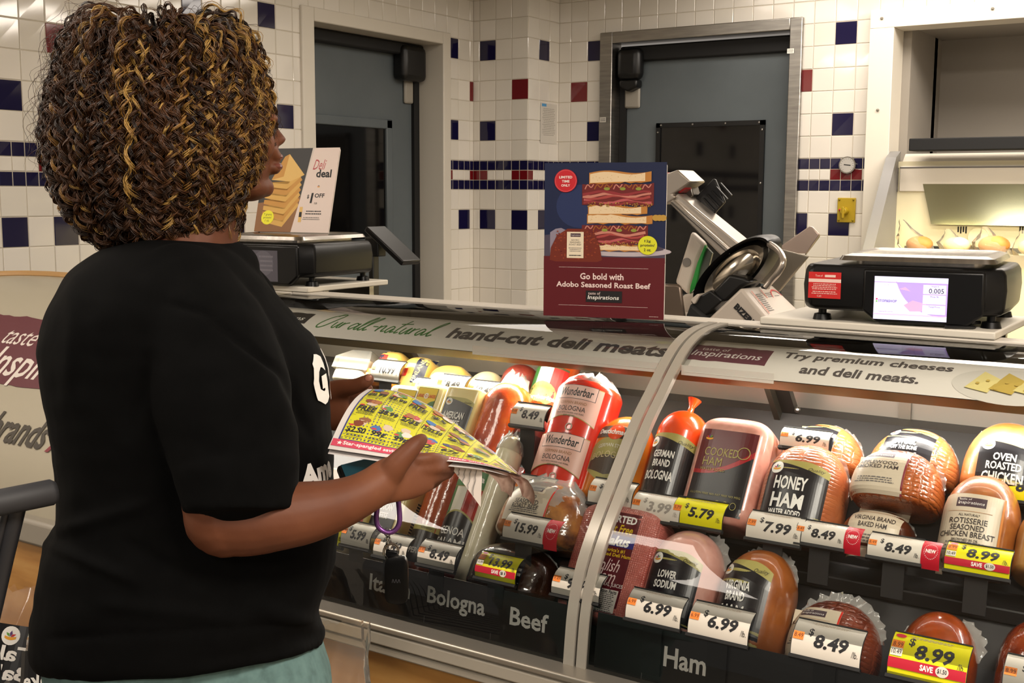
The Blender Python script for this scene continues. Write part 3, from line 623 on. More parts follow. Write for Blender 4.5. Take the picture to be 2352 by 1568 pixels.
# ------------------------------------------------------------------ counter behind, boards, scales
root = empty('rear_counter', 'steel work counter behind the deli case', 'counter', (-.9, 2.9, 0)); mb = MB(); mb.box((-3.2, 2.46, .86), (.75, 3.45, .90), STEEL_D); P = [mb.build('worktop', bevel=.004)]
mb = MB(); mb.box((-3.18, 2.50, 0), (.73, 3.40, .86), STEELF); P.append(mb.build('cabinet')); hang(root, *P)
BRD = M('board_white', '#d9d2c4', .5)
def board(x0, x1, y0, y1, lab):
    mb = MB(); mb.box((x0, y0, 1.2225), (x1, y1, 1.238), BRD); r_ = empty('cutting_board', lab, 'board', ((x0+x1)/2, (y0+y1)/2, 1.2225), group='white boards under the scales'); q = [mb.build('board', bevel=.003)]
    mb = MB(); mb.box((x0+.04, 2.47, .9), (x1-.04, 2.49, 1.222), STEEL); mb.box((x0+.04, y1-.04, .9), (x1-.04, y1-.02, 1.222), STEEL); q.append(mb.build('support')); hang(r_, *q)
board(-.93, -.455, 2.36, 2.715, 'thick white board under the right scale with the lit screen')
board(-2.9, -2.24, 2.36, 2.708, 'thick white board under the left scale, behind the shopper')
SB = M('scale_black', '#070708', .34, spec=.3); STICK = M('sticker_red', '#c3201f', .5)
PLAT = noisy('platter_steel', ['#8f8a84', '#a8a29b'], 5, .26, .05, 150, metal=1., stretch=(14, 1, 1))
def scale(cx, cy, rz, lab, lit, plat_dx=0.):
    mw = Matrix.Translation((cx, cy, 1.238)) @ Matrix.Rotation(rz, 4, 'Z'); r_ = empty('deli_scale', lab, 'scale', mw=mw, group='black deli scales'); q = []
    def bld(mb, n, **k): o = mb.build(n, r_, **k); q.append(o); return o
    mb = MB(); pr = [(-.20, -.15), (-.185, -.168), (.155, -.168), (.192, -.14), (.2, -.05), (.2, .13), (.17, .16), (-.17, .16), (-.2, .13)]
    lv = [(.024, .94), (.034, .985), (.075, 1.), (.105, .985), (.118, .95)]
    mb.rings([[(x*k, y*k, z) for x, y in pr] for z, k in lv], SB); bd = bld(mb, 'body', bevel=.005, seg=2)
    mb = MB(); mb.prism([(-.075, -.150, .028), (-.045, -.150, .004), (.125, -.150, .004), (.155, -.150, .028), (.155, -.150, .112), (-.075, -.150, .112)], (0, -.022, 0), SB); bz = bld(mb, 'display_bezel', bevel=.005)
    for x, y in ((-.165, -.12), (.165, -.12), (.165, .125), (-.165, .125)):
        mb = MB(); mb.tube([(x, y, .03), (x, y, .014), (x, y, .012), (x, y, .0)], [.0085, .0085, .017, .02], SB, 14); bld(mb, 'foot', smooth=True)
    mb = MB(); px, py = plat_dx, .012
    a, b, c_ = .152, .165, .022
    def sq(w, h, r, z): return [(px+sx_*(w-r)+r*math.cos(t), py+sy_*(h-r)+r*math.sin(t), z) for sx_, sy_, t0 in ((1, 1, 0), (-1, 1, 90), (-1, -1, 180), (1, -1, 270)) for t in [math.radians(t0+18*k) for k in range(6)]]
    mb.rings([sq(a-.03, b-.03, .02, .118), sq(a-.03, b-.03, .02, .126), sq(a, b, .022, .1265), sq(a-.005, b-.005, .022, .136), sq(a-.02, b-.02, .02, .1405), sq(a-.025, b-.025, .018, .138)], PLAT); bld(mb, 'platter', smooth=True, sharp=30)
    fm = flatmap((0, -.172, 0), (1, 0, 0), (0, 0, 1), (0, -1, 0)); d = Decal(fm)
    x0, x1, z0, z1 = -.052, .088, .012, .098
    if lit:
        SC = M('screen_white', '#d9d4f6', .4, emit=.66); d.rect(x0, z0, x1, z1, SC, 1, 1); SV = M('screen_violet', '#b49be0', .4, emit=.5); SP = M('screen_pink', '#dcaed6', .4, emit=.45)
        d.band([(x, z1+.012-math.sqrt(max(.088**2-(x-x1+.012)**2, .0)), z1-.012) for x in [x0+.042+(x1-x0-.042)*i/20 for i in range(21)]], SV, 2)
        d.poly([(x0+.058, z0+.03), (x0+.075, z0+.04), (x0+.1, z0+.034), (x0+.11, z0+.02), (x0+.07, z0+.018)], SP); d.poly([(x0+.048, z0+.062), (x0+.07, z0+.058), (x0+.06, z0+.066)], SP)
        d.rect(x0, z1-.012, x1, z1-.0105, SV, 1, 1)
        SI = M('screen_ink', '#1d1733', .5); SL = M('screen_violet_dark', '#7d6fb8', .5, emit=.3)
        for i, w_ in enumerate(('Weight lb', 'Price /lb', 'Total Price')): d.rect(x0+.094, z0+.054-.02*i, x1-.003, z0+.072-.02*i, SC, 1, 1); d.txt(w_, x0+.116, z0+.069-.02*i, .0034, SL, bold=.01)
        d.txt('0.005', x0+.119, z0+.0605, .0095, SI, w=.028); d.rect(x0+.003, z0+.054, x0+.044, z0+.072, M('screen_panel', '#e6e2fa', .4, emit=.85), 1, 1); d.txt('Tare lb', x0+.022, z0+.0695, .0032, SL)
        d.ell(x0+.006, z0+.0405, .0018, .0018, M('dot_pink', '#d0306a', .5, emit=.5), 10, m=1); d.ell(x0+.006, z0+.036, .0018, .0018, M('dot_green', '#7fc05a', .5, emit=.5), 10, m=1)
        d.txt('STOP&SHOP', x0+.027, z0+.0375, .0052, SL, w=.036, bold=.02); d.txt('Capacity 30 x 0.01 lb', x0+.024, z0+.016, .003, SL); d.rect(x0, z0+.0105, x1, z0+.0115, SP, 1, 1)
    else:
        d.rect(x0, z0, x1, z1, M('screen_idle', '#4e4b55', .35), 1, 1); d.ell(x0+.09, z0+.05, .035, .035, M('screen_idle2', '#5d5a64', .35), 24); d.small(x0+.1, z0+.05, .05, .05, M('screen_idle3', '#747079', .4), 4, 2)
    subpart(bld(d.mb, 'screen'), bz)
    fm = flatmap((0, -.1685, 0), (1, 0, 0), (0, 0, 1), (0, -1, 0)); d = Decal(fm); xs = -.152 if lit else .116; zs = .075; w, h = (.066, .054) if lit else (.048, .058)
    d.rect(xs-w/2, zs-h/2, xs+w/2, zs+h/2, STICK, 1, 1); PK = M('sticker_pale', '#e9c9bd', .5); d.rect(xs-w*.5, zs+h*.11, xs+w*.5, zs+h*.24, PK, 1, 1)
    d.txt('Town of', xs-w*.18, zs+h*.36, h*.08, PK, w=w*.22); d.rect(xs, zs+h*.31, xs+w*.33, zs+h*.4, PK, 1, 1); d.small(xs, zs-h*.05, w*.85, h*.26, PK, 4, 4); d.small(xs, zs-h*.28, w*.9, h*.14, PK, 2, 8); d.txt('Call:', xs-.01, zs-h*.41, h*.07, PK)
    subpart(bld(d.mb, 'inspection_sticker'), bd); return r_
scB = scale(-.655, 2.535, math.radians(6), 'black deli scale with a lit white and violet screen, on the right', True, .02)
scA = scale(-2.434, 2.50, math.radians(6), 'black deli scale with a dark screen carrying the cheese deal card', False)
mb = MB(); mb.tube(spline([(-.50, 2.44, 1.247), (-.53, 2.42, 1.245), (-.56, 2.40, 1.243), (-.50, 2.39, 1.242), (-.55, 2.365, 1.242)], 6), .0035, BLACK, 6); o = mb.build('power_cord', smooth=True); recenter(o); tag(o, 'short black cord looped on the white board under the right scale', 'cord')
# angled customer display behind the left scale
mb = MB(); c = at(895, 575, 1, 2.82); mb.prism([(c[0]-.07, 2.78, c[2]+.06), (c[0]-.06, 2.78, c[2]+.075), (c[0]+.07, 2.80, c[2]-.03), (c[0]+.06, 2.80, c[2]-.045)], (0, .09, 0), BLACK); mb.box((c[0]-.085, 2.80, c[2]-.02), (c[0]-.03, 2.84, c[2]+.04), BLACK)
mb.box((c[0]-.075, 2.805, .9), (c[0]-.055, 2.835, c[2]), BLACK); o = mb.build('tilted_keypad', bevel=.004); recenter(o); tag(o, 'black tilted keypad on a post behind the left scale', 'keypad')
# deli deal card standing on the left platter
def cardstand(name, lab, p_bl, p_br, h, lean, thick, draw, back):
    a, b = np.array(p_bl, float), np.array(p_br, float); xd = (b-a)/np.linalg.norm(b-a); w = np.linalg.norm(b-a); nd = np.array([xd[1], -xd[0], 0.]); zd = np.array([0, 0, 1.])*math.cos(lean)-nd*math.sin(lean); nd = np.cross(xd, zd); nd = nd if nd[1] < 0 else -nd
    c = (a+b)/2; r_ = empty(name, lab, 'sign', c); r = .008
    pts = [(-w/2, 0), (w/2, 0), (w/2, h-r), (w/2-r*.3, h-r*.3), (w/2-r, h), (-w/2+r, h), (-w/2+r*.3, h-r*.3), (-w/2, h-r)]
    mb = MB(); mb.prism([c+x*xd+z*zd for x, z in pts], -nd*thick, back); o1 = mb.build('card')
    d = Decal(flatmap(c, xd, zd, nd), .00004, .0004); draw(d, w, h); o2 = d.build('print'); hang(r_, o1, o2)
def deal(d, w, h):
    m = M('print_dark', '#221f1f', .5); d.poly([(-w/2, h*.30), (w*.05, h*.30), (w*.14, h), (-w/2, h)], m); WD = M('print_wood', '#8a5a2c', .5)
    d.poly([(-w/2, 0), (0, 0), (w*.07, h*.42), (-w/2, h*.34)], WD)
    CS = [M('print_cheddar%d' % i, c, .5) for i, c in enumerate(['#d9a84e', '#c98f35', '#e4b965'])]
    for i in range(7): d.poly([(-w*.42, h*(.12+.07*i)), (-w*.13, h*(.06+.075*i)), (w*.06, h*(.32+.06*i)), (w*.02, h*(.37+.06*i)), (-w*.13, h*(.12+.075*i)), (-w*.42, h*(.17+.07*i))], CS[i % 2])
    d.poly([(-w*.36, h*.62), (-w*.16, h*.93), (w*.08, h*.68), (-w*.1, h*.6)], CS[2]); d.poly([(-w*.36, h*.62), (-w*.22, h*.9), (-w*.16, h*.93), (-w*.2, h*.66)], CS[1])
    d.ell(-w*.34, h*.17, w*.085, h*.085, YEL); d.txt('7 grams\nprotein/\n1 oz.', -w*.34, h*.17, h*.1, INK, w=w*.11)
    CW = M('print_pinkwhite', '#e6d3c9', .5); d.poly([(w*.0, 0), (w/2, 0), (w/2, h), (w*.17, h)], CW)
    d.txt('Deli', w*.265, h*.80, h*.12, M('print_script_red', '#b5323a', .5), w=w*.17, shear=.4); d.txt('deal', w*.335, h*.695, h*.095, INK, w=w*.2, bold=.03)
    fruit(d, w*.29, h*.545, h*.03, False); d.txt('$', w*.17, h*.42, h*.05, INK, bold=.02); d.txt('1', w*.22, h*.405, h*.12, INK, bold=.04, shear=.1); d.txt('OFF', w*.32, h*.435, h*.05, INK, bold=.02, w=w*.13); d.txt('/LB', w*.28, h*.345, h*.022, INK)
    d.rect(w*.08, h*.12, w*.12, h*.3, CS[2], 1, 1); d.rect(w*.083, h*.18, w*.117, h*.24, INK, 1, 1); d.small(w*.27, h*.235, w*.24, h*.06, INK, 2, 3); d.small(w*.25, h*.165, w*.24, h*.04, GREYK, 2, 9)
cardstand('promo_card', 'white and dark cheese deal card standing on the left scale', (-2.585, 2.50, 1.3795), (-2.315, 2.53, 1.3795), .255, .26, .004, deal, M('card_edge', '#d9cdc2', .5))
def poster(d, w, h):
    NV = M('print_navy', '#1b2445', .4); NV2 = M('print_navy_light', '#27335c', .4); BG = M('print_wine', '#5b0f18', .45)
    d.rect(-w/2, h*.36, w/2, h, NV, 1, 1); d.ell(-w*.2, h*.72, w*.2, h*.14, NV2)
    LN = M('print_linen', '#8d8494', .5); LN2 = M('print_linen_dark', '#4a4254', .5)
    d.band([(-w/2+w*i/10, h*.36, h*(.53+.02*math.sin(i*1.7)-.012*i/2)) for i in range(11)], LN2, 1)
    d.band([(-w*.45+w*.28*i/6, h*.40, h*(.55+.03*math.sin(i*.9))) for i in range(7)], LN, 1); d.ell(w*.15, h*.435, w*.4, h*.035, M('print_plate_grey', '#b9aeb4', .4)); d.ell(w*.15, h*.45, w*.34, h*.022, M('print_plate_dark', '#4b424f', .4))
    BR1, BR2, BR3 = M('print_bread', '#e5cba4', .5), M('print_crust', '#b87a35', .5), M('print_bread_shade', '#cfae7c', .5)
    rg = random.Random(9)
    def bread(x0, x1, z0, z1, tilt=0.):
        d.band([(x0+(x1-x0)*i/12, z0+tilt*i/12+.002*rg.uniform(-1, 1), z1+tilt*i/12+.004*math.sin(i*.5)) for i in range(13)], BR2, 1)
        d.band([(x0+.002+(x1-x0-.016)*i/12, z0+.002+tilt*i/12, z1-.003+tilt*i/12+.004*math.sin(i*.5)) for i in range(13)], BR1, 1)
        for _ in range(20): u = rg.uniform(.05, .9); d.ell(x0+(x1-x0)*u, rg.uniform(z0+.006, z1-.006)+tilt*u, .0012, .0009, BR3, 6, m=1); d.k -= 1
        d.k += 1
    ME = [M('print_meat%d' % i, c, .45) for i, c in enumerate(['#8e2f33', '#b8585a', '#6b1f1f', '#a3433f', '#c47f6e'])]; ON = M('print_onion', '#9a5a26', .4); PK = M('print_pickle', '#8a9138', .5); MU = M('print_mustard', '#b78f3c', .6)
    def filling(x0, x1, z0, z1, n):
        d.band([(x0+(x1-x0)*i/12, z0+.003*rg.uniform(-1, 1), z1+.003*rg.uniform(-1, 1)) for i in range(13)], ME[2], 1)
        for k in range(n):
            z = z0+(z1-z0)*(.12+.55*k/n); d.line([(x0+.003+(x1-x0-.01)*i/9+.002*rg.uniform(-1, 1), z+.004*math.sin(i*1.1+k)) for i in range(10)], [.004+.003*rg.random() for _ in range(10)], ME[k % 5])
        for k in range(7): a = x0+(x1-x0)*(k+.3)/7.5; d.line(spline([(a, z1-.012), (a+.006, z1-.002), (a+.014, z1-.008), (a+.02, z1-.001)], 4), .0025, ON if k % 3 else ME[4])
        for k in range(3): d.ell(x0+(x1-x0)*(.35+.22*k), z1-.011, .007, .0035, PK, 10)
        for _ in range(90): d.ell(rg.uniform(x0+.01, x1-.004), z0+rg.uniform(-.002, .007), .0014, .0012, rg.choice([MU, ON, M('print_seed', '#6d4a1d', .5), MU]), 6, m=1); d.k -= 1
        d.k += 1
    x0, x1 = -w*.14, w*.38
    bread(x0+.005, x1, h*.435, h*.485); filling(x0-.012, x1-.006, h*.475, h*.60, 5); bread(x0, x1+.004, h*.61, h*.67); bread(x0+.002, x1-.008, h*.665, h*.725, .002); filling(x0-.012, x1+.006, h*.725, h*.865, 6); bread(x0+.004, x1, h*.865, h*.935, .004)
    for i in range(3): d.ell(w*(.42+.03*i), h*.65, w*.028, h*.02, MU, 12)
    d.rect(-w/2, 0, w/2, h*.395, BG, 1, 1)
    BF = M('print_roast', '#6e2411', .5); BF2 = M('print_roast_light', '#8f3a1c', .5)
    d.poly([(-w*.45, h*.37), (-w*.44, h*.45), (-w*.39, h*.53), (-w*.3, h*.575), (-w*.14, h*.575), (-w*.07, h*.54), (-w*.03, h*.46), (-w*.01, h*.375), (-w*.05, h*.362), (-w*.4, h*.36)], BF)
    for _ in range(130): u, v = rg.uniform(-.41, -.05), rg.uniform(.375, .56); d.ell(u*w, v*h, .0022, .0016, rg.choice([BF2, BF2, ME[2]]), 6, m=1); d.k -= 1
    d.k += 1; d.rect(-w*.305, h*.385, -w*.165, h*.555, M('print_label_cream', '#e6d7bd', .5), 1, 1); d.rect(-w*.275, h*.523, -w*.19, h*.545, M('print_plum', '#3c1c2c', .5), 1, 1); d.txt('Inspirations', -w*.2325, h*.533, h*.011, INKW, w=w*.075)
    d.txt('ADOBO\nSEASONED\nROAST BEEF', -w*.235, h*.487, h*.04, INK, w=w*.1); d.small(-w*.235, h*.44, w*.11, h*.03, GREYK, 3, 2); d.small(-w*.235, h*.402, w*.11, h*.016, INK, 1, 5)
    d.ell(-w*.32, h*.885, w*.095, h*.074, M('print_badge_red', '#c4202b', .45), 32); d.ell(-w*.32, h*.885, w*.088, h*.0685, M('print_badge_pink', '#e07a7a', .45), 32, inner=.975, m=1)
    for i, t in enumerate(('LIMITED', 'TIME', 'ONLY')): d.txt(t, -w*.32, h*(.908-.0265*i), h*.016, INKW, bold=.02, w=w*(.11, .064, .074)[i])
    d.ell(w*.36, h*.475, w*.077, h*.06, M('print_lime', '#d9d92a', .45), 32)
    for i, t in enumerate(('12g', 'protein/', '2 oz.')): d.txt(t, w*.36, h*(.50-.027*i), h*(.02, .022, .018)[i], INK, bold=.025, w=w*(.05, .115, .06)[i])
    PKL = M('print_pale_pink', '#e9d3cd', .5); d.rect(-w*.37, h*.324, w*.37, h*.3255, PKL, 1, 1); d.rect(-w*.37, h*.075, w*.37, h*.0765, PKL, 1, 1)
    d.txt('Go bold with', -w*.01, h*.268, h*.042, PKL, w=w*.36, bold=.022); d.txt('Adobo Seasoned Roast Beef', w*.0, h*.213, h*.036, PKL, w=w*.78, bold=.022)
    d.rect(-w*.14, h*.10, w*.16, h*.175, M('print_plate_black', '#161214', .5), 1, 1); d.txt('taste of', -w*.07, h*.158, h*.018, PKL, w=w*.1); d.txt('Inspirations', w*.005, h*.128, h*.034, INKW, w=w*.26, bold=.01, shear=.15); d.small(w*.42, h*.018, w*.09, h*.006, PKL, 1, 3)
cardstand('promo_poster', 'tall navy and wine sandwich poster standing on top of the glass', (-1.412, 2.262, 1.220), (-1.140, 2.328, 1.221), .345, .0, .005, poster, M('poster_edge', '#e6dfd6', .5))
# ------------------------------------------------------------------ meat slicer
root = empty('meat_slicer', 'steel meat slicer with a tilted carriage and black blade guard', 'slicer', (-1.3, 2.98, .9)); P = []
def s6(x, y, Y): return at(1500+x/4.1275, 380+y/4.1275, 1, Y)
def slab(pts, Y, t, mat, name, bevel=.004, seg=2):
    mb = MB(); mb.prism([s6(x, y, Y) for x, y in pts], (0, t, 0), mat); o = mb.build(name, bevel=bevel, seg=seg); P.append(o); return o
SST = M('slicer_steel', '#b3aaa0', .34, .8); SWH = M('slicer_enamel', '#c9bdb0', .4)
slab([(355, 620), (490, 745), (420, 900), (350, 1150), (330, 1235), (200, 1110)], 3.02, .03, SWH, 'support_plate', .01)
mb = MB(); c = s6(322, 917, 3.02); mb.tube([c, c+np.array([0, -.004, 0])], .0125, M('plug_grey', '#77716b', .5), 16); P.append(mb.build('plug'))
slab([(490, 750), (505, 770), (440, 960), (400, 1160), (345, 1215), (352, 1150), (420, 920)], 3.00, .012, M('green_acrylic', '#2f8a3c', .1), 'acrylic_edge', .001)
slab([(505, 770), (560, 830), (490, 1100), (440, 1190), (400, 1175), (440, 960)], 3.01, .01, M('acrylic_grey', '#565a50', .15), 'acrylic_guard', .001)
slab([(150, 355), (185, 315), (790, 845), (720, 935)], 2.93, .06, SST, 'carriage_rail', .004)
slab([(185, 315), (230, 262), (880, 790), (790, 845)], 2.95, .09, M('slicer_steel_light', '#c4bbb0', .3, .7), 'carriage_rail', .004)
slab([(163, 352), (172, 343), (770, 868), (758, 882)], 2.925, .008, STEEL_D, 'rail_groove', .001)
slab([(120, 80), (235, 38), (358, 152), (180, 272), (215, 300), (120, 375), (60, 330), (60, 130)], 2.94, .10, SST, 'carriage_head', .012, 3)
slab([(215, 240), (290, 190), (312, 215), (240, 270)], 2.96, .06, M('knob_red', '#a01c22', .35), 'knob', .006)
slab([(125, 60), (150, 75), (140, 100), (118, 95)], 2.97, .05, M('knob_red', '#a01c22', .35), 'knob', .004)
slab([(290, 190), (350, 160), (385, 290), (330, 340), (240, 270)], 3.0, .05, STEEL_D, 'pusher_arm', .004)
slab([(345, 355), (570, 122), (590, 135), (680, 345), (540, 500), (515, 525)], 3.03, .012, M('pusher_black', '#18181a', .3), 'pusher_plate', .004)
for k in range(7): x, y = 385+k*40, 385-k*36; slab([(x, y), (x+14, y-8), (x+120, y+110), (x+108, y+120)], 3.024, .008, BLACK, 'pusher_rib', .001)
slab([(545, 490), (580, 505), (850, 770), (790, 760), (520, 520)], 3.02, .02, STEEL, 'slide_plate', .003)
slab([(1190, 775), (1480, 575), (1510, 580), (1575, 655), (1450, 835), (1300, 830)], 3.12, .012, M('tray_pink_steel', '#b8a59a', .4, .5), 'tray_wing', .003)
slab([(1575, 655), (1570, 680), (1440, 850), (1440, 830)], 3.13, .01, STEEL_D, 'tray_edge', .001)
slab([(1200, 790), (1475, 860), (1390, 960), (1190, 1200), (1080, 1130), (920, 1100), (1050, 830)], 3.08, .012, M('tray_steel', '#8f887c', .4, .7), 'receiving_tray', .003)
slab([(60, 1120), (230, 1125), (262, 1150), (300, 1440), (60, 1440)], 2.86, .012, M('splash_guard_steel', '#77695d', .35, .7), 'splash_guard', .008)
slab([(270, 1230), (420, 1190), (480, 1290), (330, 1420), (300, 1440)], 3.0, .1, SWH, 'foot_housing', .01)
# blade guard: tilted disc ring in black, polished cover inside
c0 = s6(790, 1010, 2.93); e1 = s6(1150, 700, 2.93)-c0; e2 = s6(930, 1190, 2.93)-c0; e2 = e2*.86; nrm = np.array([0., 1., 0])
mb = MB(); rs = []
for k in range(48):
    t = 2*math.pi*k/48; cdir = lambda q: c0+q*(math.cos(t)*e1+math.sin(t)*e2)
    rs.append([cdir(1.03)+nrm*.03, cdir(1.03)-nrm*.02, cdir(.97)-nrm*.04, cdir(.90)-nrm*.03, cdir(.90)+nrm*.03])
mb.rings(rs+[rs[0]], BLACK, False); P.append(mb.build('blade_guard', smooth=True))
mb = MB(); mb.rings([[c0+q*(math.cos(2*math.pi*k/40)*e1+math.sin(2*math.pi*k/40)*e2)+nrm*h_ for k in range(40)] for q, h_ in ((.92, 0), (.75, -.02), (.55, -.012), (.52, -.024), (.25, -.034), (.02, -.036))], M('blade_steel', '#a49c90', .16, 1.)); P.append(mb.build('blade_cover', smooth=True))
slab([(720, 1030), (860, 1060), (930, 1110), (830, 1155), (690, 1290), (640, 1290), (560, 1200)], 2.86, .06, BLACK, 'guard_bracket', .01, 3)
slab([(350, 1290), (540, 1180), (660, 1280), (500, 1420), (470, 1420)], 2.85, .08, BLACK, 'knife_housing', .012, 3)
slab([(352, 1270), (420, 1215), (440, 1230), (395, 1310), (380, 1315)], 2.84, .05, SWH, 'housing_corner', .006)
slab([(300, 1440), (350, 1300), (500, 1430), (560, 1490), (330, 1490)], 2.84, .09, BLACKM, 'base_foot', .01)
A_, B_, C_, D_ = (835, 1155), (1110, 1490), (500, 1470), (640, 1300)
mb = MB(); f = [s6(*q, 2.83) for q in ((835, 1155), (1115, 1495), (1130, 1560), (480, 1560), (520, 1450))]; bk = [s6(*q, 3.04) for q in ((1125, 1125), (1395, 1385), (1400, 1560), (800, 1560), (840, 1450))]
n = 5; mb.add(f+bk, [tuple(range(5)), tuple(range(5, 10))[::-1]]+[(i, (i+1) % n, n+(i+1) % n, n+i) for i in range(n)], SWH); P.append(mb.build('motor_housing', bevel=.008, seg=3))
pa, pb = s6(745, 1285, 2.828), s6(935, 1480, 2.828); xd = (pb-pa)/np.linalg.norm(pb-pa); zd = np.cross(np.array([0, 1., 0]), xd); zd = zd if zd[2] > 0 else -zd
d = Decal(flatmap((pa+pb)/2, xd, zd, (0, -1, 0)), base=.001); d.txt('BIZERBA', .022, .0, .017, INK, w=np.linalg.norm(pb-pa)*1.18, bold=.05); P.append(d.build('maker_lettering'))
tl, tr, bl = f[0], bk[0], f[1]; xd = (tr-tl)/np.linalg.norm(tr-tl); zd = (tl-bl); zd -= np.dot(zd, xd)*xd; zd /= np.linalg.norm(zd); nd = np.cross(xd, zd); nd = nd if nd[2] > 0 else -nd
cc = (tl+tr+bl+bk[1])/4; d = Decal(flatmap(cc, xd, zd, nd), base=.0012); W_ = np.linalg.norm(tr-tl); H_ = np.linalg.norm(tl-bl); OL = M('ink_signal_orange', '#d8572a', .5)
for a in (-.36, -.06): d.rect(a*W_, -H_*.3, a*W_+.004, H_*.33, OL, 1, 1); d.small((a+.13)*W_, 0, W_*.2, H_*.5, GREYK, 10, 3)
d.ell(.3*W_, .05*H_, W_*.17, H_*.26, M('ink_signal_red', '#c84a44', .5), 28, inner=.86, m=1); d.small(.3*W_, .05*H_, W_*.18, H_*.2, GREYK, 4, 9); d.poly([(-.05*W_, -.42*H_), (.06*W_, -.42*H_), (0, -.3*H_)], OL); P.append(d.build('warning_labels'))
mb = MB(); hp = spline([s6(1065, 1155, 2.84), s6(1120, 1090, 2.84), s6(1190, 1010, 2.83), s6(1232, 920, 2.83), s6(1215, 840, 2.85), s6(1160, 780, 2.88), s6(1105, 745, 2.9)], 8); mb.tube(hp, .0085, M('handle_steel', '#c2b8ae', .28, .8), 12); P.append(mb.build('handle', smooth=True))
slab([(1015, 1140), (1085, 1150), (1080, 1178), (1020, 1165)], 2.835, .02, BLACK, 'handle_base', .003)
mb = MB(); mb.box((-1.62, 2.82, .90), (-1.02, 3.16, 1.17), SWH); P.append(mb.build('base', bevel=.01)); hang(root, *P)
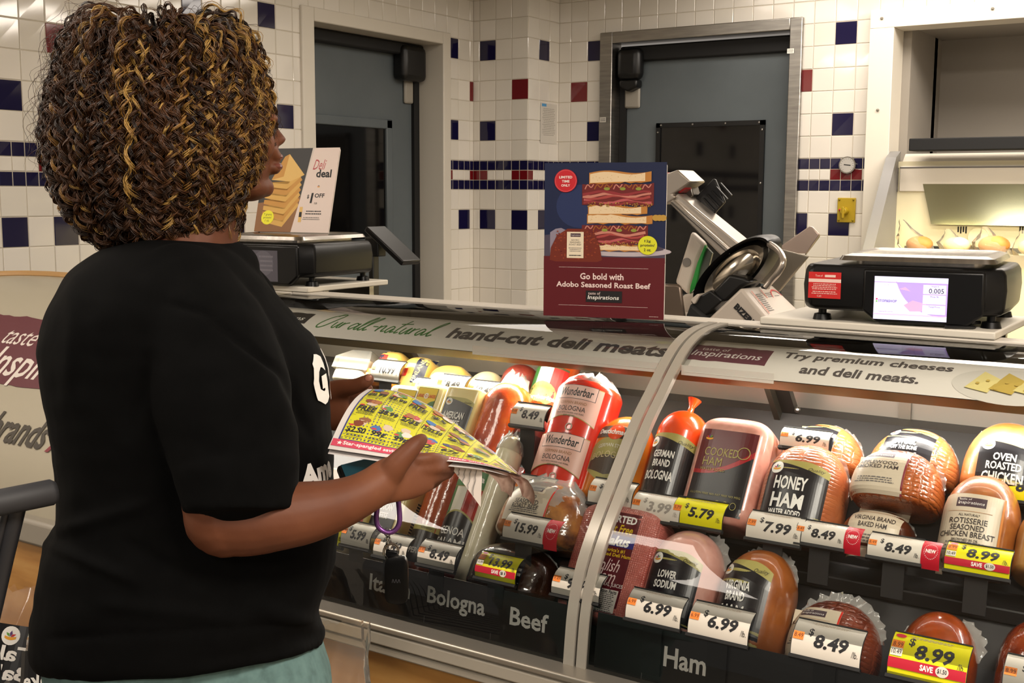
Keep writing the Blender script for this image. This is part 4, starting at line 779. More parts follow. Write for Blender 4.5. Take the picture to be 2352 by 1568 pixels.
# ------------------------------------------------------------------ meats and cheeses
TIER = {1: (1.897, .668), 2: (2.072, .831), 3: (2.232, .981)}
LY = np.array([0, math.cos(LEAN), -math.sin(LEAN)]); LZ = np.array([0, math.sin(LEAN), math.cos(LEAN)])
FILM = clear('shrink_film', '#fffaf0', rough=.12, ior=1.5, white=.26)
def tpt(tier, b, s=0.): return np.array([0, *TIER[tier]])-LY*b+LZ*s
def fit(tier, b, xl, xr, y, xt, yt):
    p0 = tpt(tier, b); a = onplane(xl, y, p0, LY); c = onplane(xr, y, p0, LY); t = onplane(xt, yt, p0, LY)
    return (a[0]+c[0])/2, c[0]-a[0], float(np.dot(t-p0, LZ)), (float(np.dot(a-p0, LZ))+float(np.dot(c-p0, LZ)))/2
class Product:
    """a leaning loaf or log: width w, height h, half depth b; e = roundness of the cross-section"""
    def __init__(s, name, label, cat, tier, X, w, h, b, mat, e=2., rt=None, rb=None, p=2., s0=0., yaw=0., taper=0., group=None, lump=0., lean=None, ybase=0.):
        s.a = w/2; s.b = b; s.h = h; s.e = e; s.rt = rt if rt is not None else w*.3; s.rb = rb if rb is not None else w*.12; s.p = p; s.taper = taper; s.lump = lump
        o = tpt(tier, b+.002+ybase, s0); o[0] = X; ly, lz = LY, LZ
        if lean is not None: ly = np.array([0, math.cos(lean), -math.sin(lean)]); lz = np.array([0, math.sin(lean), math.cos(lean)])
        cy, sy = math.cos(yaw), math.sin(yaw); xx = np.array([1, 0, 0])*cy+ly*sy; yy = ly*cy-np.array([1, 0, 0])*sy
        s.mw = Matrix(((xx[0], yy[0], lz[0], o[0]), (xx[1], yy[1], lz[1], o[1]), (xx[2], yy[2], lz[2], o[2]), (0, 0, 0, 1)))
        s.root = empty(name, label, cat, mw=s.mw, group=group); s.seed = sum(map(ord, label))
        mb = MB(); zs = sorted(set([0, h]+[s.rb*(1-math.cos(math.pi/2*i/7)) for i in range(8)]+[h-s.rt*(1-math.cos(math.pi/2*i/11)) for i in range(12)]+list(np.linspace(s.rb, h-s.rt, 14))))
        n = 56; R = []
        for z in zs:
            k = s.S(z); rr = []
            for i in range(n):
                t = 2*math.pi*i/n; c, q = math.cos(t), math.sin(t)
                x = s.a*k*math.copysign(abs(c)**(2/e), c); y = s.b*k*math.copysign(abs(q)**(2/e), q)
                rr.append((x, y, z))
            R.append(rr)
        if s.lump:
            R = [[tuple(Vector(q)*(1+s.lump*noise.noise(Vector(q)*22+Vector((s.seed % 91, 0, 0))))) if False else (q[0]*(1+s.d(q)), q[1]*(1+s.d(q)), q[2]) for q in rr] for rr in R]
        mb.rings(R, mat); s.body = mb.build('meat' if cat in ('meat', 'sausage') else 'cheese', s.root, smooth=True, sharp=60)
    def d(s, q): return s.lump*noise.noise(Vector((q[0]*14+s.seed % 91, q[1]*14, q[2]*14)))
    def S(s, z):
        k = 1.
        if z > s.h-s.rt: t = (s.h-z)/s.rt; k = max(1-(1-t)**s.p, 0)**(1/s.p)
        if z < s.rb: t = z/s.rb; k = min(k, .75+.25*max(1-(1-t)**2, 0)**.5)
        return max(k, .04)*(1-s.taper*z/s.h)
    def mp(s, x, z, l):
        k = s.S(min(max(z, 0), s.h)); q = min(abs(x)/(s.a*k), .999); y = -s.b*k*(1-q**s.e)**(1/s.e)
        if s.lump: f = 1+s.d((x, y, z)); y *= f
        # outward normal in the cross-section
        nx = math.copysign((abs(x)/(s.a*k)+1e-9)**(s.e-1)/(s.a*k), x); ny = -((abs(y)/(s.b*k)+1e-9)**(s.e-1))/(s.b*k); L = math.hypot(nx, ny)+1e-9
        l += .0008 if s.lump else 0
        return (x+nx/L*l, y+ny/L*l, z)
    def decal(s, **k): return Decal(s.mp, .00017, .0007)
    def part(s, mbd, name, **k): 
        mb = mbd.mb if isinstance(mbd, Decal) else mbd; return mb.build(name, s.root, **k)
    def fin(s, t0=15, t1=165, ext=.014, name='wrap_edge', zlo=.45, seed=0, yoff=.1):
        """ruffled seam of clear film standing off the outline"""
        rg = random.Random(seed+s.seed); P_ = []
        n = 46
        for i in range(n+1):
            z = s.h*zlo+(s.h*(1-zlo))*math.sin(math.pi/2*(1-abs(1-2*i/n))); z = min(z, s.h*.999); x = (1 if i < n/2 else -1)*s.a*s.S(z)
            if i < n*t0/180 or i > n*t1/180: continue
            P_.append((x, z))
        if len(P_) < 4: return
        rows_ = []
        ctr = np.array([0, s.h*.5]); m = 4
        for i, (x, z) in enumerate(P_):
            dv = np.array([x, z])-ctr; dv = dv/(np.linalg.norm(dv)+1e-9); f = math.sin(math.pi*min(max(i/(len(P_)-1), .02), .98))**.35; L = ext*(.75+.4*rg.random())*f
            rows_.append([(x+dv[0]*(L*j/m-.004), s.b*yoff+.004*math.sin(i*1.9+j*.8)*(j/m)+.002*rg.uniform(-1, 1)*j/m, z+dv[1]*(L*j/m-.004)) for j in range(m+1)])
        mb = MB(); mb.rings(rows_, FILM, False, False); return s.part(mb, name, smooth=True, sharp=80)
    def twist(s, mat, r=.012, L=.03, name='twisted_end'):
        mb = MB(); k = s.h; mb.tube([(0, 0, k-.012), (0, 0, k), (.001, 0, k+L*.4), (.003, 0, k+L)], [r*1.6, r*.6, r*.5, r*1.25], mat, 12); return s.part(mb, name, smooth=True)
    def cap(s, rr=.9, n=30, L=.02, name='film_gather', seed=1):
        """bunched film over the top"""
        rg = random.Random(seed+s.seed); R = []
        for j in range(5):
            t = j/4; z = s.h-s.rt*(.75)*(1-t)+L*t; k = s.S(min(s.h-s.rt*.75*(1-t), s.h))
            R.append([((s.a*max(k, .35)*rr+(.003+.006*t)*rg.uniform(-.4, 1))*math.cos(2*math.pi*i/n), (s.b*max(k, .35)*rr+.006*t*rg.uniform(-.4, 1))*math.sin(2*math.pi*i/n), z+(.009*rg.uniform(-1, 1)*t)) for i in range(n)])
        mb = MB(); mb.rings(R, FILM, False); return s.part(mb, name, smooth=True, sharp=80)
LBK = M('label_black', '#15141a', .28); LGOLD = M('label_gold', '#a89e58', .4); LCREAM = M('label_cream', '#cdbfa8', .4); LINKD = M('label_ink_plum', '#35202a', .5)
def storelabel(d, cx, cz, w, h, words, gold=True):
    """black own-brand label with a gold wave, emblem and stacked capitals: words = (text, height share, width share, z share)"""
    if gold: d.band([(cx-w/2+w*i/28, cz-h/2, cz+h/2-h*.10*max(0, (i/2-8)/6)**2) for i in range(29)], LGOLD, 8); d.band([(cx-w/2+w*i/28, cz-h/2, cz+h/2-h*(.03+.17*(i/28)**1.5)) for i in range(29)], LBK, 8)
    else: d.rect(cx-w/2, cz-h/2, cx+w/2, cz+h/2, LBK, 26, 10)
    fruit(d, cx-w*.36, cz+h*.38, w*.11)
    d.txt('Quality', cx+w*.30, cz+h*.385, h*.06, M('label_ink_dark', '#2a2a16', .5), w=w*.26, shear=.4)
    for t, hh, ww, zz in words: d.txt(t, cx-w*.06, cz+h*zz, h*hh, INKW, w=w*ww*.88, bold=.03)
    for i in range(3): d.rect(cx-w*.02+w*.13*i, cz-h*.44, cx+w*.09+w*.13*i, cz-h*.38, M('label_grey', '#8f8c8a', .5), 2, 1); d.k -= 1
    d.k += 1
def tastelabel(d, cx, cz, w, h, lines, small=True, side=None):
    d.rect(cx-w/2, cz-h/2, cx+w/2, cz+h/2, LCREAM, 26, 14)
    d.rect(cx-w*.24, cz+h*.31, cx+w*.24, cz+h*.44, LINKD, 6, 2); d.txt('taste of', cx-w*.1, cz+h*.415, h*.025, INKW, w=w*.2); d.txt('Inspirations', cx, cz+h*.36, h*.055, INKW, w=w*.42, shear=.15)
    for t, hh, ww, zz in lines: d.txt(t, cx, cz+h*zz, h*hh, M('label_ink_brown', '#2d2420', .5), w=w*ww, bold=.012)
    d.rect(cx-w*.35, cz+h*.245, cx+w*.35, cz+h*.25, M('label_rule', '#b07a4a', .5), 4, 1)
    if small: d.small(cx, cz-h*.22, w*.75, h*.14, GREYK, 3, 4)
    if side: d.rect(cx+w/2-w*.03, cz-h/2, cx+w/2, cz+h/2, side, 1, 6)
# --- meat surfaces
def netted(name, cols, sx_=60, sz_=55, amp=.5, rough=.3, coat=.6, scale=14):
    m = noisy(name, cols, scale, rough, .25, 70, coat=coat); nt = m.node_tree; N = nt.nodes; L = nt.links; b = N['Principled BSDF']
    bp = next(n for n in N if n.type == 'BUMP'); tc = next(n for n in N if n.type == 'TEX_COORD')
    hs = []
    for ax, sc in (('X', sx_), ('Z', sz_)):
        w = N.new('ShaderNodeTexWave'); w.wave_type = 'BANDS'; w.bands_direction = ax; w.inputs['Scale'].default_value = sc/6.283; w.inputs['Distortion'].default_value = 1.5; w.inputs['Detail'].default_value = 1; w.inputs['Detail Scale'].default_value = 4
        L.new(tc.outputs['Object'], w.inputs['Vector']); hs.append(w)
    mn = N.new('ShaderNodeMath'); mn.operation = 'MINIMUM'; pw = []
    for w in hs:
        p = N.new('ShaderNodeMath'); p.operation = 'POWER'; p.inputs[1].default_value = .35; L.new(w.outputs['Fac'], p.inputs[0]); pw.append(p)
    L.new(pw[0].outputs[0], mn.inputs[0]); L.new(pw[1].outputs[0], mn.inputs[1])
    b2 = N.new('ShaderNodeBump'); b2.inputs['Strength'].default_value = amp; b2.inputs['Distance'].default_value = .004
    L.new(mn.outputs[0], b2.inputs['Height']); L.new(bp.outputs['Normal'], b2.inputs['Normal'])
    L.new(b2.outputs['Normal'], b.inputs['Normal']); L.new(b2.outputs['Normal'], b.inputs['Coat Normal']); return m
ORG = M('casing_orange', '#e8480f', .22, coat=.8); RED = M('casing_red', '#d8260f', .22, coat=.8)
COOKED = noisy('cooked_ham', ['#c98a7a', '#d89c8c', '#c57d6c'], 26, .3, .05, 60, coat=.8); PINKH = noisy('pink_ham', ['#c98d80', '#dba597', '#b97a6a'], 12, .3, .15, 40, coat=.9)
HONEY = netted('honey_ham', ['#9c4c28', '#bc6c40', '#aa5a34'], 55, 260, .35); APPLE = netted('applewood_ham', ['#6f2c12', '#a5501f', '#b4632c'], 150, 230, .55)
SMOK = netted('smoked_ham', ['#844220', '#ae6a38', '#98542c'], 120, 200, .35); BLACKF = netted('forest_ham', ['#4a1c10', '#7a3620', '#8c4428'], 110, 230, .5)
VIRG = noisy('virginia_ham', ['#7d3d16', '#a45c26', '#96501f'], 14, .3, .2, 45, coat=.9); ROTI = noisy('rotisserie_breast', ['#7a3f16', '#9a5a24', '#8a4a1a'], 30, .3, .12, 60, coat=.9)
OVEN = noisy('oven_breast', ['#9c5224', '#bd7a3e', '#ab6530'], 10, .3, .15, 40, coat=.8); BUFF = noisy('buffalo_breast', ['#6b220a', '#99400f', '#82300c'], 16, .25, .1, 60, coat=1.)
ROAST = noisy('roast_beef', ['#5c2a10', '#9a5a26', '#b87838', '#4a2010'], 16, .25, .6, 55, coat=1.); DARKB = noisy('dark_beef', ['#1a0e0a', '#2e1a12', '#43281a'], 14, .2, .6, 40, coat=1.)
CAPI = noisy('capicola', ['#8f2408', '#c6480f', '#e07a24'], 14, .25, .5, 45, coat=1.); SALM = noisy('salami_dark', ['#4a130c', '#6b2014', '#7c2a1a'], 30, .5, .3, 120); PEPP = noisy('pepperoni', ['#8d2f12', '#b04a1e', '#9c3a16'], 12, .22, .3, 90, coat=1.)
GENO = noisy('salami_casing', ['#9c1a12', '#b52418', '#8b1410'], 20, .25, .2, 80, coat=.9); CREAMC = noisy('provolone_rind', ['#cdbb8c', '#ddcda2', '#c4b080'], 24, .45, .25, 80, coat=.3); WHITEC = noisy('provolone_white', ['#e6dcb8', '#f2e9cb', '#dcd0aa'], 18, .35, .3, 50, coat=.7)
YCH = M('cheese_yellow', '#e6c065', .3, coat=.5, sss=.15); PALEC = M('cheese_pale', '#e9d48e', .3, coat=.5, sss=.15); WCH = M('cheese_white', '#efe6c8', .35, coat=.4, sss=.1)
MUEN = noisy('muenster_rind', ['#c24a08', '#e8861c', '#f0a840'], 22, .35, .3, 60, coat=.5); NAVYB = M('band_navy', '#1a2140', .35); REDB = M('label_red', '#cf2a1a', .4); MARL = M('label_maroon', '#58101c', .3)
RIBS = noisy('glazed_meat', ['#2e0d06', '#6b250f', '#8c3a18'], 18, .15, .8, 45, coat=1.); KRAK = netted('krakus_ham', ['#b0574e', '#c97267', '#b8625a'], 480, 480, .5)
def mk(name, label, cat, tier, b, px, mat, hmin=None, **k):
    X, w, h, s = fit(tier, b, *px); h = max(h, hmin or 0); dn = k.pop('down', 0.); return Product(name, label, cat, tier, X, w, h+dn, b, mat, s0=k.pop('s0', 0.)-dn, **k)
# ---- row 2, left to right
p = mk('cheese_block', 'white sliced cheese block with a lakeside label, behind the flyer', 'cheese', 2, .045, (898, 992, 960, 960, 898), WCH, e=7, rt=.02, rb=.01, p=3)
def lake(d, cx, cz, w, h, red=None):
    BO = M('lake_border', '#4a4a3a', .5); SK = M('lake_sky', '#e8c52c', .5); d.rect(cx-w/2, cz-h/2, cx+w/2, cz+h/2, BO, 4, 4); d.rect(cx-w*.48, cz-h*.48, cx+w*.48, cz+h*.48, SK, 4, 4)
    d.rect(cx-w*.48, cz-h*.48, cx+w*.48, cz-h*.25, M('lake_water', '#6fb0d8', .5), 4, 2); GN = M('lake_green', '#3e6a2c', .5)
    for sg in (-1, 1): d.poly([(cx+sg*w*.48, cz-h*.3), (cx+sg*w*.48, cz-h*.06), (cx+sg*w*.3, cz-h*.12), (cx+sg*w*.08, cz-h*.3)], GN)
    d.ell(cx, cz+h*.12, w*.12, h*.13, M('lake_sun', '#f4ecd0', .5), 16); d.txt("LAND O LAKES", cx, cz+h*.12, h*.15, M('lake_red', '#c8401c', .5), w=w*.92, bold=.03)
d = p.decal(); lake(d, .0, p.h-.042, .055, .05); p.part(d, 'label')
p = mk('cheese_block', 'yellow cheese block with a red AMERICAN label under a lakeside picture', 'cheese', 2, .045, (956, 1038, 955, 1003, 893), PALEC, e=7, rt=.02, rb=.01, p=3)
d = p.decal(); lake(d, -.002, p.h-.045, .056, .055); d.rect(-.034, p.h-.098, .032, p.h-.074, REDB, 6, 2); d.txt('AMERICAN', 0, p.h-.086, .010, INKW, w=.052, bold=.03); p.part(d, 'label')
p = mk('cheese_block', 'pale American cheese block with a black and gold label, left of the salami', 'cheese', 2, .05, (1030, 1118, 965, 1090, 905), PALEC, e=8, rt=.012, rb=.01, p=3)
d = p.decal(); storelabel(d, .002, p.h-.082, .078, .10, [('AMERICAN', .17, .82, .06), ('CHEESE', .17, .66, -.14)]); p.part(d, 'label')
mb = MB(); mb.add([(p.a+.0008, -.006, p.h*.35), (p.a+.0008, .010, p.h*.35), (p.a+.0008, .010, p.h*.75), (p.a+.0008, -.006, p.h*.75)], [(0, 1, 2, 3)], M('code_ground', '#e9d9a0', .5))
for i in range(12): z = p.h*(.36+.03*i); mb.add([(p.a+.0014, -.005, z), (p.a+.0014, .009, z), (p.a+.0014, .009, z+.004+.002*(i % 3)), (p.a+.0014, -.005, z+.004+.002*(i % 3))], [(0, 1, 2, 3)], INK)
p.part(mb, 'barcode_label')
p = mk('capicola', 'orange red capicola roll in crinkled clear film, beside the American cheese', 'meat', 2, .052, (1108, 1212, 960, 1180, 882), CAPI, e=2.1, rt=.06, lump=.05); p.cap(rr=.75, L=.022)
d = p.decal(); q = .05; d.ell(-.012, q, .034, .028, M('label_olive', '#4a4a2a', .4), 24); d.ell(-.012, q, .030, .024, INKW, 24); d.rect(-.012, q-.02, .016, q+.02, M('label_flag_red', '#b01a14', .4), 4, 3); p.part(d, 'label')
p = mk('hard_salami', 'hard salami with a black label, between the capicola and the red bologna', 'sausage', 2, .042, (1168, 1248, 1045, 1222, 960), SALM, e=2., rt=.03)
d = p.decal(); z = p.h*.55; d.rect(-.036, .02, .038, p.h*.72, LBK, 24, 6); d.txt('HARD', .0, z+.012, .018, INKW, w=.05, bold=.012); d.txt('SALAMI', .0, z-.012, .018, INKW, w=.062, bold=.012); d.rect(-.036, .02, .038, z-.045, GENO, 8, 3); d.ell(-.016, z-.038, .018, .010, LGOLD, 16); p.part(d, 'label')
p = mk('bologna', 'tall red German bologna with two pale pink name labels', 'sausage', 2, .063, (1258, 1402, 1000, 1340, 878), RED, e=2., rt=.035, rb=.02)
d = p.decal(); PKL_ = M('label_pink', '#e2b0a0', .35)
def wunder(d, zc, w, pk):
    h = .085; d.band([(-w/2+w*i/40, zc-h*.55+.016*(1-(2*i/40-1)**2), zc+h*.45) for i in range(41)], LGOLD, 4); d.band([(-w/2+w*i/40, zc-h*.53+.016*(1-(2*i/40-1)**2), zc+h*.43) for i in range(41)], pk, 6)
    x0 = w*.02; d.rect(x0-.044, zc+.008, x0+.044, zc+.04, INK, 24, 2); d.rect(x0-.043, zc+.009, x0+.043, zc+.039, M('label_pinkpale', '#ecc3b6', .35), 24, 2); d.txt('Wunderbar', x0, zc+.024, .019, INK, w=.075, bold=.02, shear=.12)
    d.txt('GERMAN BRAND', x0, zc-.001, .0065, M('label_brown_ink', '#9a6a3a', .5), w=.06); d.txt('BOLOGNA', x0, zc-.014, .011, INK, w=.062); d.txt('MADE WITH CHICKEN AND PORK,', x0, zc-.025, .004, INK, w=.062); d.txt('BEEF ADDED', x0, zc-.031, .004, INK, w=.026)
    d.ell(.01, zc-.055, .008, .008, M('label_stamp', '#b8a898', .5), 16, inner=.7, m=1); d.small(.01, zc-.069, .024, .003, INK, 1, 3)
wunder(d, p.h*.73, .112, PKL_); wunder(d, p.h*.32, .112, PKL_); p.part(d, 'label'); p.cap(rr=.95, L=.012)
p = mk('bologna', 'amber German style bologna with a dark arched label, just left of the glass seam', 'sausage', 2, .058, (1357, 1492, 1075, 1440, 960), noisy('casing_amber', ['#b8590e', '#d67c1c', '#e2962c'], 16, .22, .15, 60, coat=1.), e=2., rt=.075, rb=.02)
d = p.decal(); z = p.h*.42; BR_ = M('label_umber', '#3a2a1c', .4); d.band([(-.05+.1*i/16, z-.05+.03*abs(2*i/16-1), z+.03+.022*(1-(2*i/16-1)**2)) for i in range(17)], LGOLD, 6); d.band([(-.046+.092*i/16, z-.03+.012*abs(2*i/16-1), z-.002+.015*(1-(2*i/16-1)**2)) for i in range(17)], BR_, 5); d.rect(-.046, z+.05, .046, z+.078, BR_, 8, 2)
d.ell(0, z+.064, .018, .018, ORG, 16); d.txt('Deutschmacher', 0, z+.064, .012, INKW, w=.08, bold=.03); d.txt('GERMAN STYLE', 0, z+.034, .008, INKW, w=.06, arc=6); d.txt('BOLOGNA', 0, z+.014, .014, M('label_cream_ink', '#d8c89a', .5), w=.078, arc=5); d.rect(.03, .015, .052, .06, M('label_facts', '#cfc4b4', .5), 4, 4); d.small(.041, .038, .02, .04, INK, 8, 2); p.part(d, 'label')
mb = MB(); mb.rings([[(-p.a*.75+.012*math.cos(t)*k, .002*k*math.sin(3*t), p.h-.055+.02*i+.014*math.sin(t)*k) for t in [2*math.pi*j/10 for j in range(10)]] for i, k in ((0, .2), (.3, 1.2), (.6, 1.5))], FILM, False); p.part(mb, 'film_gather', smooth=True)
p = mk('bologna', 'bright orange German brand bologna with a knotted top and black label', 'sausage', 2, .056, (1498, 1612, 1060, 1575, 948), ORG, e=2., rt=.055, rb=.02); p.twist(ORG)
d = p.decal(); storelabel(d, .002, p.h*.38, .098, .150, [('GERMAN', .10, .50, .20), ('BRAND', .10, .42, .07), ('BOLOGNA', .13, .66, -.10)]); p.part(d, 'label')
p = mk('cooked_ham', 'boxy pale pink cooked ham with a red and black label', 'meat', 2, .058, (1598, 1768, 1100, 1695, 972), COOKED, e=4.5, rt=.045, rb=.03, p=2.6)
d = p.decal(); z = p.h*.44; d.rect(-.056, z-.085, .056, z+.083, LBK, 26, 10); d.band([(-.056+.112*i/14, z-.02+.055*(i/14)**2+.012*(1-i/14), z+.083) for i in range(15)], M('label_crimson', '#a3141f', .28), 6); d.band([(-.056+.112*i/14, z-.012+.06*(i/14)**2+.012*(1-i/14), z+.083) for i in range(15)], M('label_wine', '#58131a', .28), 6)
fruit(d, -.04, z+.066, .012, False); d.txt('COOKED', -.008, z+.037, .017, LGOLD, w=.068); d.txt('HAM', -.022, z+.017, .017, LGOLD, w=.038); d.txt('WATER ADDED', -.018, z+.001, .006, LGOLD, w=.05); d.ell(.036, z+.04, .0125, .0125, LGOLD, 20, inner=.88, m=1); d.txt('GLUTEN FREE 96% FAT FREE NO MSG', 0, z-.048, .004, LGOLD, w=.1)
for i in range(3): d.ell(.008+.016*i, z-.066, .006, .0075, LGOLD, 14, inner=.85, m=1)
p.part(d, 'label'); mb = MB(); mb.rings([[(p.a*.86+.02*i+.004*math.sin(j*2.1), .01*math.cos(j*.9), p.h*.62+.05*(j/11)-.01*i) for j in range(12)] for i in (0, .5, 1, 1.4)], FILM, False, False); p.part(mb, 'film_gather', smooth=True)
p = mk('honey_ham', 'ridged orange honey ham with a black HONEY HAM label', 'meat', 2, .070, (1757, 1948, 1135, 1855, 1028), HONEY, e=2.5, rt=.095, rb=.03, p=2.2)
d = p.decal(); storelabel(d, .0, p.h*.35, .112, .135, [('HONEY', .19, .62, .16), ('HAM', .21, .60, -.09), ('WATER ADDED', .08, .60, -.26)]); p.part(d, 'label'); p.fin(ext=.012, zlo=.3)
p = mk('baked_ham', 'dark Virginia baked ham lying under the applewood ham', 'meat', 2, .062, (1942, 2112, 1215, 2030, 1178), DARKB if False else noisy('baked_ham_skin', ['#2f120a', '#5a2814', '#3d180c'], 14, .25, .3, 50, coat=1.), e=2.6, rt=.05, rb=.02); hB = p.h
d = p.decal(); tastelabel(d, .0, p.h*.46, .088, .11, [('VIRGINIA BRAND', .085, .8, .12), ('BAKED HAM', .085, .55, .0)]); p.part(d, 'label'); p.fin(ext=.01, zlo=.4)
X, w, h, s_ = fit(2, .075, 1955, 2165, 1150, 2085, 1042); 
p = Product('applewood_ham', 'trapezoid netted applewood smoked ham with a pale label, stacked on the dark baked ham', 'meat', 2, X, w, max(h-hB-.004, .09), .075, APPLE, e=2.7, rt=.075, rb=.02, p=2.1, s0=hB+.002, ybase=.0)
d = p.decal(); tastelabel(d, -.024, p.h*.44, .10, p.h*.80, [('APPLEWOOD', .085, .68, .17), ('SMOKED HAM', .085, .74, .07)], side=M('label_edge_wine', '#7a2030', .4)); p.part(d, 'label'); p.fin(ext=.016, zlo=.2)
p = mk('chicken_breast', 'smooth brown rotisserie chicken breast with a pale arched label', 'meat', 2, .068, (2168, 2348, 1195, 2262, 1098), ROTI, e=2.4, rt=.085, rb=.03, p=2.1)
d = p.decal(); tastelabel(d, -.008, p.h*.30, .10, .13, [('ALL NATURAL*', .035, .34, .20), ('ROTISSERIE', .075, .6, .12), ('SEASONED', .075, .54, .03), ('CHICKEN BREAST', .075, .86, -.06), ('BROWNED IN OIL', .035, .42, -.14)], small=True, side=M('label_edge_amber', '#b8702a', .4)); p.part(d, 'label'); p.fin(ext=.008, zlo=.6)
p = mk('turkey_breast', 'pale brown roast breast cut off at the right edge, second row', 'meat', 2, .065, (2338, 2490, 1230, 2420, 1160), noisy('pale_breast', ['#94602c', '#b98548', '#a87238'], 12, .3, .2, 60, coat=.8), e=2.3, rt=.08)
# ---- row 3, left to right
p = mk('cheese_wedge', 'white cheese block tented in clear film, at the far left of the top row', 'cheese', 3, .05, (783, 862, 885, 826, 858), WCH, hmin=.07, e=6, rt=.01, rb=.01); mb = MB(); mb.rings([[(sx_*p.a*1.05*k, sy_*p.b*1.05*k, p.h*.9+hh) for sx_, sy_ in ((-1, -1), (1, -1), (1, 1), (-1, 1))] for k, hh in ((1, -.03), (1., .0), (.55, .03), (.12, .042))], FILM, True); p.part(mb, 'film_tent')
p = mk('muenster_cheese', 'orange rinded muenster cheese block beside the white wedge', 'cheese', 3, .048, (850, 925, 905, 880, 868), MUEN, hmin=.05, e=6, rt=.012, rb=.01, ybase=.005)
p = mk('cheese_block', 'golden cheese block with a navy band, leftmost of the two with navy bands', 'cheese', 3, .045, (882, 938, 850, 915, 814), YCH, e=4, rt=.03, rb=.01); d = p.decal(); d.rect(-.030, .02, -.012, p.h*.97, NAVYB, 4, 8); d.rect(-.03, .06, .0, .085, REDB, 4, 2); p.part(d, 'label')
p = mk('cheese_block', 'golden cheese block with a navy band lettered FINL', 'cheese', 3, .045, (940, 1002, 870, 968, 826), YCH, e=4, rt=.03, rb=.01); d = p.decal(); d.rect(.004, .02, .034, p.h*.96, NAVYB, 5, 8); d.txt('FINLANDIA', .018, p.h*.62, .012, M('label_sand', '#d8c88a', .5), w=.08, rot=math.pi/2-.25, bold=.02); d.rect(-.034, p.h*.35, -.014, p.h*.55, REDB, 4, 3); p.part(d, 'label')
p = mk('cheese_block', 'rounded pale yellow swiss cheese behind the double price tags', 'cheese', 3, .05, (1003, 1085, 880, 1040, 844), YCH, e=4, rt=.045, rb=.01)
p = mk('cheese_round', 'cream dome of provolone behind the third 8.49 tag', 'cheese', 3, .05, (1085, 1160, 895, 1120, 857), CREAMC, e=2.2, rt=.05, rb=.01)
p = mk('salami', 'dark reddish brown salami dome at the back of the top row', 'sausage', 3, .052, (1160, 1240, 880, 1200, 842), SALM, e=2., rt=.045, rb=.01)
p = mk('salami_log', 'long orange salami with a white and green label rising behind the red bologna', 'sausage', 3, .046, (1232, 1318, 880, 1298, 800), noisy('casing_orange_grain', ['#b5420a', '#cf5a12', '#a83808'], 30, .3, .3, 120, coat=.6, stretch=(1, 1, .2)), hmin=.16, e=2., rt=.03, rb=.01)
d = p.decal(); z = .065; d.rect(-.043, .0, .043, z+.03, INKW, 10, 4); d.rect(-.043, .0, -.02, z+.03, M('label_flag_green', '#2c6a30', .4), 4, 4); d.rect(.016, 0, .043, z+.03, M('label_flag_red', '#b01a14', .4), 4, 4); d.rect(-.043, z+.03, .043, z+.035, M('label_olive', '#4a4a2a', .4), 8, 1); d.ell(0, .03, .035, .03, LGOLD, 20); d.txt('Margherita', 0, .02, .014, INKW, w=.072, bold=.03, shear=.1); p.part(d, 'label')
p = mk('smoked_ham', 'half hidden smoked ham behind the 6.99 tag, right of the seam', 'meat', 3, .062, (1800, 1992, 1045, 1895, 980), SMOK, e=2.4, rt=.09, rb=.02, p=2.1, down=.06); d = p.decal(); storelabel(d, -.012, p.h-.05, .085, .09, [('smoked', .17, .6, .1), ('OFF THE BONE', .10, .6, -.06)]); p.part(d, 'label'); p.fin(ext=.01, zlo=.2)
p = mk('sweet_ham', 'sweet off the bone ham behind the applewood ham', 'meat', 3, .065, (1998, 2212, 1060, 2100, 990), SMOK, e=2.4, rt=.095, rb=.02, p=2.1, down=.06); d = p.decal(); storelabel(d, -.004, p.h-.058, .088, .10, [('sweet', .16, .5, .14), ('OFF THE BONE', .09, .6, .0), ('HAM', .22, .62, -.2)]); p.part(d, 'label'); p.fin(ext=.009, zlo=.25)
p = mk('chicken_breast', 'large glossy oven roasted chicken breast at the right of the back row', 'meat', 3, .068, (2216, 2420, 1060, 2325, 978), OVEN, e=2.4, rt=.10, rb=.02, p=2.1, down=.06); d = p.decal(); storelabel(d, .012, p.h-.105, .10, .105, [('OVEN', .14, .42, .16), ('ROASTED', .14, .64, -.0), ('CHICKEN', .18, .74, -.2)]); p.part(d, 'label'); p.fin(t0=60, t1=175, ext=.012, zlo=.3)
# ---- row 1 (front), left to right
p = mk('cheese_block', 'orange cheddar block low in the front row, beside the shopper', 'cheese', 1, .045, (745, 805, 1170, 800, 1085), M('cheddar_orange', '#d98c2a', .35, coat=.4), e=6, rt=.012)
p = mk('cheese_block', 'pale yellow cheese block with a red AMERICAN label, low under the forearm', 'cheese', 1, .045, (812, 880, 1180, 870, 1090), PALEC, e=6, rt=.012); d = p.decal(); d.rect(-.03, .085, .03, .11, REDB, 5, 2); d.txt('AMERICAN', 0, .097, .01, INKW, w=.05, bold=.03); lake(d, 0, .14, .05, .05); p.part(d, 'label')
p = mk('cheese_block', 'American cheese block with a dark label, hanging carabiner in front', 'cheese', 1, .048, (882, 958, 1185, 968, 1082), PALEC, e=7, rt=.012); d = p.decal(); storelabel(d, -.006, p.h*.50, .068, .12, [('AMERICAN', .12, .8, .10), ('CHEESE', .12, .6, -.06), ('2 pounds', .08, .6, -.3)]); p.part(d, 'label')
mb = MB(); mb.add([(p.a+.0008, -.012, p.h*.3), (p.a+.0008, .012, p.h*.3), (p.a+.0008, .012, p.h*.7), (p.a+.0008, -.012, p.h*.7)], [(0, 1, 2, 3)], M('code_ground', '#e9d9a0', .5))
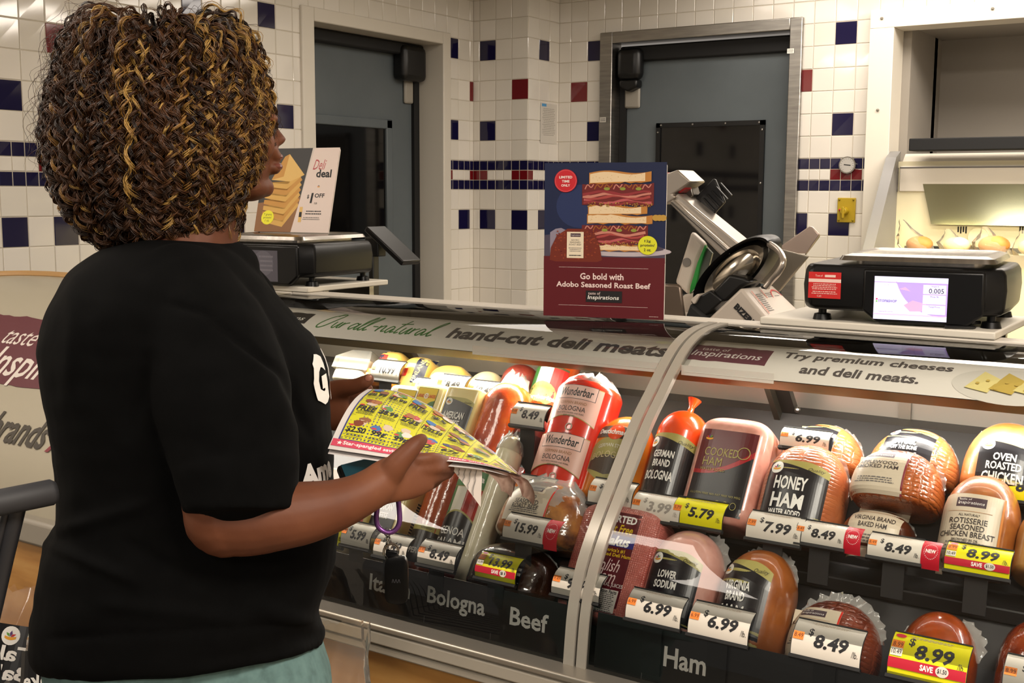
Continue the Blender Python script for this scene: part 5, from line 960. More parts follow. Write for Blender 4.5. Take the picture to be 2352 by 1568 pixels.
for i in range(14): z = p.h*(.31+.027*i); mb.add([(p.a+.0014, -.01, z), (p.a+.0014, .01, z), (p.a+.0014, .01, z+.004), (p.a+.0014, -.01, z+.004)], [(0, 1, 2, 3)], INK)
p.part(mb, 'barcode_label')
p = mk('pepperoni', 'long glossy pepperoni in clear film, left of the Genoa salami', 'sausage', 1, .04, (968, 1040, 1190, 1040, 1062), PEPP, e=2., rt=.03); d = p.decal(); d.rect(-.034, .03, .034, .10, M('label_brown_black', '#231c1a', .3), 24, 4); d.rect(-.034, .10, .034, .112, LGOLD, 6, 1); d.txt('PEPPERONI', .0, .055, .013, M('label_grey_ink', '#b8b0a8', .5), w=.064, bold=.03); d.txt('Quality', .012, .106, .007, INK, w=.024, shear=.4); p.part(d, 'label')
p = mk('genoa_salami', 'red Genoa salami with an Italian flag label and black arch', 'sausage', 1, .045, (1030, 1118, 1200, 1122, 1058), GENO, e=2., rt=.03)
d = p.decal(); z = p.h*.46; d.rect(-.040, z-.02, .040, z+.13, GENO, 8, 6); d.rect(-.040, z-.02, -.022, z+.10, M('label_flag_green', '#2c6a30', .4), 4, 6); d.rect(-.022, z-.02, .006, z+.10, M('label_flag_white', '#e2dac8', .4), 4, 6); d.rect(-.036, z+.075, .038, z+.115, M('label_gold_edge', '#8a7a3a', .4), 24, 3); d.rect(-.034, z+.077, .036, z+.113, M('label_flag_green', '#2c6a30', .4), 24, 3); d.txt('Margherita', 0, z+.096, .018, INKW, w=.064, bold=.03, shear=.1)
d.band([(-.041+.082*i/32, z-.105, z+.0+.024*(1-(2*i/32-1)**2)) for i in range(33)], LGOLD, 6); d.band([(-.041+.082*i/32, z-.105, z-.004+.024*(1-(2*i/32-1)**2)) for i in range(33)], LBK, 6); d.txt('GENOA', .0, z-.022, .017, INKW, w=.056, bold=.01); d.txt('SALAMI', .0, z-.046, .017, INKW, w=.064, bold=.01); d.small(0, z-.064, .06, .006, GREYK, 1, 3)
d.line([(.0425, .01), (.0425, p.h*.86)], .005, INK)
for i in range(26): d.ell(.0425, .02+i*(p.h*.83)/26, .0013, .0035, LGOLD, 6, m=1); d.k -= 1
d.k += 1; p.part(d, 'label')
p = mk('provolone_log', 'long cream provolone log with gathered film top, right of the Genoa salami', 'cheese', 1, .034, (1108, 1160, 1180, 1150, 1004), WHITEC, e=2., rt=.05, s0=.0, ybase=.012); p.cap(rr=1.05, L=.006)
p = mk('beef_roast', 'dark top round beef in shiny film with a black BEEF label', 'meat', 1, .066, (1092, 1292, 1310, 1200, 1252), DARKB, e=2.5, rt=.06, rb=.02); hB = p.h
d = p.decal(); d.rect(-.05, .012, .05, p.h*.72, LBK, 10, 6); d.txt('BEEF', .018, p.h*.36, .026, INKW, w=.058, bold=.03, ls=1.0); d.line([(-.01, p.h*.22), (.048, p.h*.22)], .001, INKW); p.part(d, 'label'); p.fin(ext=.008, zlo=.5)
X, w, h, s_ = fit(1, .068, 1155, 1355, 1210, 1285, 1112)
p = Product('adobo_roast_beef', 'wrinkled brown adobo roast beef with a cream label, stacked on the dark beef', 'meat', 1, X, w, max(h-hB-.004, .10), .068, ROAST, e=2.4, rt=.085, rb=.02, p=2.1, s0=hB+.003, lump=.04)
d = p.decal(); tastelabel(d, -.018, p.h*.52, .10, p.h*.62, [('ADOBO', .12, .36, .14), ('SEASONED', .12, .56, -.0), ('ROAST BEEF', .12, .62, -.13)], side=REDB); p.part(d, 'label'); p.cap(rr=1.03, L=.006); p.fin(ext=.012, zlo=.2)
p = mk('imported_ham', 'boxy pink netted ham with a maroon IMPORTED label, behind the glass seam', 'meat', 1, .055, (1338, 1530, 1260, 1450, 1172), KRAK, e=5., rt=.035, rb=.02, p=2.6)
d = p.decal(); z = p.h*.5; lw = p.a*1.12; d.rect(-lw/2, .01, lw/2, p.h*.90, MARL, 26, 10); d.txt('IMPORTED', .0, p.h*.84, .015, INKW, w=lw*.86, bold=.035); LY_ = M('label_ink_yellow', '#d8b81e', .5); d.txt('Fat Free', .012, p.h*.755, .017, LY_, w=lw*.55, shear=.2, bold=.02)
d.rect(-lw/2, p.h*.60, lw/2, p.h*.70, M('label_blue', '#2a2a78', .35), 8, 2); d.txt('Krakus', .006, p.h*.65, .02, INKW, w=lw*.7, shear=.3, bold=.04); d.txt("America's #1\nImported Deli Ham", .01, p.h*.545, .018, LY_, w=lw*.8, bold=.02); d.txt('Polish', .006, p.h*.44, .024, M('label_pinkwhite', '#e6cfcb', .5), w=lw*.55, shear=.35); d.txt('Ham', .006, p.h*.345, .026, M('label_pinkwhite', '#e6cfcb', .5), w=lw*.5, shear=.35); d.txt('WITH NATURAL JUICES', .006, p.h*.275, .009, INKW, w=lw*.9)
d.rect(-lw*.1, .012, lw*.46, p.h*.24, M('label_facts_white', '#d6d0c8', .4), 6, 6); d.txt('Nutrition Facts', lw*.18, p.h*.222, .007, INK, w=lw*.5, bold=.03); d.small(lw*.18, p.h*.12, lw*.5, p.h*.17, INK, 11, 3); p.part(d, 'label'); p.fin(ext=.004, zlo=.7)
p = mk('low_sodium_ham', 'rounded pale pink lower sodium ham with a dark label and gathered film', 'meat', 1, .066, (1500, 1662, 1320, 1592, 1222), PINKH, e=2.3, rt=.085, rb=.03, p=2.1)
d = p.decal(); storelabel(d, -.002, p.h*.36, .098, .145, [('LOWER', .10, .42, .18), ('SODIUM', .10, .5, .05), ('HAM', .16, .5, -.13)]); p.part(d, 'label'); p.fin(t0=18, t1=75, ext=.022, zlo=.55)
p = mk('virginia_ham', 'glossy brown Virginia brand ham with ruffled film edges', 'meat', 1, .066, (1658, 1828, 1380, 1755, 1266), VIRG, e=2.3, rt=.085, rb=.03, p=2.1)
d = p.decal(); storelabel(d, -.012, p.h*.38, .096, .165, [('VIRGINIA', .10, .56, .20), ('BRAND', .10, .42, .08), ('HAM', .15, .5, -.09)]); p.part(d, 'label'); p.fin(t0=12, t1=168, ext=.016, zlo=.62)
p = mk('black_forest_ham', 'netted black forest ham with a big white film ruffle on top', 'meat', 1, .07, (1815, 2030, 1475, 1935, 1385), BLACKF, e=2.4, rt=.085, rb=.03, p=2.1)
d = p.decal(); tastelabel(d, -.03, p.h*.42, .095, p.h*.72, [('BLACK FOREST', .085, .8, .16), ('HAM', .085, .3, .06)], side=REDB); p.part(d, 'label'); p.fin(t0=8, t1=172, ext=.024, zlo=.45)
p = mk('chicken_breast', 'deep orange glazed buffalo chicken breast above the sale tag', 'meat', 1, .066, (2068, 2252, 1490, 2165, 1408), BUFF, e=2.3, rt=.085, rb=.03, p=2.1); p.fin(t0=10, t1=70, ext=.02, zlo=.4); p.fin(t0=130, t1=165, ext=.012, zlo=.4, name='wrap_corner')
p = mk('glazed_roast', 'dark glazed roast cut off at the lower right corner', 'meat', 1, .066, (2290, 2480, 1520, 2400, 1428), RIBS, e=2.3, rt=.08, rb=.03, lump=.05)
# ------------------------------------------------------------------ price tags
TW = M('tag_white', '#ded6c9', .4); TY = M('tag_yellow', '#e6de10', .4); TR = M('tag_red', '#c4142c', .4); TSAVE = M('tag_save', '#c01d34', .4)
def pricetag(px, py, tier, off, price, label, style='w', new=False, w=.10, h=.052, was=None, tilt=0.):
    p0 = tpt(tier, off); c = onplane(px, py, p0, LY); t = LEAN+math.radians(4)+tilt
    zd = np.array([0, math.sin(t), math.cos(t)]); nd = np.array([0, -math.cos(t), math.sin(t)]); xd = np.array([1., 0, 0])
    root = empty('price_tag', label, 'price tag', c, group='price tags on the meats'); bulge = .011
    def mp(x, z, l): q = 1-(2*z/h)**2; k = c+xd*x+zd*z+nd*(bulge*q+l); return k
    d = Decal(mp, .0002, .0); ground = TY if style == 'y' else TW
    d.rect(-w/2, -h/2, w/2, h/2, ground, 2, 10); d.k += 1
    save = style == 'y' and was
    zc = .006 if save else -.004
    pin = INK if style != 'faint' else M('tag_ink_faint', '#9a928a', .5)
    d.txt('$', -w*.24, zc+h*.20, h*.24, pin, bold=.02); d.txt(price, w*.07, zc, h*(.38 if not save else .36), pin, w=w*(.50 if len(price) < 5 else .54), bold=.035, shear=.12)
    d.txt('/lb.', w*.42, zc-h*.16, h*.16, pin, w=w*.09); d.small(w*.0, h*.42, w*.6, h*.07, M('tag_print', '#b8a48e', .6), 2, int(px))
    d.rect(-w*.49, -h*.12-(.0 if not save else -.012), -w*.335, h*.10+(0 if not save else .012), ORANGE, 2, 2); d.txt(price, -w*.41, -.0+(0 if not save else .012), h*.12, M('tag_ink_brown', '#5a2a12', .5), w=w*.13)
    if save:
        d.rect(-w*.49, -h*.10, -w*.335, h*.09, TW, 2, 1); d.txt(was[0], -w*.41, 0, h*.11, INK, w=w*.13); d.rect(-w/2, -h*.36, w/2, -h*.14, TSAVE, 2, 3); d.txt('SAVE', w*.0, -h*.25, h*.13, INKW, w=w*.17, bold=.04); d.ell(w*.20, -h*.25, w*.085, h*.115, TW, 18, m=2); d.txt(was[1], w*.20, -h*.25, h*.11, INK, w=w*.12, bold=.02)
        d.ell(-w*.40, h*.40, w*.07, h*.05, TSAVE, 14)
    q = [d.build('card', smooth=True, sharp=80)]
    mb = MB(); n = 8; bk = [mp(0, -h/2+h*i/n, -.0016) for i in range(n+1)]; fr = [mp(0, -h/2+h*i/n, -.0004) for i in range(n+1)]
    for a, b in ((-w/2-.001, w/2+.001),): mb.rings([[k+xd*a-xd*0 for k in bk+fr[::-1]], [k+xd*b for k in bk+fr[::-1]]], BLACKM)
    lo = c-zd*h/2; mb.prism([lo+xd*(-w/2-.002)+nd*.003, lo+xd*(-w/2-.002)-nd*.006, lo-zd*.006+xd*(-w/2-.002)-nd*.006, lo-zd*.006+xd*(-w/2-.002)+nd*.004], xd*(w+.004), BLACKM)
    hi = c+zd*h/2; mb.prism([hi+xd*(-w/2)+nd*.002, hi+xd*(-w/2)-nd*.004, hi+zd*.002+xd*(-w/2)-nd*.004, hi+zd*.002+xd*(-w/2)+nd*.002], xd*w, BLACKM); q.append(mb.build('holder'))
    yl, zl = TIER[tier]; foot = np.array([c[0], min(lo[1]-.004, yl-.02), zl-.004]); mb = MB(); sw = .018; top = c-nd*.003
    mb.rings([[foot+xd*-sw, foot+xd*sw, foot+xd*sw+np.array([0, .004, 0]), foot+xd*-sw+np.array([0, .004, 0])], [lo-xd*sw-nd*.004, lo+xd*sw-nd*.004, lo+xd*sw-nd*.007, lo-xd*sw-nd*.007], [top-xd*sw, top+xd*sw, top+xd*sw-nd*.003, top-xd*sw-nd*.003]], BLACKM); q.append(mb.build('stem'))
    if new:
        d = Decal(lambda x, z, l: mp(x, z, l+.0004), .0002, .0006); x0 = w*.5; w2 = w*.34; d.rect(x0, -h*.62, x0+w2, h*.5, TR, 4, 8); d.txt('NEW', x0+w2/2, 0, h*.16, INKW, w=w2*.55, bold=.04)
        for i in range(26): a = 2*math.pi*i/26; d.ell(x0+w2/2+w2*.36*math.cos(a), h*.3*math.sin(a), .0007, .0007, INKW, 5, m=1); d.k -= 1
        q.append(d.build('new_flag', smooth=True, sharp=80))
    hang(root, *q)
OFF = {1: .155, 2: .15, 3: .125}
def T(px, py, tier, price, label, **k): o = k.pop('off', OFF[tier]); pricetag(px, py, tier, o, price, label, **k)
T(892, 850, 3, '10.99', 'white 10.99 tag, leftmost in the top row', off=.11, w=.088)
T(978, 890, 3, '8.49', 'white 8.49 tag partly behind its right neighbour, top row', off=.10, w=.07, h=.048)
T(1042, 884, 3, '8.49', 'white 8.49 tag in front of the swiss cheese, top row', off=.115, w=.078, h=.05)
T(1116, 898, 3, '8.49', 'white 8.49 tag in front of the provolone dome', off=.105, w=.082, h=.05)
T(1219, 953, 2, '8.49', 'white 8.49 tag above the HARD SALAMI label', off=.125, w=.084)
T(1852, 1008, 3, '6.99', 'white 6.99 tag on the smoked ham, top row', w=.095, h=.04)
T(2092, 1040, 3, '6.99', 'white 6.99 tag on the sweet ham, half behind the applewood ham', w=.09, h=.04, off=.11)
T(2362, 1120, 3, '8.99', 'yellow tag at the right edge under the oven roasted label', style='y', off=.12)
T(1230, 1122, 2, '7.99', 'white 7.99 tag half hidden behind the corner of the flyer', w=.085, off=.14)
T(1408, 1132, 2, '7.99', 'white 7.99 tag crossed by the glass seam', w=.095)
T(1512, 1165, 2, '3.99', 'white 3.99 tag with faint grey figures under the orange bologna', style='faint')
T(1608, 1178, 2, '5.79', 'plain yellow 5.79 tag on the cooked ham', style='y')
T(1782, 1212, 2, '7.99', 'white 7.99 tag below the honey ham')
T(1888, 1226, 2, '8.49', 'white 8.49 tag with red NEW flag, just right of the honey ham tag', new=True, h=.042, w=.085)
T(2058, 1258, 2, '8.49', 'white 8.49 tag with red NEW flag, under the applewood ham', new=True, h=.042, w=.088)
T(2248, 1286, 2, '8.99', 'yellow 8.99 SAVE 1.50 tag below the rotisserie chicken breast', style='y', was=('10.49', '$1.50'), h=.048)
T(762, 1222, 1, '3.49', 'yellow tag beside the shopper, leftmost in the front row', style='y', w=.085, off=.15)
T(826, 1228, 1, '5.99', 'white 5.99 tag, leftmost white tag in the front row', w=.078)
T(905, 1254, 1, '8.49', 'white 8.49 tag behind the carabiner and key ring', w=.085)
T(1011, 1273, 1, '8.49', 'white 8.49 tag on the Genoa salami', w=.092)
T(1210, 1213, 1, '15.99', 'white 15.99 tag with red NEW flag on the adobo roast beef', new=True, w=.092, off=.15)
T(1147, 1303, 1, '13.99', 'yellow 13.99 SAVE tag on the dark beef', style='y', was=('14.99', '$1'), w=.092, off=.155)
T(1330, 1342, 1, '9.49', 'white 9.49 tag crossed by the glass seam, front row', w=.10)
T(1508, 1396, 1, '6.99', 'white 6.99 tag on the lower sodium ham', w=.105, h=.056)
T(1657, 1430, 1, '6.99', 'white 6.99 tag on the Virginia ham', w=.108, h=.058)
T(1903, 1476, 1, '8.49', 'white 8.49 tag on the black forest ham', w=.112, h=.06)
T(2135, 1516, 1, '8.99', 'large yellow 8.99 SAVE tag on the buffalo chicken breast', style='y', was=('10.49', '$1.50'), w=.116, h=.068)
T(2400, 1562, 1, '8.99', 'white tag cut off by the right edge, lower corner', w=.11, h=.056)
# ------------------------------------------------------------------ the shopper
RH = np.array([_r[0], _r[1], 0.]); RH /= np.linalg.norm(RH); FH = np.array([_f[0], _f[1], 0.]); FH /= np.linalg.norm(FH); UP = np.array([0, 0, 1.])
def remesh(mb, vox, smooth=4, name='tmp'):
    me = bpy.data.meshes.new(name); me.from_pydata(mb.v, [], mb.f); bm = bmesh.new(); bm.from_mesh(me); bmesh.ops.recalc_face_normals(bm, faces=bm.faces); bm.to_mesh(me); bm.free()
    o = bpy.data.objects.new(name, me); COL.objects.link(o); m = o.modifiers.new('r', 'REMESH'); m.mode = 'VOXEL'; m.voxel_size = vox; m.use_smooth_shade = True
    if smooth: q = o.modifiers.new('s', 'SMOOTH'); q.factor = .5; q.iterations = smooth
    dg = bpy.context.evaluated_depsgraph_get(); r = bpy.data.meshes.new_from_object(o.evaluated_get(dg)); bpy.data.objects.remove(o); bpy.data.meshes.remove(me)
    r.polygons.foreach_set('use_smooth', [True]*len(r.polygons)); return r
def coords(me): a = np.empty(len(me.vertices)*3); me.vertices.foreach_get('co', a); return a.reshape(-1, 3)
def setco(me, a): me.vertices.foreach_set('co', a.ravel()); me.update()
def normals(me): a = np.empty(len(me.vertices)*3); me.vertices.foreach_get('normal', a); return a.reshape(-1, 3)
def limb(mb, pts, sides=20, flat=None):
    """a tapering round limb through (px, py, depth, radius)"""
    P_ = [np.append(deep(*q[:3]), q[3]) for q in pts]; S_ = spline(P_, 6); c = [q[:3] for q in S_]; r = [q[3] for q in S_]
    d0 = c[0]-c[1]; d0 /= np.linalg.norm(d0); d1 = c[-1]-c[-2]; d1 /= np.linalg.norm(d1)
    pre = [(c[0]+d0*r[0]*k, r[0]*math.sqrt(max(1-k*k, .02))) for k in (.97, .8, .5)]; post = [(c[-1]+d1*r[-1]*k, r[-1]*math.sqrt(max(1-k*k, .02))) for k in (.5, .8, .97)]
    c = [q[0] for q in pre]+c+[q[0] for q in post]; r = [q[1] for q in pre]+r+[q[1] for q in post]
    mb.tube(c, r, None, sides, flat=flat)
def stack(mb, rows_, n=40, e=2.3):
    """horizontal rings from (py, left px, right px, depth, half depth)"""
    rr = []
    A = spline([np.array(list(q)+[0]*(6-len(q)), float) for q in rows_], 5)
    for y, xl_, xr_, d, b, tl in A:
        c = deep((xl_+xr_)/2, y, d); a = (xr_-xl_)/2*d/FPX; ring = []; FW = c-CO; FW[2] = 0; FW /= np.linalg.norm(FW); RW = np.cross(FW, UP)
        for k in range(n):
            t = 2*math.pi*k/n; ct, st = math.cos(t), math.sin(t); ring.append(c+RW*a*math.copysign(abs(ct)**(2/e), ct)+FW*b*math.copysign(abs(st)**(2/e), st)-UP*tl*st)
        rr.append(ring)
    mb.rings(rr, None)
TORSO = [(548, 320, 500, 1.73, .10), (575, 240, 545, 1.73, .155), (610, 190, 575, 1.725, .195), (660, 152, 612, 1.72, .215), (720, 124, 660, 1.72, .222), (780, 114, 705, 1.72, .222), (830, 118, 738, 1.72, .22), (900, 126, 746, 1.72, .215), (980, 138, 754, 1.72, .21), (1060, 150, 760, 1.72, .205), (1130, 152, 762, 1.72, .205), (1185, 148, 768, 1.72, .208), (1230, 124, 770, 1.72, .212), (1290, 112, 762, 1.72, .218), (1350, 104, 742, 1.72, .22), (1400, 98, 722, 1.72, .218, .01), (1450, 97, 726, 1.72, .215, .03), (1475, 104, 735, 1.72, .212, .045), (1496, 114, 733, 1.72, .206, .05)]
SKIN = noisy('skin_brown', ['#532d1a', '#603621', '#6c4029'], 9, .58, .10, 260, bdist=.001, spec=.3); SHIRT = noisy('shirt_black', ['#030303', '#050505'], 40, .92, .12, 900, bdist=.0006, spec=.08)
PANTS = noisy('trousers_teal', ['#4f6664', '#587270', '#5f7a77'], 60, .85, .2, 700, bdist=.0008, spec=.2)
foot = deep(430, 1000, 1.72); person = empty('person', 'shopper in black t-shirt with big curly hair, holding a sale flyer over the glass', 'person', (foot[0], foot[1], 0)); PK_ = []
# body: torso, neck, head with face, arms, hands with fingers, legs - one surface
mb = MB()
stack(mb, [(y, l+14, r-14, d, b-.014) for y, l, r, d, b, *_t in TORSO[1:-4]])
limb(mb, [(478, 400, 1.73, .055), (462, 490, 1.73, .058), (430, 580, 1.725, .075)])
FHD = ray(420, 300)*np.array([1, 1, 0]); FHD /= np.linalg.norm(FHD); RHD = np.cross(FHD, UP); fd = math.cos(math.radians(6))*RHD+math.sin(math.radians(6))*FHD; sd = np.cross(UP, fd)
HD = 1.73; K = HD/FPX
def hpt(px, py, side=0.): c = deep(478, py, HD); return c+fd*(px-478)*K+sd*side
rr = []
for py, bk, fr, hw in [(98, 455, 500, .015), (112, 400, 545, .038), (150, 358, 582, .058), (210, 334, 610, .070), (255, 328, 622, .073), (285, 328, 619, .073), (320, 330, 620, .071), (350, 334, 622, .069), (390, 348, 617, .062), (420, 372, 612, .053), (445, 400, 604, .042), (460, 430, 585, .03)]:
    c = (bk+fr)/2; a = (fr-bk)/2; rr.append([hpt(c+a*math.copysign(abs(math.cos(t))**(2/2.2), math.cos(t)), py, hw*math.copysign(abs(math.sin(t))**(2/2.2), math.sin(t))) for t in [2*math.pi*k/28 for k in range(28)]])
mb.rings(rr, None)
R3 = np.column_stack([fd, sd, UP])
mb.rings([[hpt(616+f_+q*math.cos(t)*.0, py, w_*math.cos(t))+fd*h_*max(math.sin(t), -.3) for t in [2*math.pi*k/12 for k in range(12)]] for py, f_, q, w_, h_ in ((268, 2, 1, .006, .006), (286, 4, 1, .008, .010), (302, 9, 1, .011, .014), (315, 14, 1, .016, .018), (325, 12, 1, .019, .016), (333, 6, 1, .014, .008))], None)
mb.sphere(hpt(633, 320), (.012, .009, .009), None, 12, 8, R3)
for s_ in (-1, 1): mb.sphere(hpt(625, 325, s_*.012), (.010, .008, .008), None, 10, 7, R3); mb.sphere(hpt(580, 330, s_*.040), (.026, .026, .030), None, 14, 9, R3); mb.sphere(hpt(606, 272, s_*.03), (.016, .028, .009), None, 12, 8, R3)
mb.sphere(hpt(628, 357), (.0125, .024, .0095), None, 14, 9, R3); mb.sphere(hpt(626, 384), (.0125, .022, .0105), None, 14, 9, R3); mb.sphere(hpt(622, 345), (.010, .03, .014), None, 14, 9, R3)
mb.sphere(hpt(607, 430), (.014, .022, .015), None, 14, 9, R3); mb.sphere(hpt(560, 430), (.04, .044, .022), None, 16, 9, R3)
for s_ in (-1, 1): mb.sphere(hpt(455, 320, s_*.078), (.018, .009, .032), None, 12, 8, R3)
# near (right) arm
limb(mb, [(430, 740, 1.62, .075), (490, 900, 1.555, .068), (520, 1060, 1.52, .062), (516, 1150, 1.505, .055), (520, 1192, 1.50, .0495)])
limb(mb, [(512, 1188, 1.50, .0495), (575, 1193, 1.50, .0465), (640, 1186, 1.505, .0435), (705, 1176, 1.515, .0405), (770, 1160, 1.53, .0345), (825, 1138, 1.545, .0295), (868, 1114, 1.56, .0275)])
def palm(mb, rows_, ax, n=18):
    A = spline([np.array(q, float) for q in rows_], 5); rr = []
    for x, y, d, hu, hw in A: c = deep(x, y, d); rr.append([c+ax*hu*math.cos(t)+FH*hw*math.sin(t) for t in [2*math.pi*k/n for k in range(n)]])
    mb.rings(rr, None)
axp = .93*UP-.36*RH; axp /= np.linalg.norm(axp)
palm(mb, [(850, 1124, 1.552, .027, .023), (880, 1108, 1.562, .030, .021), (915, 1098, 1.575, .033, .019), (950, 1091, 1.588, .031, .017), (984, 1085, 1.602, .024, .013)], axp)
for a in ([(958, 1056, 1.588, .0098), (994, 1053, 1.60, .0092), (1020, 1058, 1.635, .0084), (1037, 1064, 1.665, .0074)], [(964, 1078, 1.59, .0098), (1002, 1075, 1.605, .0092), (1028, 1075, 1.645, .0086), (1042, 1074, 1.68, .0076)],
          [(956, 1100, 1.588, .0095), (990, 1098, 1.605, .009), (1014, 1093, 1.64, .0082), (1031, 1087, 1.672, .0072)], [(938, 1120, 1.584, .0088), (966, 1119, 1.60, .0082), (989, 1113, 1.63, .0074), (1005, 1105, 1.655, .0066)]): limb(mb, a, 12)
limb(mb, [(888, 1098, 1.56, .019), (912, 1066, 1.553, .0165), (934, 1042, 1.553, .0138), (953, 1022, 1.558, .0118), (968, 1009, 1.566, .0092)], 14)
# far (left) arm and hand
limb(mb, [(520, 740, 1.86, .07), (580, 900, 1.92, .062), (600, 1000, 1.93, .052)]); limb(mb, [(600, 1000, 1.93, .05), (670, 960, 1.92, .042), (745, 930, 1.895, .028)])
palm(mb, [(735, 935, 1.895, .032, .022), (755, 932, 1.89, .040, .02), (780, 930, 1.885, .042, .017), (803, 928, 1.88, .034, .012)], UP)
limb(mb, [(750, 905, 1.885, .020), (783, 893, 1.87, .0158), (815, 887, 1.855, .0128), (838, 877, 1.845, .0112), (847, 871, 1.842, .0095)], 14)
for i, (y, q) in enumerate(((905, 0), (928, 4), (950, 2), (970, -4))): limb(mb, [(788, y, 1.885, .0115), (812+q, y-4, 1.895, .0105), (834+q, y-8, 1.90, .0095), (846+q, y-14, 1.895, .008)], 12)
# legs
for s_ in (-1, 1):
    c = np.array([foot[0], foot[1], 0])+FH*.105*s_; pts = [c+UP*z+RH*x for z, x in ((.86, -.01), (.70, .0), (.48, .01), (.30, -.01), (.09, -.02))]; mb.tube(pts, [.125, .115, .075, .068, .045], None, 20)
    mb.sphere(c+UP*.045+RH*.05, (.12, .045, .045), None, 16, 9, np.column_stack([RH, FH, UP]))
me = remesh(mb, .0034, 4, 'body'); me.materials.append(SKIN)
body = bpy.data.objects.new('body', me); COL.objects.link(body); PK_.append(body)
NAIL = M('nail_pink', '#9a6450', .3, coat=.4); mb = MB(); q = deep(962, 1013, 1.5545); nv = -ray(962, 1013); nv /= np.linalg.norm(nv); t_ = deep(972, 1003, 1.558)-deep(953, 1022, 1.548); t_ /= np.linalg.norm(t_); s2 = np.cross(nv, t_)
mb.sphere(q, (.0085, .0058, .002), NAIL, 14, 8, np.column_stack([t_, s2, nv])); subpart(mb.build('thumb_nail', smooth=True), body)
mb = MB(); q = deep(846, 868, 1.8335); t_ = deep(850, 868, 1.842)-deep(838, 877, 1.845); t_ /= np.linalg.norm(t_); s2 = np.cross(nv, t_); s2 /= np.linalg.norm(s2); n3 = np.cross(t_, s2); mb.sphere(q, (.007, .005, .0025), NAIL, 12, 8, np.column_stack([t_, s2, n3])); subpart(mb.build('thumb_nail', smooth=True), body)
for s_ in (-1, 1):
    mb = MB(); mb.sphere(hpt(602, 288, s_*.031), .0118, M('eye_white', '#cfc4b8', .2, coat=.6), 14, 9); mb.sphere(hpt(602, 288, s_*.031)+fd*.0085, (.005, .0055, .0055), M('iris_brown', '#2a140a', .15), 10, 7, R3); subpart(mb.build('eye', smooth=True), body)
mb = MB(); LIP = M('lips_brown', '#6b3a30', .35)
for y, f_, h_ in ((358, 630, .007), (381, 629, .0078)): mb.sphere(hpt(f_, y), (.0128, .0205, h_), LIP, 14, 8, R3)
subpart(mb.build('lips', smooth=True), body)
# t-shirt with sleeves
mb = MB(); stack(mb, [(y, l-2, r+2, d, b+.004, *_t) for y, l, r, d, b, *_t in TORSO], 48)
limb(mb, [(420, 700, 1.62, .085), (470, 800, 1.575, .094), (515, 920, 1.535, .092), (540, 1040, 1.515, .082), (548, 1090, 1.507, .077)], 28)
ax = deep(548, 1145, 1.505)-deep(530, 1000, 1.52); ax /= np.linalg.norm(ax); c = deep(545, 1068, 1.508); u_ = np.cross(ax, FH); u_ /= np.linalg.norm(u_); w_ = np.cross(ax, u_); hem = []
for k in range(7): rr_ = [.080, .0795, .0785, .077, .0755, .0750, .0750][k]; cc = c+ax*(.0085*k*1.2); hem.append([cc+u_*rr_*math.cos(t)+w_*rr_*math.sin(t)+ax*.010*math.cos(t)*k/6 for t in [2*math.pi*i/32 for i in range(32)]])
mb.rings(hem, None)
limb(mb, [(510, 700, 1.84, .085), (575, 830, 1.90, .085), (600, 960, 1.93, .075)], 24)
mb.sphere(deep(430, 610, 1.725), (.105, .105, .05), None, 28, 12, np.column_stack([RH, FH, UP]))
mb.sphere(deep(655, 840, 1.72), (.05, .15, .06), None, 20, 12, np.column_stack([RH, FH, UP]))
# roll of cloth along the hem and a waist crease
me = remesh(mb, .0055, 6, 't_shirt'); a = coords(me); nn = normals(me); dsp = np.zeros(len(a))
pxs = a-CO; dz = pxs @ _f; PX_ = 1176+FPX*(pxs @ _r)/dz; PY_ = 784-FPX*(pxs @ _u)/dz
for i in range(len(a)):
    v = Vector(a[i]); dsp[i] = .0045*noise.noise(v*9)+.0022*noise.noise(Vector((v.x*16, v.y*16, v.z*34)))
def ridge(p, q, wid, amp):
    global dsp
    P0 = np.array(p, float); D = np.array(q, float)-P0; L = np.linalg.norm(D); D /= L; X_ = np.c_[PX_, PY_]-P0; t = X_ @ D; n_ = X_ @ np.array([-D[1], D[0]]); near = (dz < 1.74)
    f = np.exp(-(n_/wid)**2)*np.clip(np.minimum(t+40, L+40-t)/60, 0, 1); dsp = dsp+amp*f*near
for p, q, wd, am in (((150, 1215), (330, 1160), 16, .006), ((120, 1255), (300, 1330), 14, .006), ((250, 1390), (520, 1420), 18, .005), ((330, 840), (290, 980), 24, -.007), ((400, 700), (470, 720), 10, -.006), ((480, 728), (640, 850), 9, -.007), ((650, 860), (700, 980), 12, -.006), ((130, 1465), (730, 1432), 8, -.003), ((600, 1400), (735, 1440), 20, .008), ((170, 660), (150, 900), 22, .004), ((300, 1250), (450, 1330), 16, -.004)): ridge(p, q, wd, am)
setco(me, a+nn*dsp[:, None]); me.materials.append(SHIRT); shirt = bpy.data.objects.new('t_shirt', me); COL.objects.link(shirt); PK_.append(shirt)
from mathutils.bvhtree import BVHTree
bv = BVHTree.FromPolygons([tuple(v.co) for v in me.vertices], [tuple(p.vertices) for p in me.polygons])
def chest(x, z, l):
    o = CHO+FH*x+UP*z+RH*.6; h = bv.ray_cast(Vector(o), Vector(-RH)); return np.array(h[0])+RH*(l+.001) if h[0] is not None else o-RH*.6
PRT = M('shirt_print', '#d8d4cf', .6)
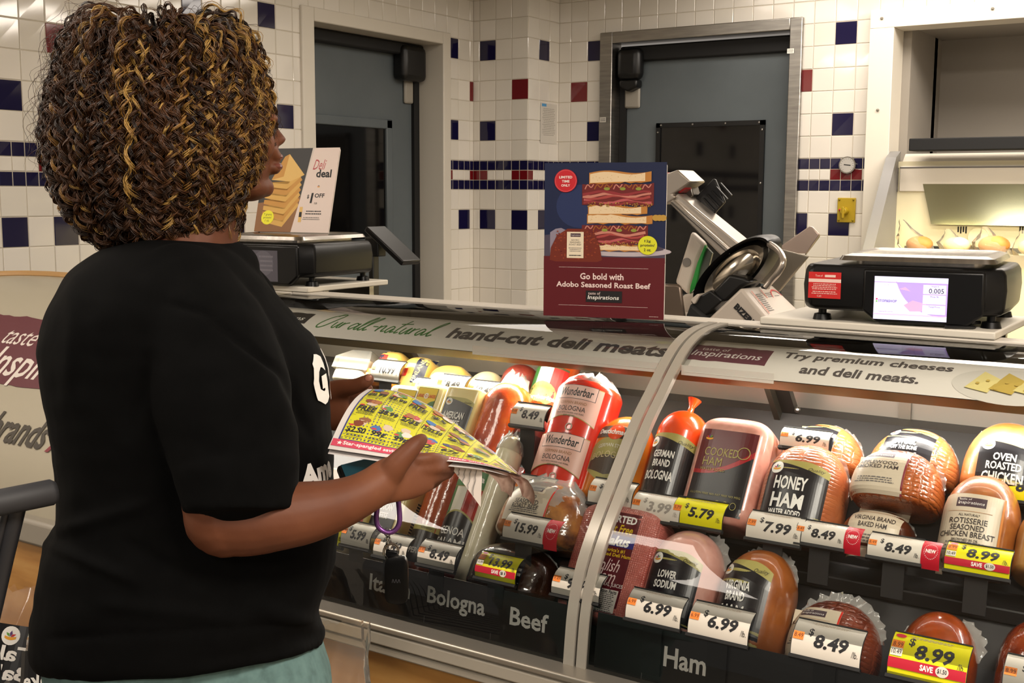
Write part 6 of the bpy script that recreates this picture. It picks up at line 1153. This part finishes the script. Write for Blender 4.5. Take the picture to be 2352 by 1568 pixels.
for org, parts2 in ((deep(742, 872, 1.66), (('G', 0, .072, .06, .06), ('A', .068, .072, .055, .06))), (deep(748, 1082, 1.635), (('Ame', 0, .034, .085, .05),)), (deep(765, 1215, 1.62), (('1.', 0, .03, .02, .04),))):
    CHO = org; d = Decal(chest, .0002, .0012)
    for t_, x_, h_, w_, b_ in parts2: d.txt(t_, x_, 0, h_, PRT, w=w_, bold=b_)
    lt = d.build('shirt_lettering'); subpart(lt, shirt)
# trousers
mb = MB(); stack(mb, [(1385, 112, 705, 1.72, .195), (1440, 116, 715, 1.72, .198), (1500, 124, 738, 1.72, .20), (1570, 138, 756, 1.72, .205), (1640, 150, 742, 1.72, .20)], 44, 2.5)
for s_ in (-1, 1):
    c = np.array([foot[0], foot[1], 0])+FH*.102*s_; pts = [c+UP*z+RH*x for z, x in ((.82, -.01), (.70, .0), (.48, .01), (.30, -.01), (.085, -.02))]; mb.tube(pts, [.135, .128, .095, .085, .07], None, 24)
me = remesh(mb, .008, 4, 'trousers'); a = coords(me); nn = normals(me); dsp = np.array([.004*noise.noise(Vector(v)*8)+.002*noise.noise(Vector(v)*26) for v in a]); pxs = a-CO; dz = pxs @ _f; PX_ = 1176+FPX*(pxs @ _r)/dz; PY_ = 784-FPX*(pxs @ _u)/dz
ridge((590, 1510), (640, 1600), 7, -.006); ridge((535, 1530), (540, 1600), 4, -.004); setco(me, a+nn*dsp[:, None]); me.materials.append(PANTS); tr = bpy.data.objects.new('trousers', me); COL.objects.link(tr); PK_.append(tr)
for s_ in (-1, 1):
    c = np.array([foot[0], foot[1], 0])+FH*.105*s_; mb = MB(); SHW = M('shoe_dark', '#1c1b1b', .5); rr = []
    for x, w, h in ((-.105, .035, .06), (-.09, .042, .085), (-.02, .044, .10), (.05, .046, .08), (.12, .05, .06), (.165, .045, .045), (.19, .022, .025)): rr.append([c+RH*x+FH*w*math.cos(t)+UP*(.006+h*max(math.sin(t), -.05)) for t in [2*math.pi*k/16 for k in range(16)]])
    mb.rings(rr, SHW); PK_.append(mb.build('shoe', smooth=True))
# ---- curly hair: helical locks of fine strands over a dark mass
OUT = [(15, 285, 470), (40, 215, 535), (100, 165, 583), (170, 148, 604), (250, 124, 618), (330, 112, 620), (400, 118, 604), (460, 135, 562), (510, 165, 552), (550, 200, 545), (580, 255, 522), (598, 300, 480)]
HC = deep(372, 300, HD); oy = np.array([q[0] for q in OUT]); ol = np.array([q[1] for q in OUT]); orr = np.array([q[2] for q in OUT])
def outline(sgn):
    """polar radius (metres) against polar angle from straight up, one side of the outline"""
    xs = np.r_[372, (orr if sgn > 0 else ol), 385]; ys = np.r_[12, oy, 604]; dx = np.abs(xs-372)*K; dy = (300-ys)*K; al = np.arctan2(dx, dy); rad = np.hypot(dx, dy); o_ = np.argsort(al); return al[o_], rad[o_]
aR, rR = outline(1); aL, rL = outline(-1)
def env(al, ph):
    R_ = np.interp(al, aR, rR); L_ = np.interp(al, aL, rL); c = np.cos(ph); side = .5*(R_+L_)*.94
    return np.where(c > 0, c*c*R_+(1-c*c)*side, c*c*L_+(1-c*c)*side)
def hpos(al, ph, rad): return HC+(np.sin(al)*np.cos(ph)*rad)[..., None]*RHD+(np.sin(al)*np.sin(ph)*rad)[..., None]*FHD+(np.cos(al)*rad)[..., None]*UP
rg = np.random.default_rng(11)
# dark core mass
na, npn = 40, 64; A_ = np.linspace(.02, math.pi-.02, na); PH = np.linspace(0, 2*math.pi, npn, endpoint=False); AA, PP = np.meshgrid(A_, PH, indexing='ij'); rad = env(AA, PP)*.84
frontal = np.clip(np.cos(PP), 0, 1)*np.exp(-((AA-1.75)/.75)**2); rad = rad*(1-.42*frontal); G_ = hpos(AA, PP, rad)
mb = MB(); mb.rings([[G_[i, j]+.006*np.array(noise.noise_vector(Vector(G_[i, j])*40)) for j in range(npn)] for i in range(na)], M('hair_core', '#1a0c05', .8)); core = mb.build('hair_mass', smooth=True); 
def locks(n, nst, s_rng, al_end, rc, lam, thick, gold_p, seed, ph_mu=None, ph_sd=None, len_cap=None, al0=None, cheek=False):
    rg = np.random.default_rng(seed); V = []; F = []; Cc = []; base = 0
    for i in range(n):
        ph = rg.uniform(0, 2*math.pi) if ph_mu is None else rg.normal(ph_mu, ph_sd)
        facing = abs((ph+math.pi) % (2*math.pi)-math.pi); a0 = rg.uniform(.05, 1.2) if al0 is None else rg.uniform(*al0); a1 = rg.uniform(*al_end)
        if facing < .55 and not cheek: a1 = min(a1, rg.uniform(1.38, 1.72)+1.6*max(facing-.3, 0))      # face kept clear: short fringe
        if len_cap: a1 = min(a1, a0+len_cap*rg.uniform(.7, 1.2))
        if a1 < a0+.25: a1 = a0+.25
        s = rg.uniform(*s_rng); L = .17*(a1-a0)*1.05; turns = L/(lam*rg.uniform(.75, 1.35)); m = int(max(14, min(turns*9, 120)))
        t = np.linspace(0, 1, m); al = a0+(a1-a0)*t; phw = ph+.10*np.sin(t*rg.uniform(2, 5)+rg.uniform(0, 6))*t
        gr = np.clip(t/.4, 0, 1); gr = gr*gr*(3-2*gr); r0 = env(al, phw); rad = r0*(.66+(s-.66)*gr)
        p = hpos(al, phw, rad); tan = np.gradient(p, axis=0); tan /= np.linalg.norm(tan, axis=1)[:, None]+1e-9
        nrm = p-HC; nrm -= (nrm*tan).sum(1)[:, None]*tan; nrm /= np.linalg.norm(nrm, axis=1)[:, None]+1e-9; bn = np.cross(tan, nrm)
        ph0 = rg.uniform(0, 6.28); hand = rg.choice([-1, 1]); R0 = rc*rg.uniform(.6, 1.35)*(.35+.65*np.clip(t*1.8, 0, 1))
        gold = rg.random() < (gold_p*(1.5 if math.cos(ph) > .2 else .6)); shade = rg.uniform(0, 1)  # gold favours front locks; lit highlights painted into the strand colour
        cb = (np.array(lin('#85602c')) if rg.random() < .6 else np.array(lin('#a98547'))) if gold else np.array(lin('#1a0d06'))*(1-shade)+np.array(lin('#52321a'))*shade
        for k in range(nst):
            w = hand*2*math.pi*turns*t+ph0+rg.normal(0, .16)+.35*t*rg.normal(); rr = R0*rg.uniform(.75, 1.2); off = rg.normal(0, .0011, 2)
            q = p+(rr*np.cos(w)+off[0])[:, None]*nrm+(rr*np.sin(w)+off[1])[:, None]*bn
            T_ = np.gradient(q, axis=0); T_ /= np.linalg.norm(T_, axis=1)[:, None]+1e-9; a_ = np.cross(T_, UP+.01*RH); a_ /= np.linalg.norm(a_, axis=1)[:, None]+1e-9; b_ = np.cross(T_, a_)
            th = thick*rg.uniform(.6, 1.2)*np.clip(np.minimum(1, (1-t)*6+.15), 0, 1)
            ring = np.stack([q+th[:, None]*(math.cos(2.0944*j)*a_+math.sin(2.0944*j)*b_) for j in range(3)], 1)
            V.append(ring.reshape(-1, 3)); id_ = base+np.arange((m-1)*3).reshape(-1, 3); nx = id_+3
            F.append(np.concatenate([np.stack([id_[:, j], id_[:, (j+1) % 3], nx[:, (j+1) % 3], nx[:, j]], 1) for j in range(3)])); base += m*3
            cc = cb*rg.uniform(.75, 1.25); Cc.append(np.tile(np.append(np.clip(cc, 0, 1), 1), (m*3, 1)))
    return np.concatenate(V), np.concatenate(F), np.concatenate(Cc)
def meshfast(name, V, F, mat, col=None):
    me = bpy.data.meshes.new(name); nf = len(F); me.vertices.add(len(V)); me.vertices.foreach_set('co', V.astype(np.float32).ravel()); me.loops.add(nf*4); me.loops.foreach_set('vertex_index', F.astype(np.int32).ravel())
    me.polygons.add(nf); me.polygons.foreach_set('loop_start', np.arange(0, nf*4, 4, dtype=np.int32)); me.update(calc_edges=True); me.polygons.foreach_set('use_smooth', np.ones(nf, bool))
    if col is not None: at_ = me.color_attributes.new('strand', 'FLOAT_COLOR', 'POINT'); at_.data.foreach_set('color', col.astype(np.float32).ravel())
    me.materials.append(mat); me.validate(); o = bpy.data.objects.new(name, me); COL.objects.link(o); return o
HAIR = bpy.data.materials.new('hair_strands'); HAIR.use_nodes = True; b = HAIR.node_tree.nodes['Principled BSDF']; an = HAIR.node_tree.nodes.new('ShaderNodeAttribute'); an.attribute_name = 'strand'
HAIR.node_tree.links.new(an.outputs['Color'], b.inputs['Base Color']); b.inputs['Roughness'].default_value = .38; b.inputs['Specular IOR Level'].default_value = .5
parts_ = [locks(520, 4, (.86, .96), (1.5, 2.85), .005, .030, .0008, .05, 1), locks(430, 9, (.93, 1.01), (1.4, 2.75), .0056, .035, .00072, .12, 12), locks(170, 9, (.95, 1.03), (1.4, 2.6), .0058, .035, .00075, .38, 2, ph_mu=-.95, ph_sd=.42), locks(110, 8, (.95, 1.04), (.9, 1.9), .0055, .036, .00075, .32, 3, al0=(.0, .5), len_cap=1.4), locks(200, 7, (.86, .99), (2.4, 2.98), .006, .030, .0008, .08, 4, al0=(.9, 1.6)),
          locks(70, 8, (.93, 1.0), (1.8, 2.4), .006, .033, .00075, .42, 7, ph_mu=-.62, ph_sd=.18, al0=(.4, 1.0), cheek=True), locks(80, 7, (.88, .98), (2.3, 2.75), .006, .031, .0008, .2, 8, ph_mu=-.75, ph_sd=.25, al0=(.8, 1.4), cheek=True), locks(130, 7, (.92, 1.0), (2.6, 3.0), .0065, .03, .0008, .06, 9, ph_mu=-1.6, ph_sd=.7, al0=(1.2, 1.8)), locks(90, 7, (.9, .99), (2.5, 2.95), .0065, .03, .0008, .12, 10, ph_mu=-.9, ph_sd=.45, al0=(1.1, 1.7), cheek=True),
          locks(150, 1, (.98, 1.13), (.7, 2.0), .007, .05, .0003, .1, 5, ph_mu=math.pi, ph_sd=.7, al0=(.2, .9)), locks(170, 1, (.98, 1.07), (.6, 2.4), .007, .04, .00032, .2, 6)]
Vs, Fs, Cs, k0 = [], [], [], 0
for V, F, C_ in parts_: Vs.append(V); Fs.append(F+k0); Cs.append(C_); k0 += len(V)
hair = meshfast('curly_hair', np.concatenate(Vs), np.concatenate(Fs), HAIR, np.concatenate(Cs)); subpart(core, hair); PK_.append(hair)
# cheek curls hanging in front of the ear and jaw
hang(person, *PK_)
# ---- the sale flyer
BT = [(753, 1030, 1.60), (820, 1040, 1.592), (890, 1050, 1.592), (955, 1055, 1.60), (1040, 1060, 1.625), (1120, 1070, 1.66), (1195, 1090, 1.71)]
TP = [(845, 893, 1.838), (905, 903, 1.85), (960, 926, 1.86), (1020, 958, 1.86), (1085, 1000, 1.85), (1150, 1046, 1.82), (1212, 1104, 1.76)]
BS = spline([deep(*q) for q in BT], 10); TS = spline([deep(*q) for q in TP], 10); NB = len(BS)-1
FW_, FH_ = .36, .29
def fpt(u, v):
    x = min(max(u, 0), 1)*NB; i = min(int(x), NB-1); t = x-i; b = BS[i]*(1-t)+BS[i+1]*t; p = TS[i]*(1-t)+TS[i+1]*t
    return b*(1-v)+p*v+UP*.016*math.sin(math.pi*v)*(1-u)**1.3+UP*.006*math.sin(5*u)*v
def fmap(x, z, l):
    u, v = x/FW_, z/FH_; q = fpt(u, v); du = fpt(min(u+.02, 1), v)-fpt(max(u-.02, 0), v); dv = fpt(u, min(v+.02, 1))-fpt(u, max(v-.02, 0)); n = np.cross(du, dv); n /= np.linalg.norm(n)+1e-9
    return q+n*l
root = empty('sale_flyer', 'yellow grocery sale flyer held open in both hands', 'flyer', fpt(.4, .4)); P = []
NEWS = M('newsprint', '#cfc8c4', .75); FY = M('flyer_yellow', '#cbc71e', .65); FB = M('flyer_blue', '#2b2f78', .6); FP = M('flyer_pink', '#c8445c', .6)
mb = MB(); g = [[fmap(FW_*i/48, FH_*j/30, 0) for i in range(49)] for j in range(31)]; mb.rings(g, NEWS, False, False)
g = [[q-UP*.007 for q in r] for r in g]; mb.rings(g, NEWS, False, False); P.append(mb.build('pages', smooth=True))
d = Decal(fmap, .000015, .0006); m_ = .012
d.rect(m_, .013, FW_*.965, FH_-.006, FB, 44, 24); d.rect(m_+.003, .032, FW_*.962, FH_-.009, FY, 44, 24); d.rect(.002, .010, FW_*.92, .030, FP, 40, 3)
d.txt('Star-spangled savings', .085, .020, .013, INKW, w=.12, bold=.02, ref='Sgp'); d.txt('Quick and easy', .27, .020, .013, INKW, w=.095, bold=.02, ref='Qgp')
for x in (.018, .205, .328): d.poly([(x+.006*math.cos(math.pi/2+k*math.pi/5)*(1 if k % 2 == 0 else .42), .020+.006*math.sin(math.pi/2+k*math.pi/5)*(1 if k % 2 == 0 else .42)) for k in range(10)], INKW); d.k -= 1
d.k += 1
cw = (FW_*.95-m_)/7; rgf = random.Random(4); FI = M('flyer_ink', '#1a1a22', .6); FT = M('flyer_small_ink', '#5a5a2a', .6)
PC = [M('flyer_food%d' % i, c, .6) for i, c in enumerate(['#7a3a22', '#a5683c', '#3f6fa8', '#c9b6a0', '#8a5a3a', '#b8434a', '#5a8a4a', '#d8cfc6', '#4a4a6a'])]
ROWS_ = [(.034, .112, ['$2.50', '99\u00a2', '99\u00a2', '$2', '67\u00a2', '2/$4', '3/$5']), (.114, .195, ['FREE', '$8.99', '2/$5', '12/$2.50', '$3', '$2', '$4']), (.197, .278, ['$8.99', '$2.99', 'FREE', '$5', '$4.99', '$2', '$3'])]
for z0, z1, names in ROWS_:
    for i, nm in enumerate(names):
        x0 = m_+.004+cw*i; xc = x0+cw*.5; h = z1-z0; rs = rgf.sample(PC, 3)
        for q in range(3): a, b_ = x0+cw*rgf.uniform(.25, .75), z0+h*rgf.uniform(.58, .86); d.poly([(a+cw*.26*math.cos(t)*rgf.uniform(.75, 1.1), b_+h*.15*math.sin(t)*rgf.uniform(.75, 1.1)) for t in [2*math.pi*k/9 for k in range(9)]], rs[q])
        d.ell(x0+cw*.2, z0+h*.56, cw*.12, h*.04, M('flyer_red', '#c2343c', .6), 10, m=1); d.txt(nm, xc-cw*.02, z0+h*.37, h*.27, FI, w=cw*(.86 if len(nm) > 3 else .66), bold=.035, shear=.15)
        d.small(xc, z0+h*.14, cw*.82, h*.18, FT, 3, i); d.line([(x0, z0), (x0, z1)], .0008, FT)
    d.line([(m_+.003, z0-.001), (FW_*.95, z0-.001)], .0008, FT)
P.append(d.build('print'))
# pages drooping at the far end
def flap(pts, name, mat, n=10, sag=.01):
    a, b_, c, e = [deep(*q) for q in pts]; mb = MB(); mb.rings([[(a*(1-u)+b_*u)*(1-v)+(e*(1-u)+c*u)*v+FH*sag*math.sin(math.pi*u)+RH*sag*.6*math.sin(3*v) for u in np.linspace(0, 1, n)] for v in np.linspace(0, 1, n)], mat, False, False); o = mb.build(name, smooth=True); P.append(o); return o
PHOTO = noisy('flyer_meat_print', ['#2a1512', '#5c3a2c', '#8a7264', '#4a2a20'], 22, .6, 0, 1)
flap([(1108, 1078, 1.665), (1168, 1086, 1.69), (1172, 1142, 1.70), (1150, 1128, 1.68)], 'inner_page', PHOTO); flap([(1160, 1084, 1.69), (1212, 1102, 1.715), (1224, 1160, 1.725), (1198, 1140, 1.71)], 'inner_page', PHOTO)
hang(root, *P)
root = empty('shopping_list', 'white handwritten list hanging under the flyer', 'paper', deep(1090, 1120, 1.655)); 
a, b_, c = deep(1030, 1066, 1.645), deep(1108, 1074, 1.668), deep(1104, 1164, 1.672); mb = MB(); mb.add([a, b_, c, (a+c)/2+FH*.004], [(0, 1, 2, 3)], M('list_paper', '#c9bfb6', .7)); o1 = mb.build('sheet')
xd = (b_-a)/np.linalg.norm(b_-a); nd = np.cross(xd, c-b_); nd /= np.linalg.norm(nd); nd = nd if np.dot(nd, _f) < 0 else -nd; zd = np.cross(nd, xd); zd = zd if zd[2] > 0 else -zd
d = Decal(flatmap(b_, xd, zd, nd), .0002, .0012)
for i in range(4): x = -.036+.009*i; d.line([(x+.001*math.sin(k*2.2+i), -.004-(.010+.009*i)*k/5) for k in range(6)], .0011, GREYK); d.k -= 1
o2 = d.build('handwriting'); hang(root, o1, o2)
# phone held under the flyer
root = empty('phone', 'phone in a black case held under the flyer', 'phone', deep(825, 1075, 1.70)); C4 = [deep(781, 1068, 1.66), deep(793, 1099, 1.645), deep(905, 1080, 1.70), deep(885, 1042, 1.73)]
ctr = sum(C4)/4; n_ = np.cross(C4[2]-C4[0], C4[3]-C4[1]); n_ /= np.linalg.norm(n_); n_ = n_ if np.dot(n_, _f) < 0 else -n_
mb = MB(); mb.prism([ctr+(q-ctr)*1.08 for q in C4], -n_*.010, BLACK); p1 = mb.build('case', bevel=.003); mb = MB(); mb.add([ctr+(q-ctr)*.97+n_*.0006 for q in C4], [(0, 1, 2, 3)], M('phone_screen', '#3c7c92', .3)); p2 = mb.build('screen'); hang(root, p1, p2)
# carabiner and car key hanging from the near hand
KD = 1.60; root = empty('key_ring', 'purple carabiner with a black car key hanging from the hand', 'keys', deep(905, 1380, KD)); PUR = M('carabiner_purple', '#6a3f78', .3, .7)
mb = MB(); cp = [(915, 1150), (918, 1185), (916, 1205), (905, 1219), (889, 1222), (873, 1214), (865, 1198), (866, 1170), (873, 1145)]; mb.tube(spline([deep(x, y, KD) for x, y in cp], 8), .0036, PUR, 10); P = [mb.build('carabiner', smooth=True)]
mb = MB(); mb.tube([deep(873, 1145, KD), deep(890, 1132, KD), deep(915, 1150, KD)], .0034, PUR, 8); P.append(mb.build('gate', smooth=True))
mb = MB(); CHR = M('ring_chrome', '#8f8a84', .2, 1.)
for i in range(4): q = deep(890+1.5*i, 1222+10*i, KD); ang = i*1.2; mb.tube([q+.0045*(math.cos(t)*(RH*math.cos(ang)+FH*math.sin(ang))+1.3*math.sin(t)*UP) for t in np.linspace(0, 2*math.pi, 13)], .0008, CHR, 6)
P.append(mb.build('chain', smooth=True)); mb = MB(); q = deep(898, 1266, KD)
for r_ in (.0115, .0095): mb.tube([q+r_*(math.cos(t)*(RH*.9+FH*.4)+math.sin(t)*UP) for t in np.linspace(0, 2*math.pi, 25)], .001, CHR, 6)
P.append(mb.build('split_ring', smooth=True))
FOB = M('fob_black', '#020202', .3, spec=.2); c = deep(911, 1330, KD); w, h = .0165, .034; mb = MB()
mb.rings([[c+RH*(w*k*math.copysign(abs(math.cos(t))**.5, math.cos(t)))+FH*y_+UP*(h*k*math.copysign(abs(math.sin(t))**.35, math.sin(t))) for t in [2*math.pi*i/36 for i in range(36)]] for y_, k in ((.008, .8), (.0065, .96), (0, 1.), (-.0065, .96), (-.008, .8))], FOB); P.append(mb.build('key_fob', smooth=True))
mb = MB(); mb.prism([deep(886, 1262, KD), deep(912, 1266, KD), deep(918, 1290, KD), deep(885, 1288, KD)], FH*.006, FOB); P.append(mb.build('fob_neck', bevel=.0015))
d = Decal(flatmap(c-FH*.0082, RH, UP, -FH)); 
for k in (-1, 0, 1): d.line(spline([(k*.004-.0015, -.002), (k*.004, .003), (k*.004+.0015, -.002)], 4), .0006, M('fob_mark', '#3a3a3e', .3))
P.append(d.build('button_marks')); hang(root, *P)
# ---- shopping cart handle at the left
CD = 1.45; root = empty('shopping_cart', 'dark grey shopping cart handle and frame at the left edge', 'shopping cart', (deep(-60, 1300, CD)[0], deep(-60, 1300, CD)[1], 0)); CG = M('cart_grey', '#29292c', .6); CG2 = M('cart_frame', '#2c2c2f', .4, .3)
h0, h1 = deep(118, 1130, CD), deep(-320, 1218, CD-.12); mb = MB(); mb.tube([h0+(h0-h1)*.03, h0, h0*.7+h1*.3, h1], [.012, .0165, .0165, .0165], CG, 16); P = [mb.build('handle', smooth=True, sharp=60)]
mb = MB(); p0 = deep(35, 1160, CD); p1 = deep(-28, 1440, CD+.02); mb.tube([p0, p0*.6+p1*.4, p1, np.array([p1[0]-.02, p1[1]+.02, .18])], [.0155, .0145, .0145, .0145], CG2, 14, flat=.8); P.append(mb.build('post', smooth=True))
p2 = deep(12, 1180, CD-.01); p3 = deep(-45, 1400, CD); mb = MB(); mb.tube([p2, p3, np.array([p3[0]-.02, p3[1]+.02, .18])], .005, CG2, 10); P.append(mb.build('brace', smooth=True))
e_ = (h1-h0)/np.linalg.norm(h1-h0); inw = -np.cross(UP, e_); inw = inw/np.linalg.norm(inw); inw = inw if np.dot(inw, RH) < 0 else -inw
base_ = np.array([p1[0]-.02, p1[1]+.02, .18]); b2 = base_+e_*.45*np.array([1, 1, 0])
mb = MB()
for a_ in (base_, b2): mb.tube([a_, a_+inw*.75], .012, CG2, 8)
mb.tube([base_, b2], .012, CG2, 8); mb.tube([base_+inw*.75, b2+inw*.75], .012, CG2, 8); P.append(mb.build('chassis'))
mb = MB()
for k in range(9): a_ = base_+e_*.45*k/8*np.array([1, 1, 0]); mb.tube([a_+UP*.72, a_+inw*.7+UP*.68, a_+inw*.62+UP*.32, a_+inw*.05+UP*.32], .003, CG2, 5)
for k in range(5): mb.tube([base_+inw*(.1+.14*k)+UP*.32, b2+inw*(.1+.14*k)+UP*.32], .003, CG2, 5)
P.append(mb.build('basket'))
mb = MB(); mb.tube([np.array([h1[0], h1[1], h1[2]]), b2], .0145, CG2, 10); P.append(mb.build('post'))
for a_ in (base_, b2, base_+inw*.75, b2+inw*.75): mb = MB(); c = np.array([a_[0], a_[1], .06]); mb.tube([c-e_*.012, c+e_*.012], .06, BLACK, 18); mb.tube([c+UP*.02, a_], .008, CG2, 6); P.append(mb.build('caster'))
hang(root, *P)
# ---- bagged bread on the low shelf in front of the case
CRUST = noisy('baguette_crust', ['#b07a3c', '#d6a868', '#c48f4c'], 14, .55, .4, 50); LBLK = M('bag_label_black', '#121111', .3); BAGC = clear('bread_bag_film', '#fff8ee', rough=.1, ior=1.35, white=.09)
root = empty('bread_bin', 'low dark bread bin along the foot of the counter', 'bin', (-2.0, 1.5, 0)); mb = MB(); BIN = M('bin_dark', '#1d1714', .6)
mb.box((-3.4, 1.45, 0), (-1.05, 1.70, .30), BIN); P = [mb.build('bin_body', bevel=.01)]; hang(root, *P)
def loafbag(c0, c1, r, lab, word, seed=0, top=.86):
    c0, c1 = np.array(c0), np.array(c1); c0 = c1+(c0-c1)*((c1[2]-.302)/(c1[2]-c0[2])); ax = (c1-c0)/np.linalg.norm(c1-c0); s1 = np.cross(ax, _f); s1 /= np.linalg.norm(s1); s2 = np.cross(s1, ax); s2 = s2 if np.dot(s2, _f) < 0 else -s2; L = np.linalg.norm(c1-c0)
    root = empty('bagged_baguette', lab, 'bread', c0, group='bagged breads by the counter'); P = []
    for k in (-1, 1): mb = MB(); mb.tube([c0+s1*r*.45*k+ax*L*t for t in np.linspace(-.1, top, 10)], [r*.5*math.sin(math.pi*min(max(t, .12), .88))**.5 for t in np.linspace(0, 1, 10)], CRUST, 14); P.append(mb.build('loaf', smooth=True))
    rg = random.Random(seed); mb = MB(); rr = []
    for i, t in enumerate(np.linspace(-.03, 1.06, 20)): k = r*(1.06-.35*max(t-.6, 0)/.5); rr.append([c0+ax*(L*t+r*.12*rg.uniform(-1, 1))+s1*k*1.1*math.cos(a)*(1+.09*math.sin(5*a+9*t)+.08*rg.uniform(-1, 1))+s2*k*.85*math.sin(a)*(1+.10*math.sin(4*a-11*t)+.12*rg.uniform(-1, 1)) for a in [2*math.pi*j/40 for j in range(40)]])
    mb.rings(rr, BAGC, False); P.append(mb.build('bag', smooth=True, sharp=80))
    lc = .72 if top > .6 else .50; d = Decal(lambda x, z, l: c0+ax*L*lc+ax*z+s1*x+s2*(r*.86*math.sqrt(max(1-(x/(r*1.2))**2, .02))+l), .0003, .004); LW = r*1.7; LH = L*.36; d.rect(-LW/2, -LH/2, LW/2, LH/2, LBLK, 10, 6); fruit(d, 0, LH*.36, LW*.14)
    for j, w_ in enumerate(word): d.txt(w_, 0, LH*(.14-.24*j), LH*.19, INKW, w=LW*.8, bold=.03)
    d.small(0, -LH*.40, LW*.7, LH*.08, GREYK, 2, seed); P.append(d.build('label')); hang(root, *P)
loafbag(deep(10, 1650, 2.28), deep(72, 1385, 2.33), .075, 'baguettes in clear film with a black label, lower left corner', ['Take', 'Bake'], seed=1)
loafbag(deep(112, 1680, 2.15), deep(122, 1440, 2.2), .05, 'baguettes half hidden behind the shopper, lower left', ['Take', 'Bake'], seed=3)
loafbag(deep(765, 1640, 2.02), deep(778, 1465, 2.05), .062, 'bread in a clear bag with a black label, right of the trousers', ['and', 'Brown'], seed=4, top=.58)
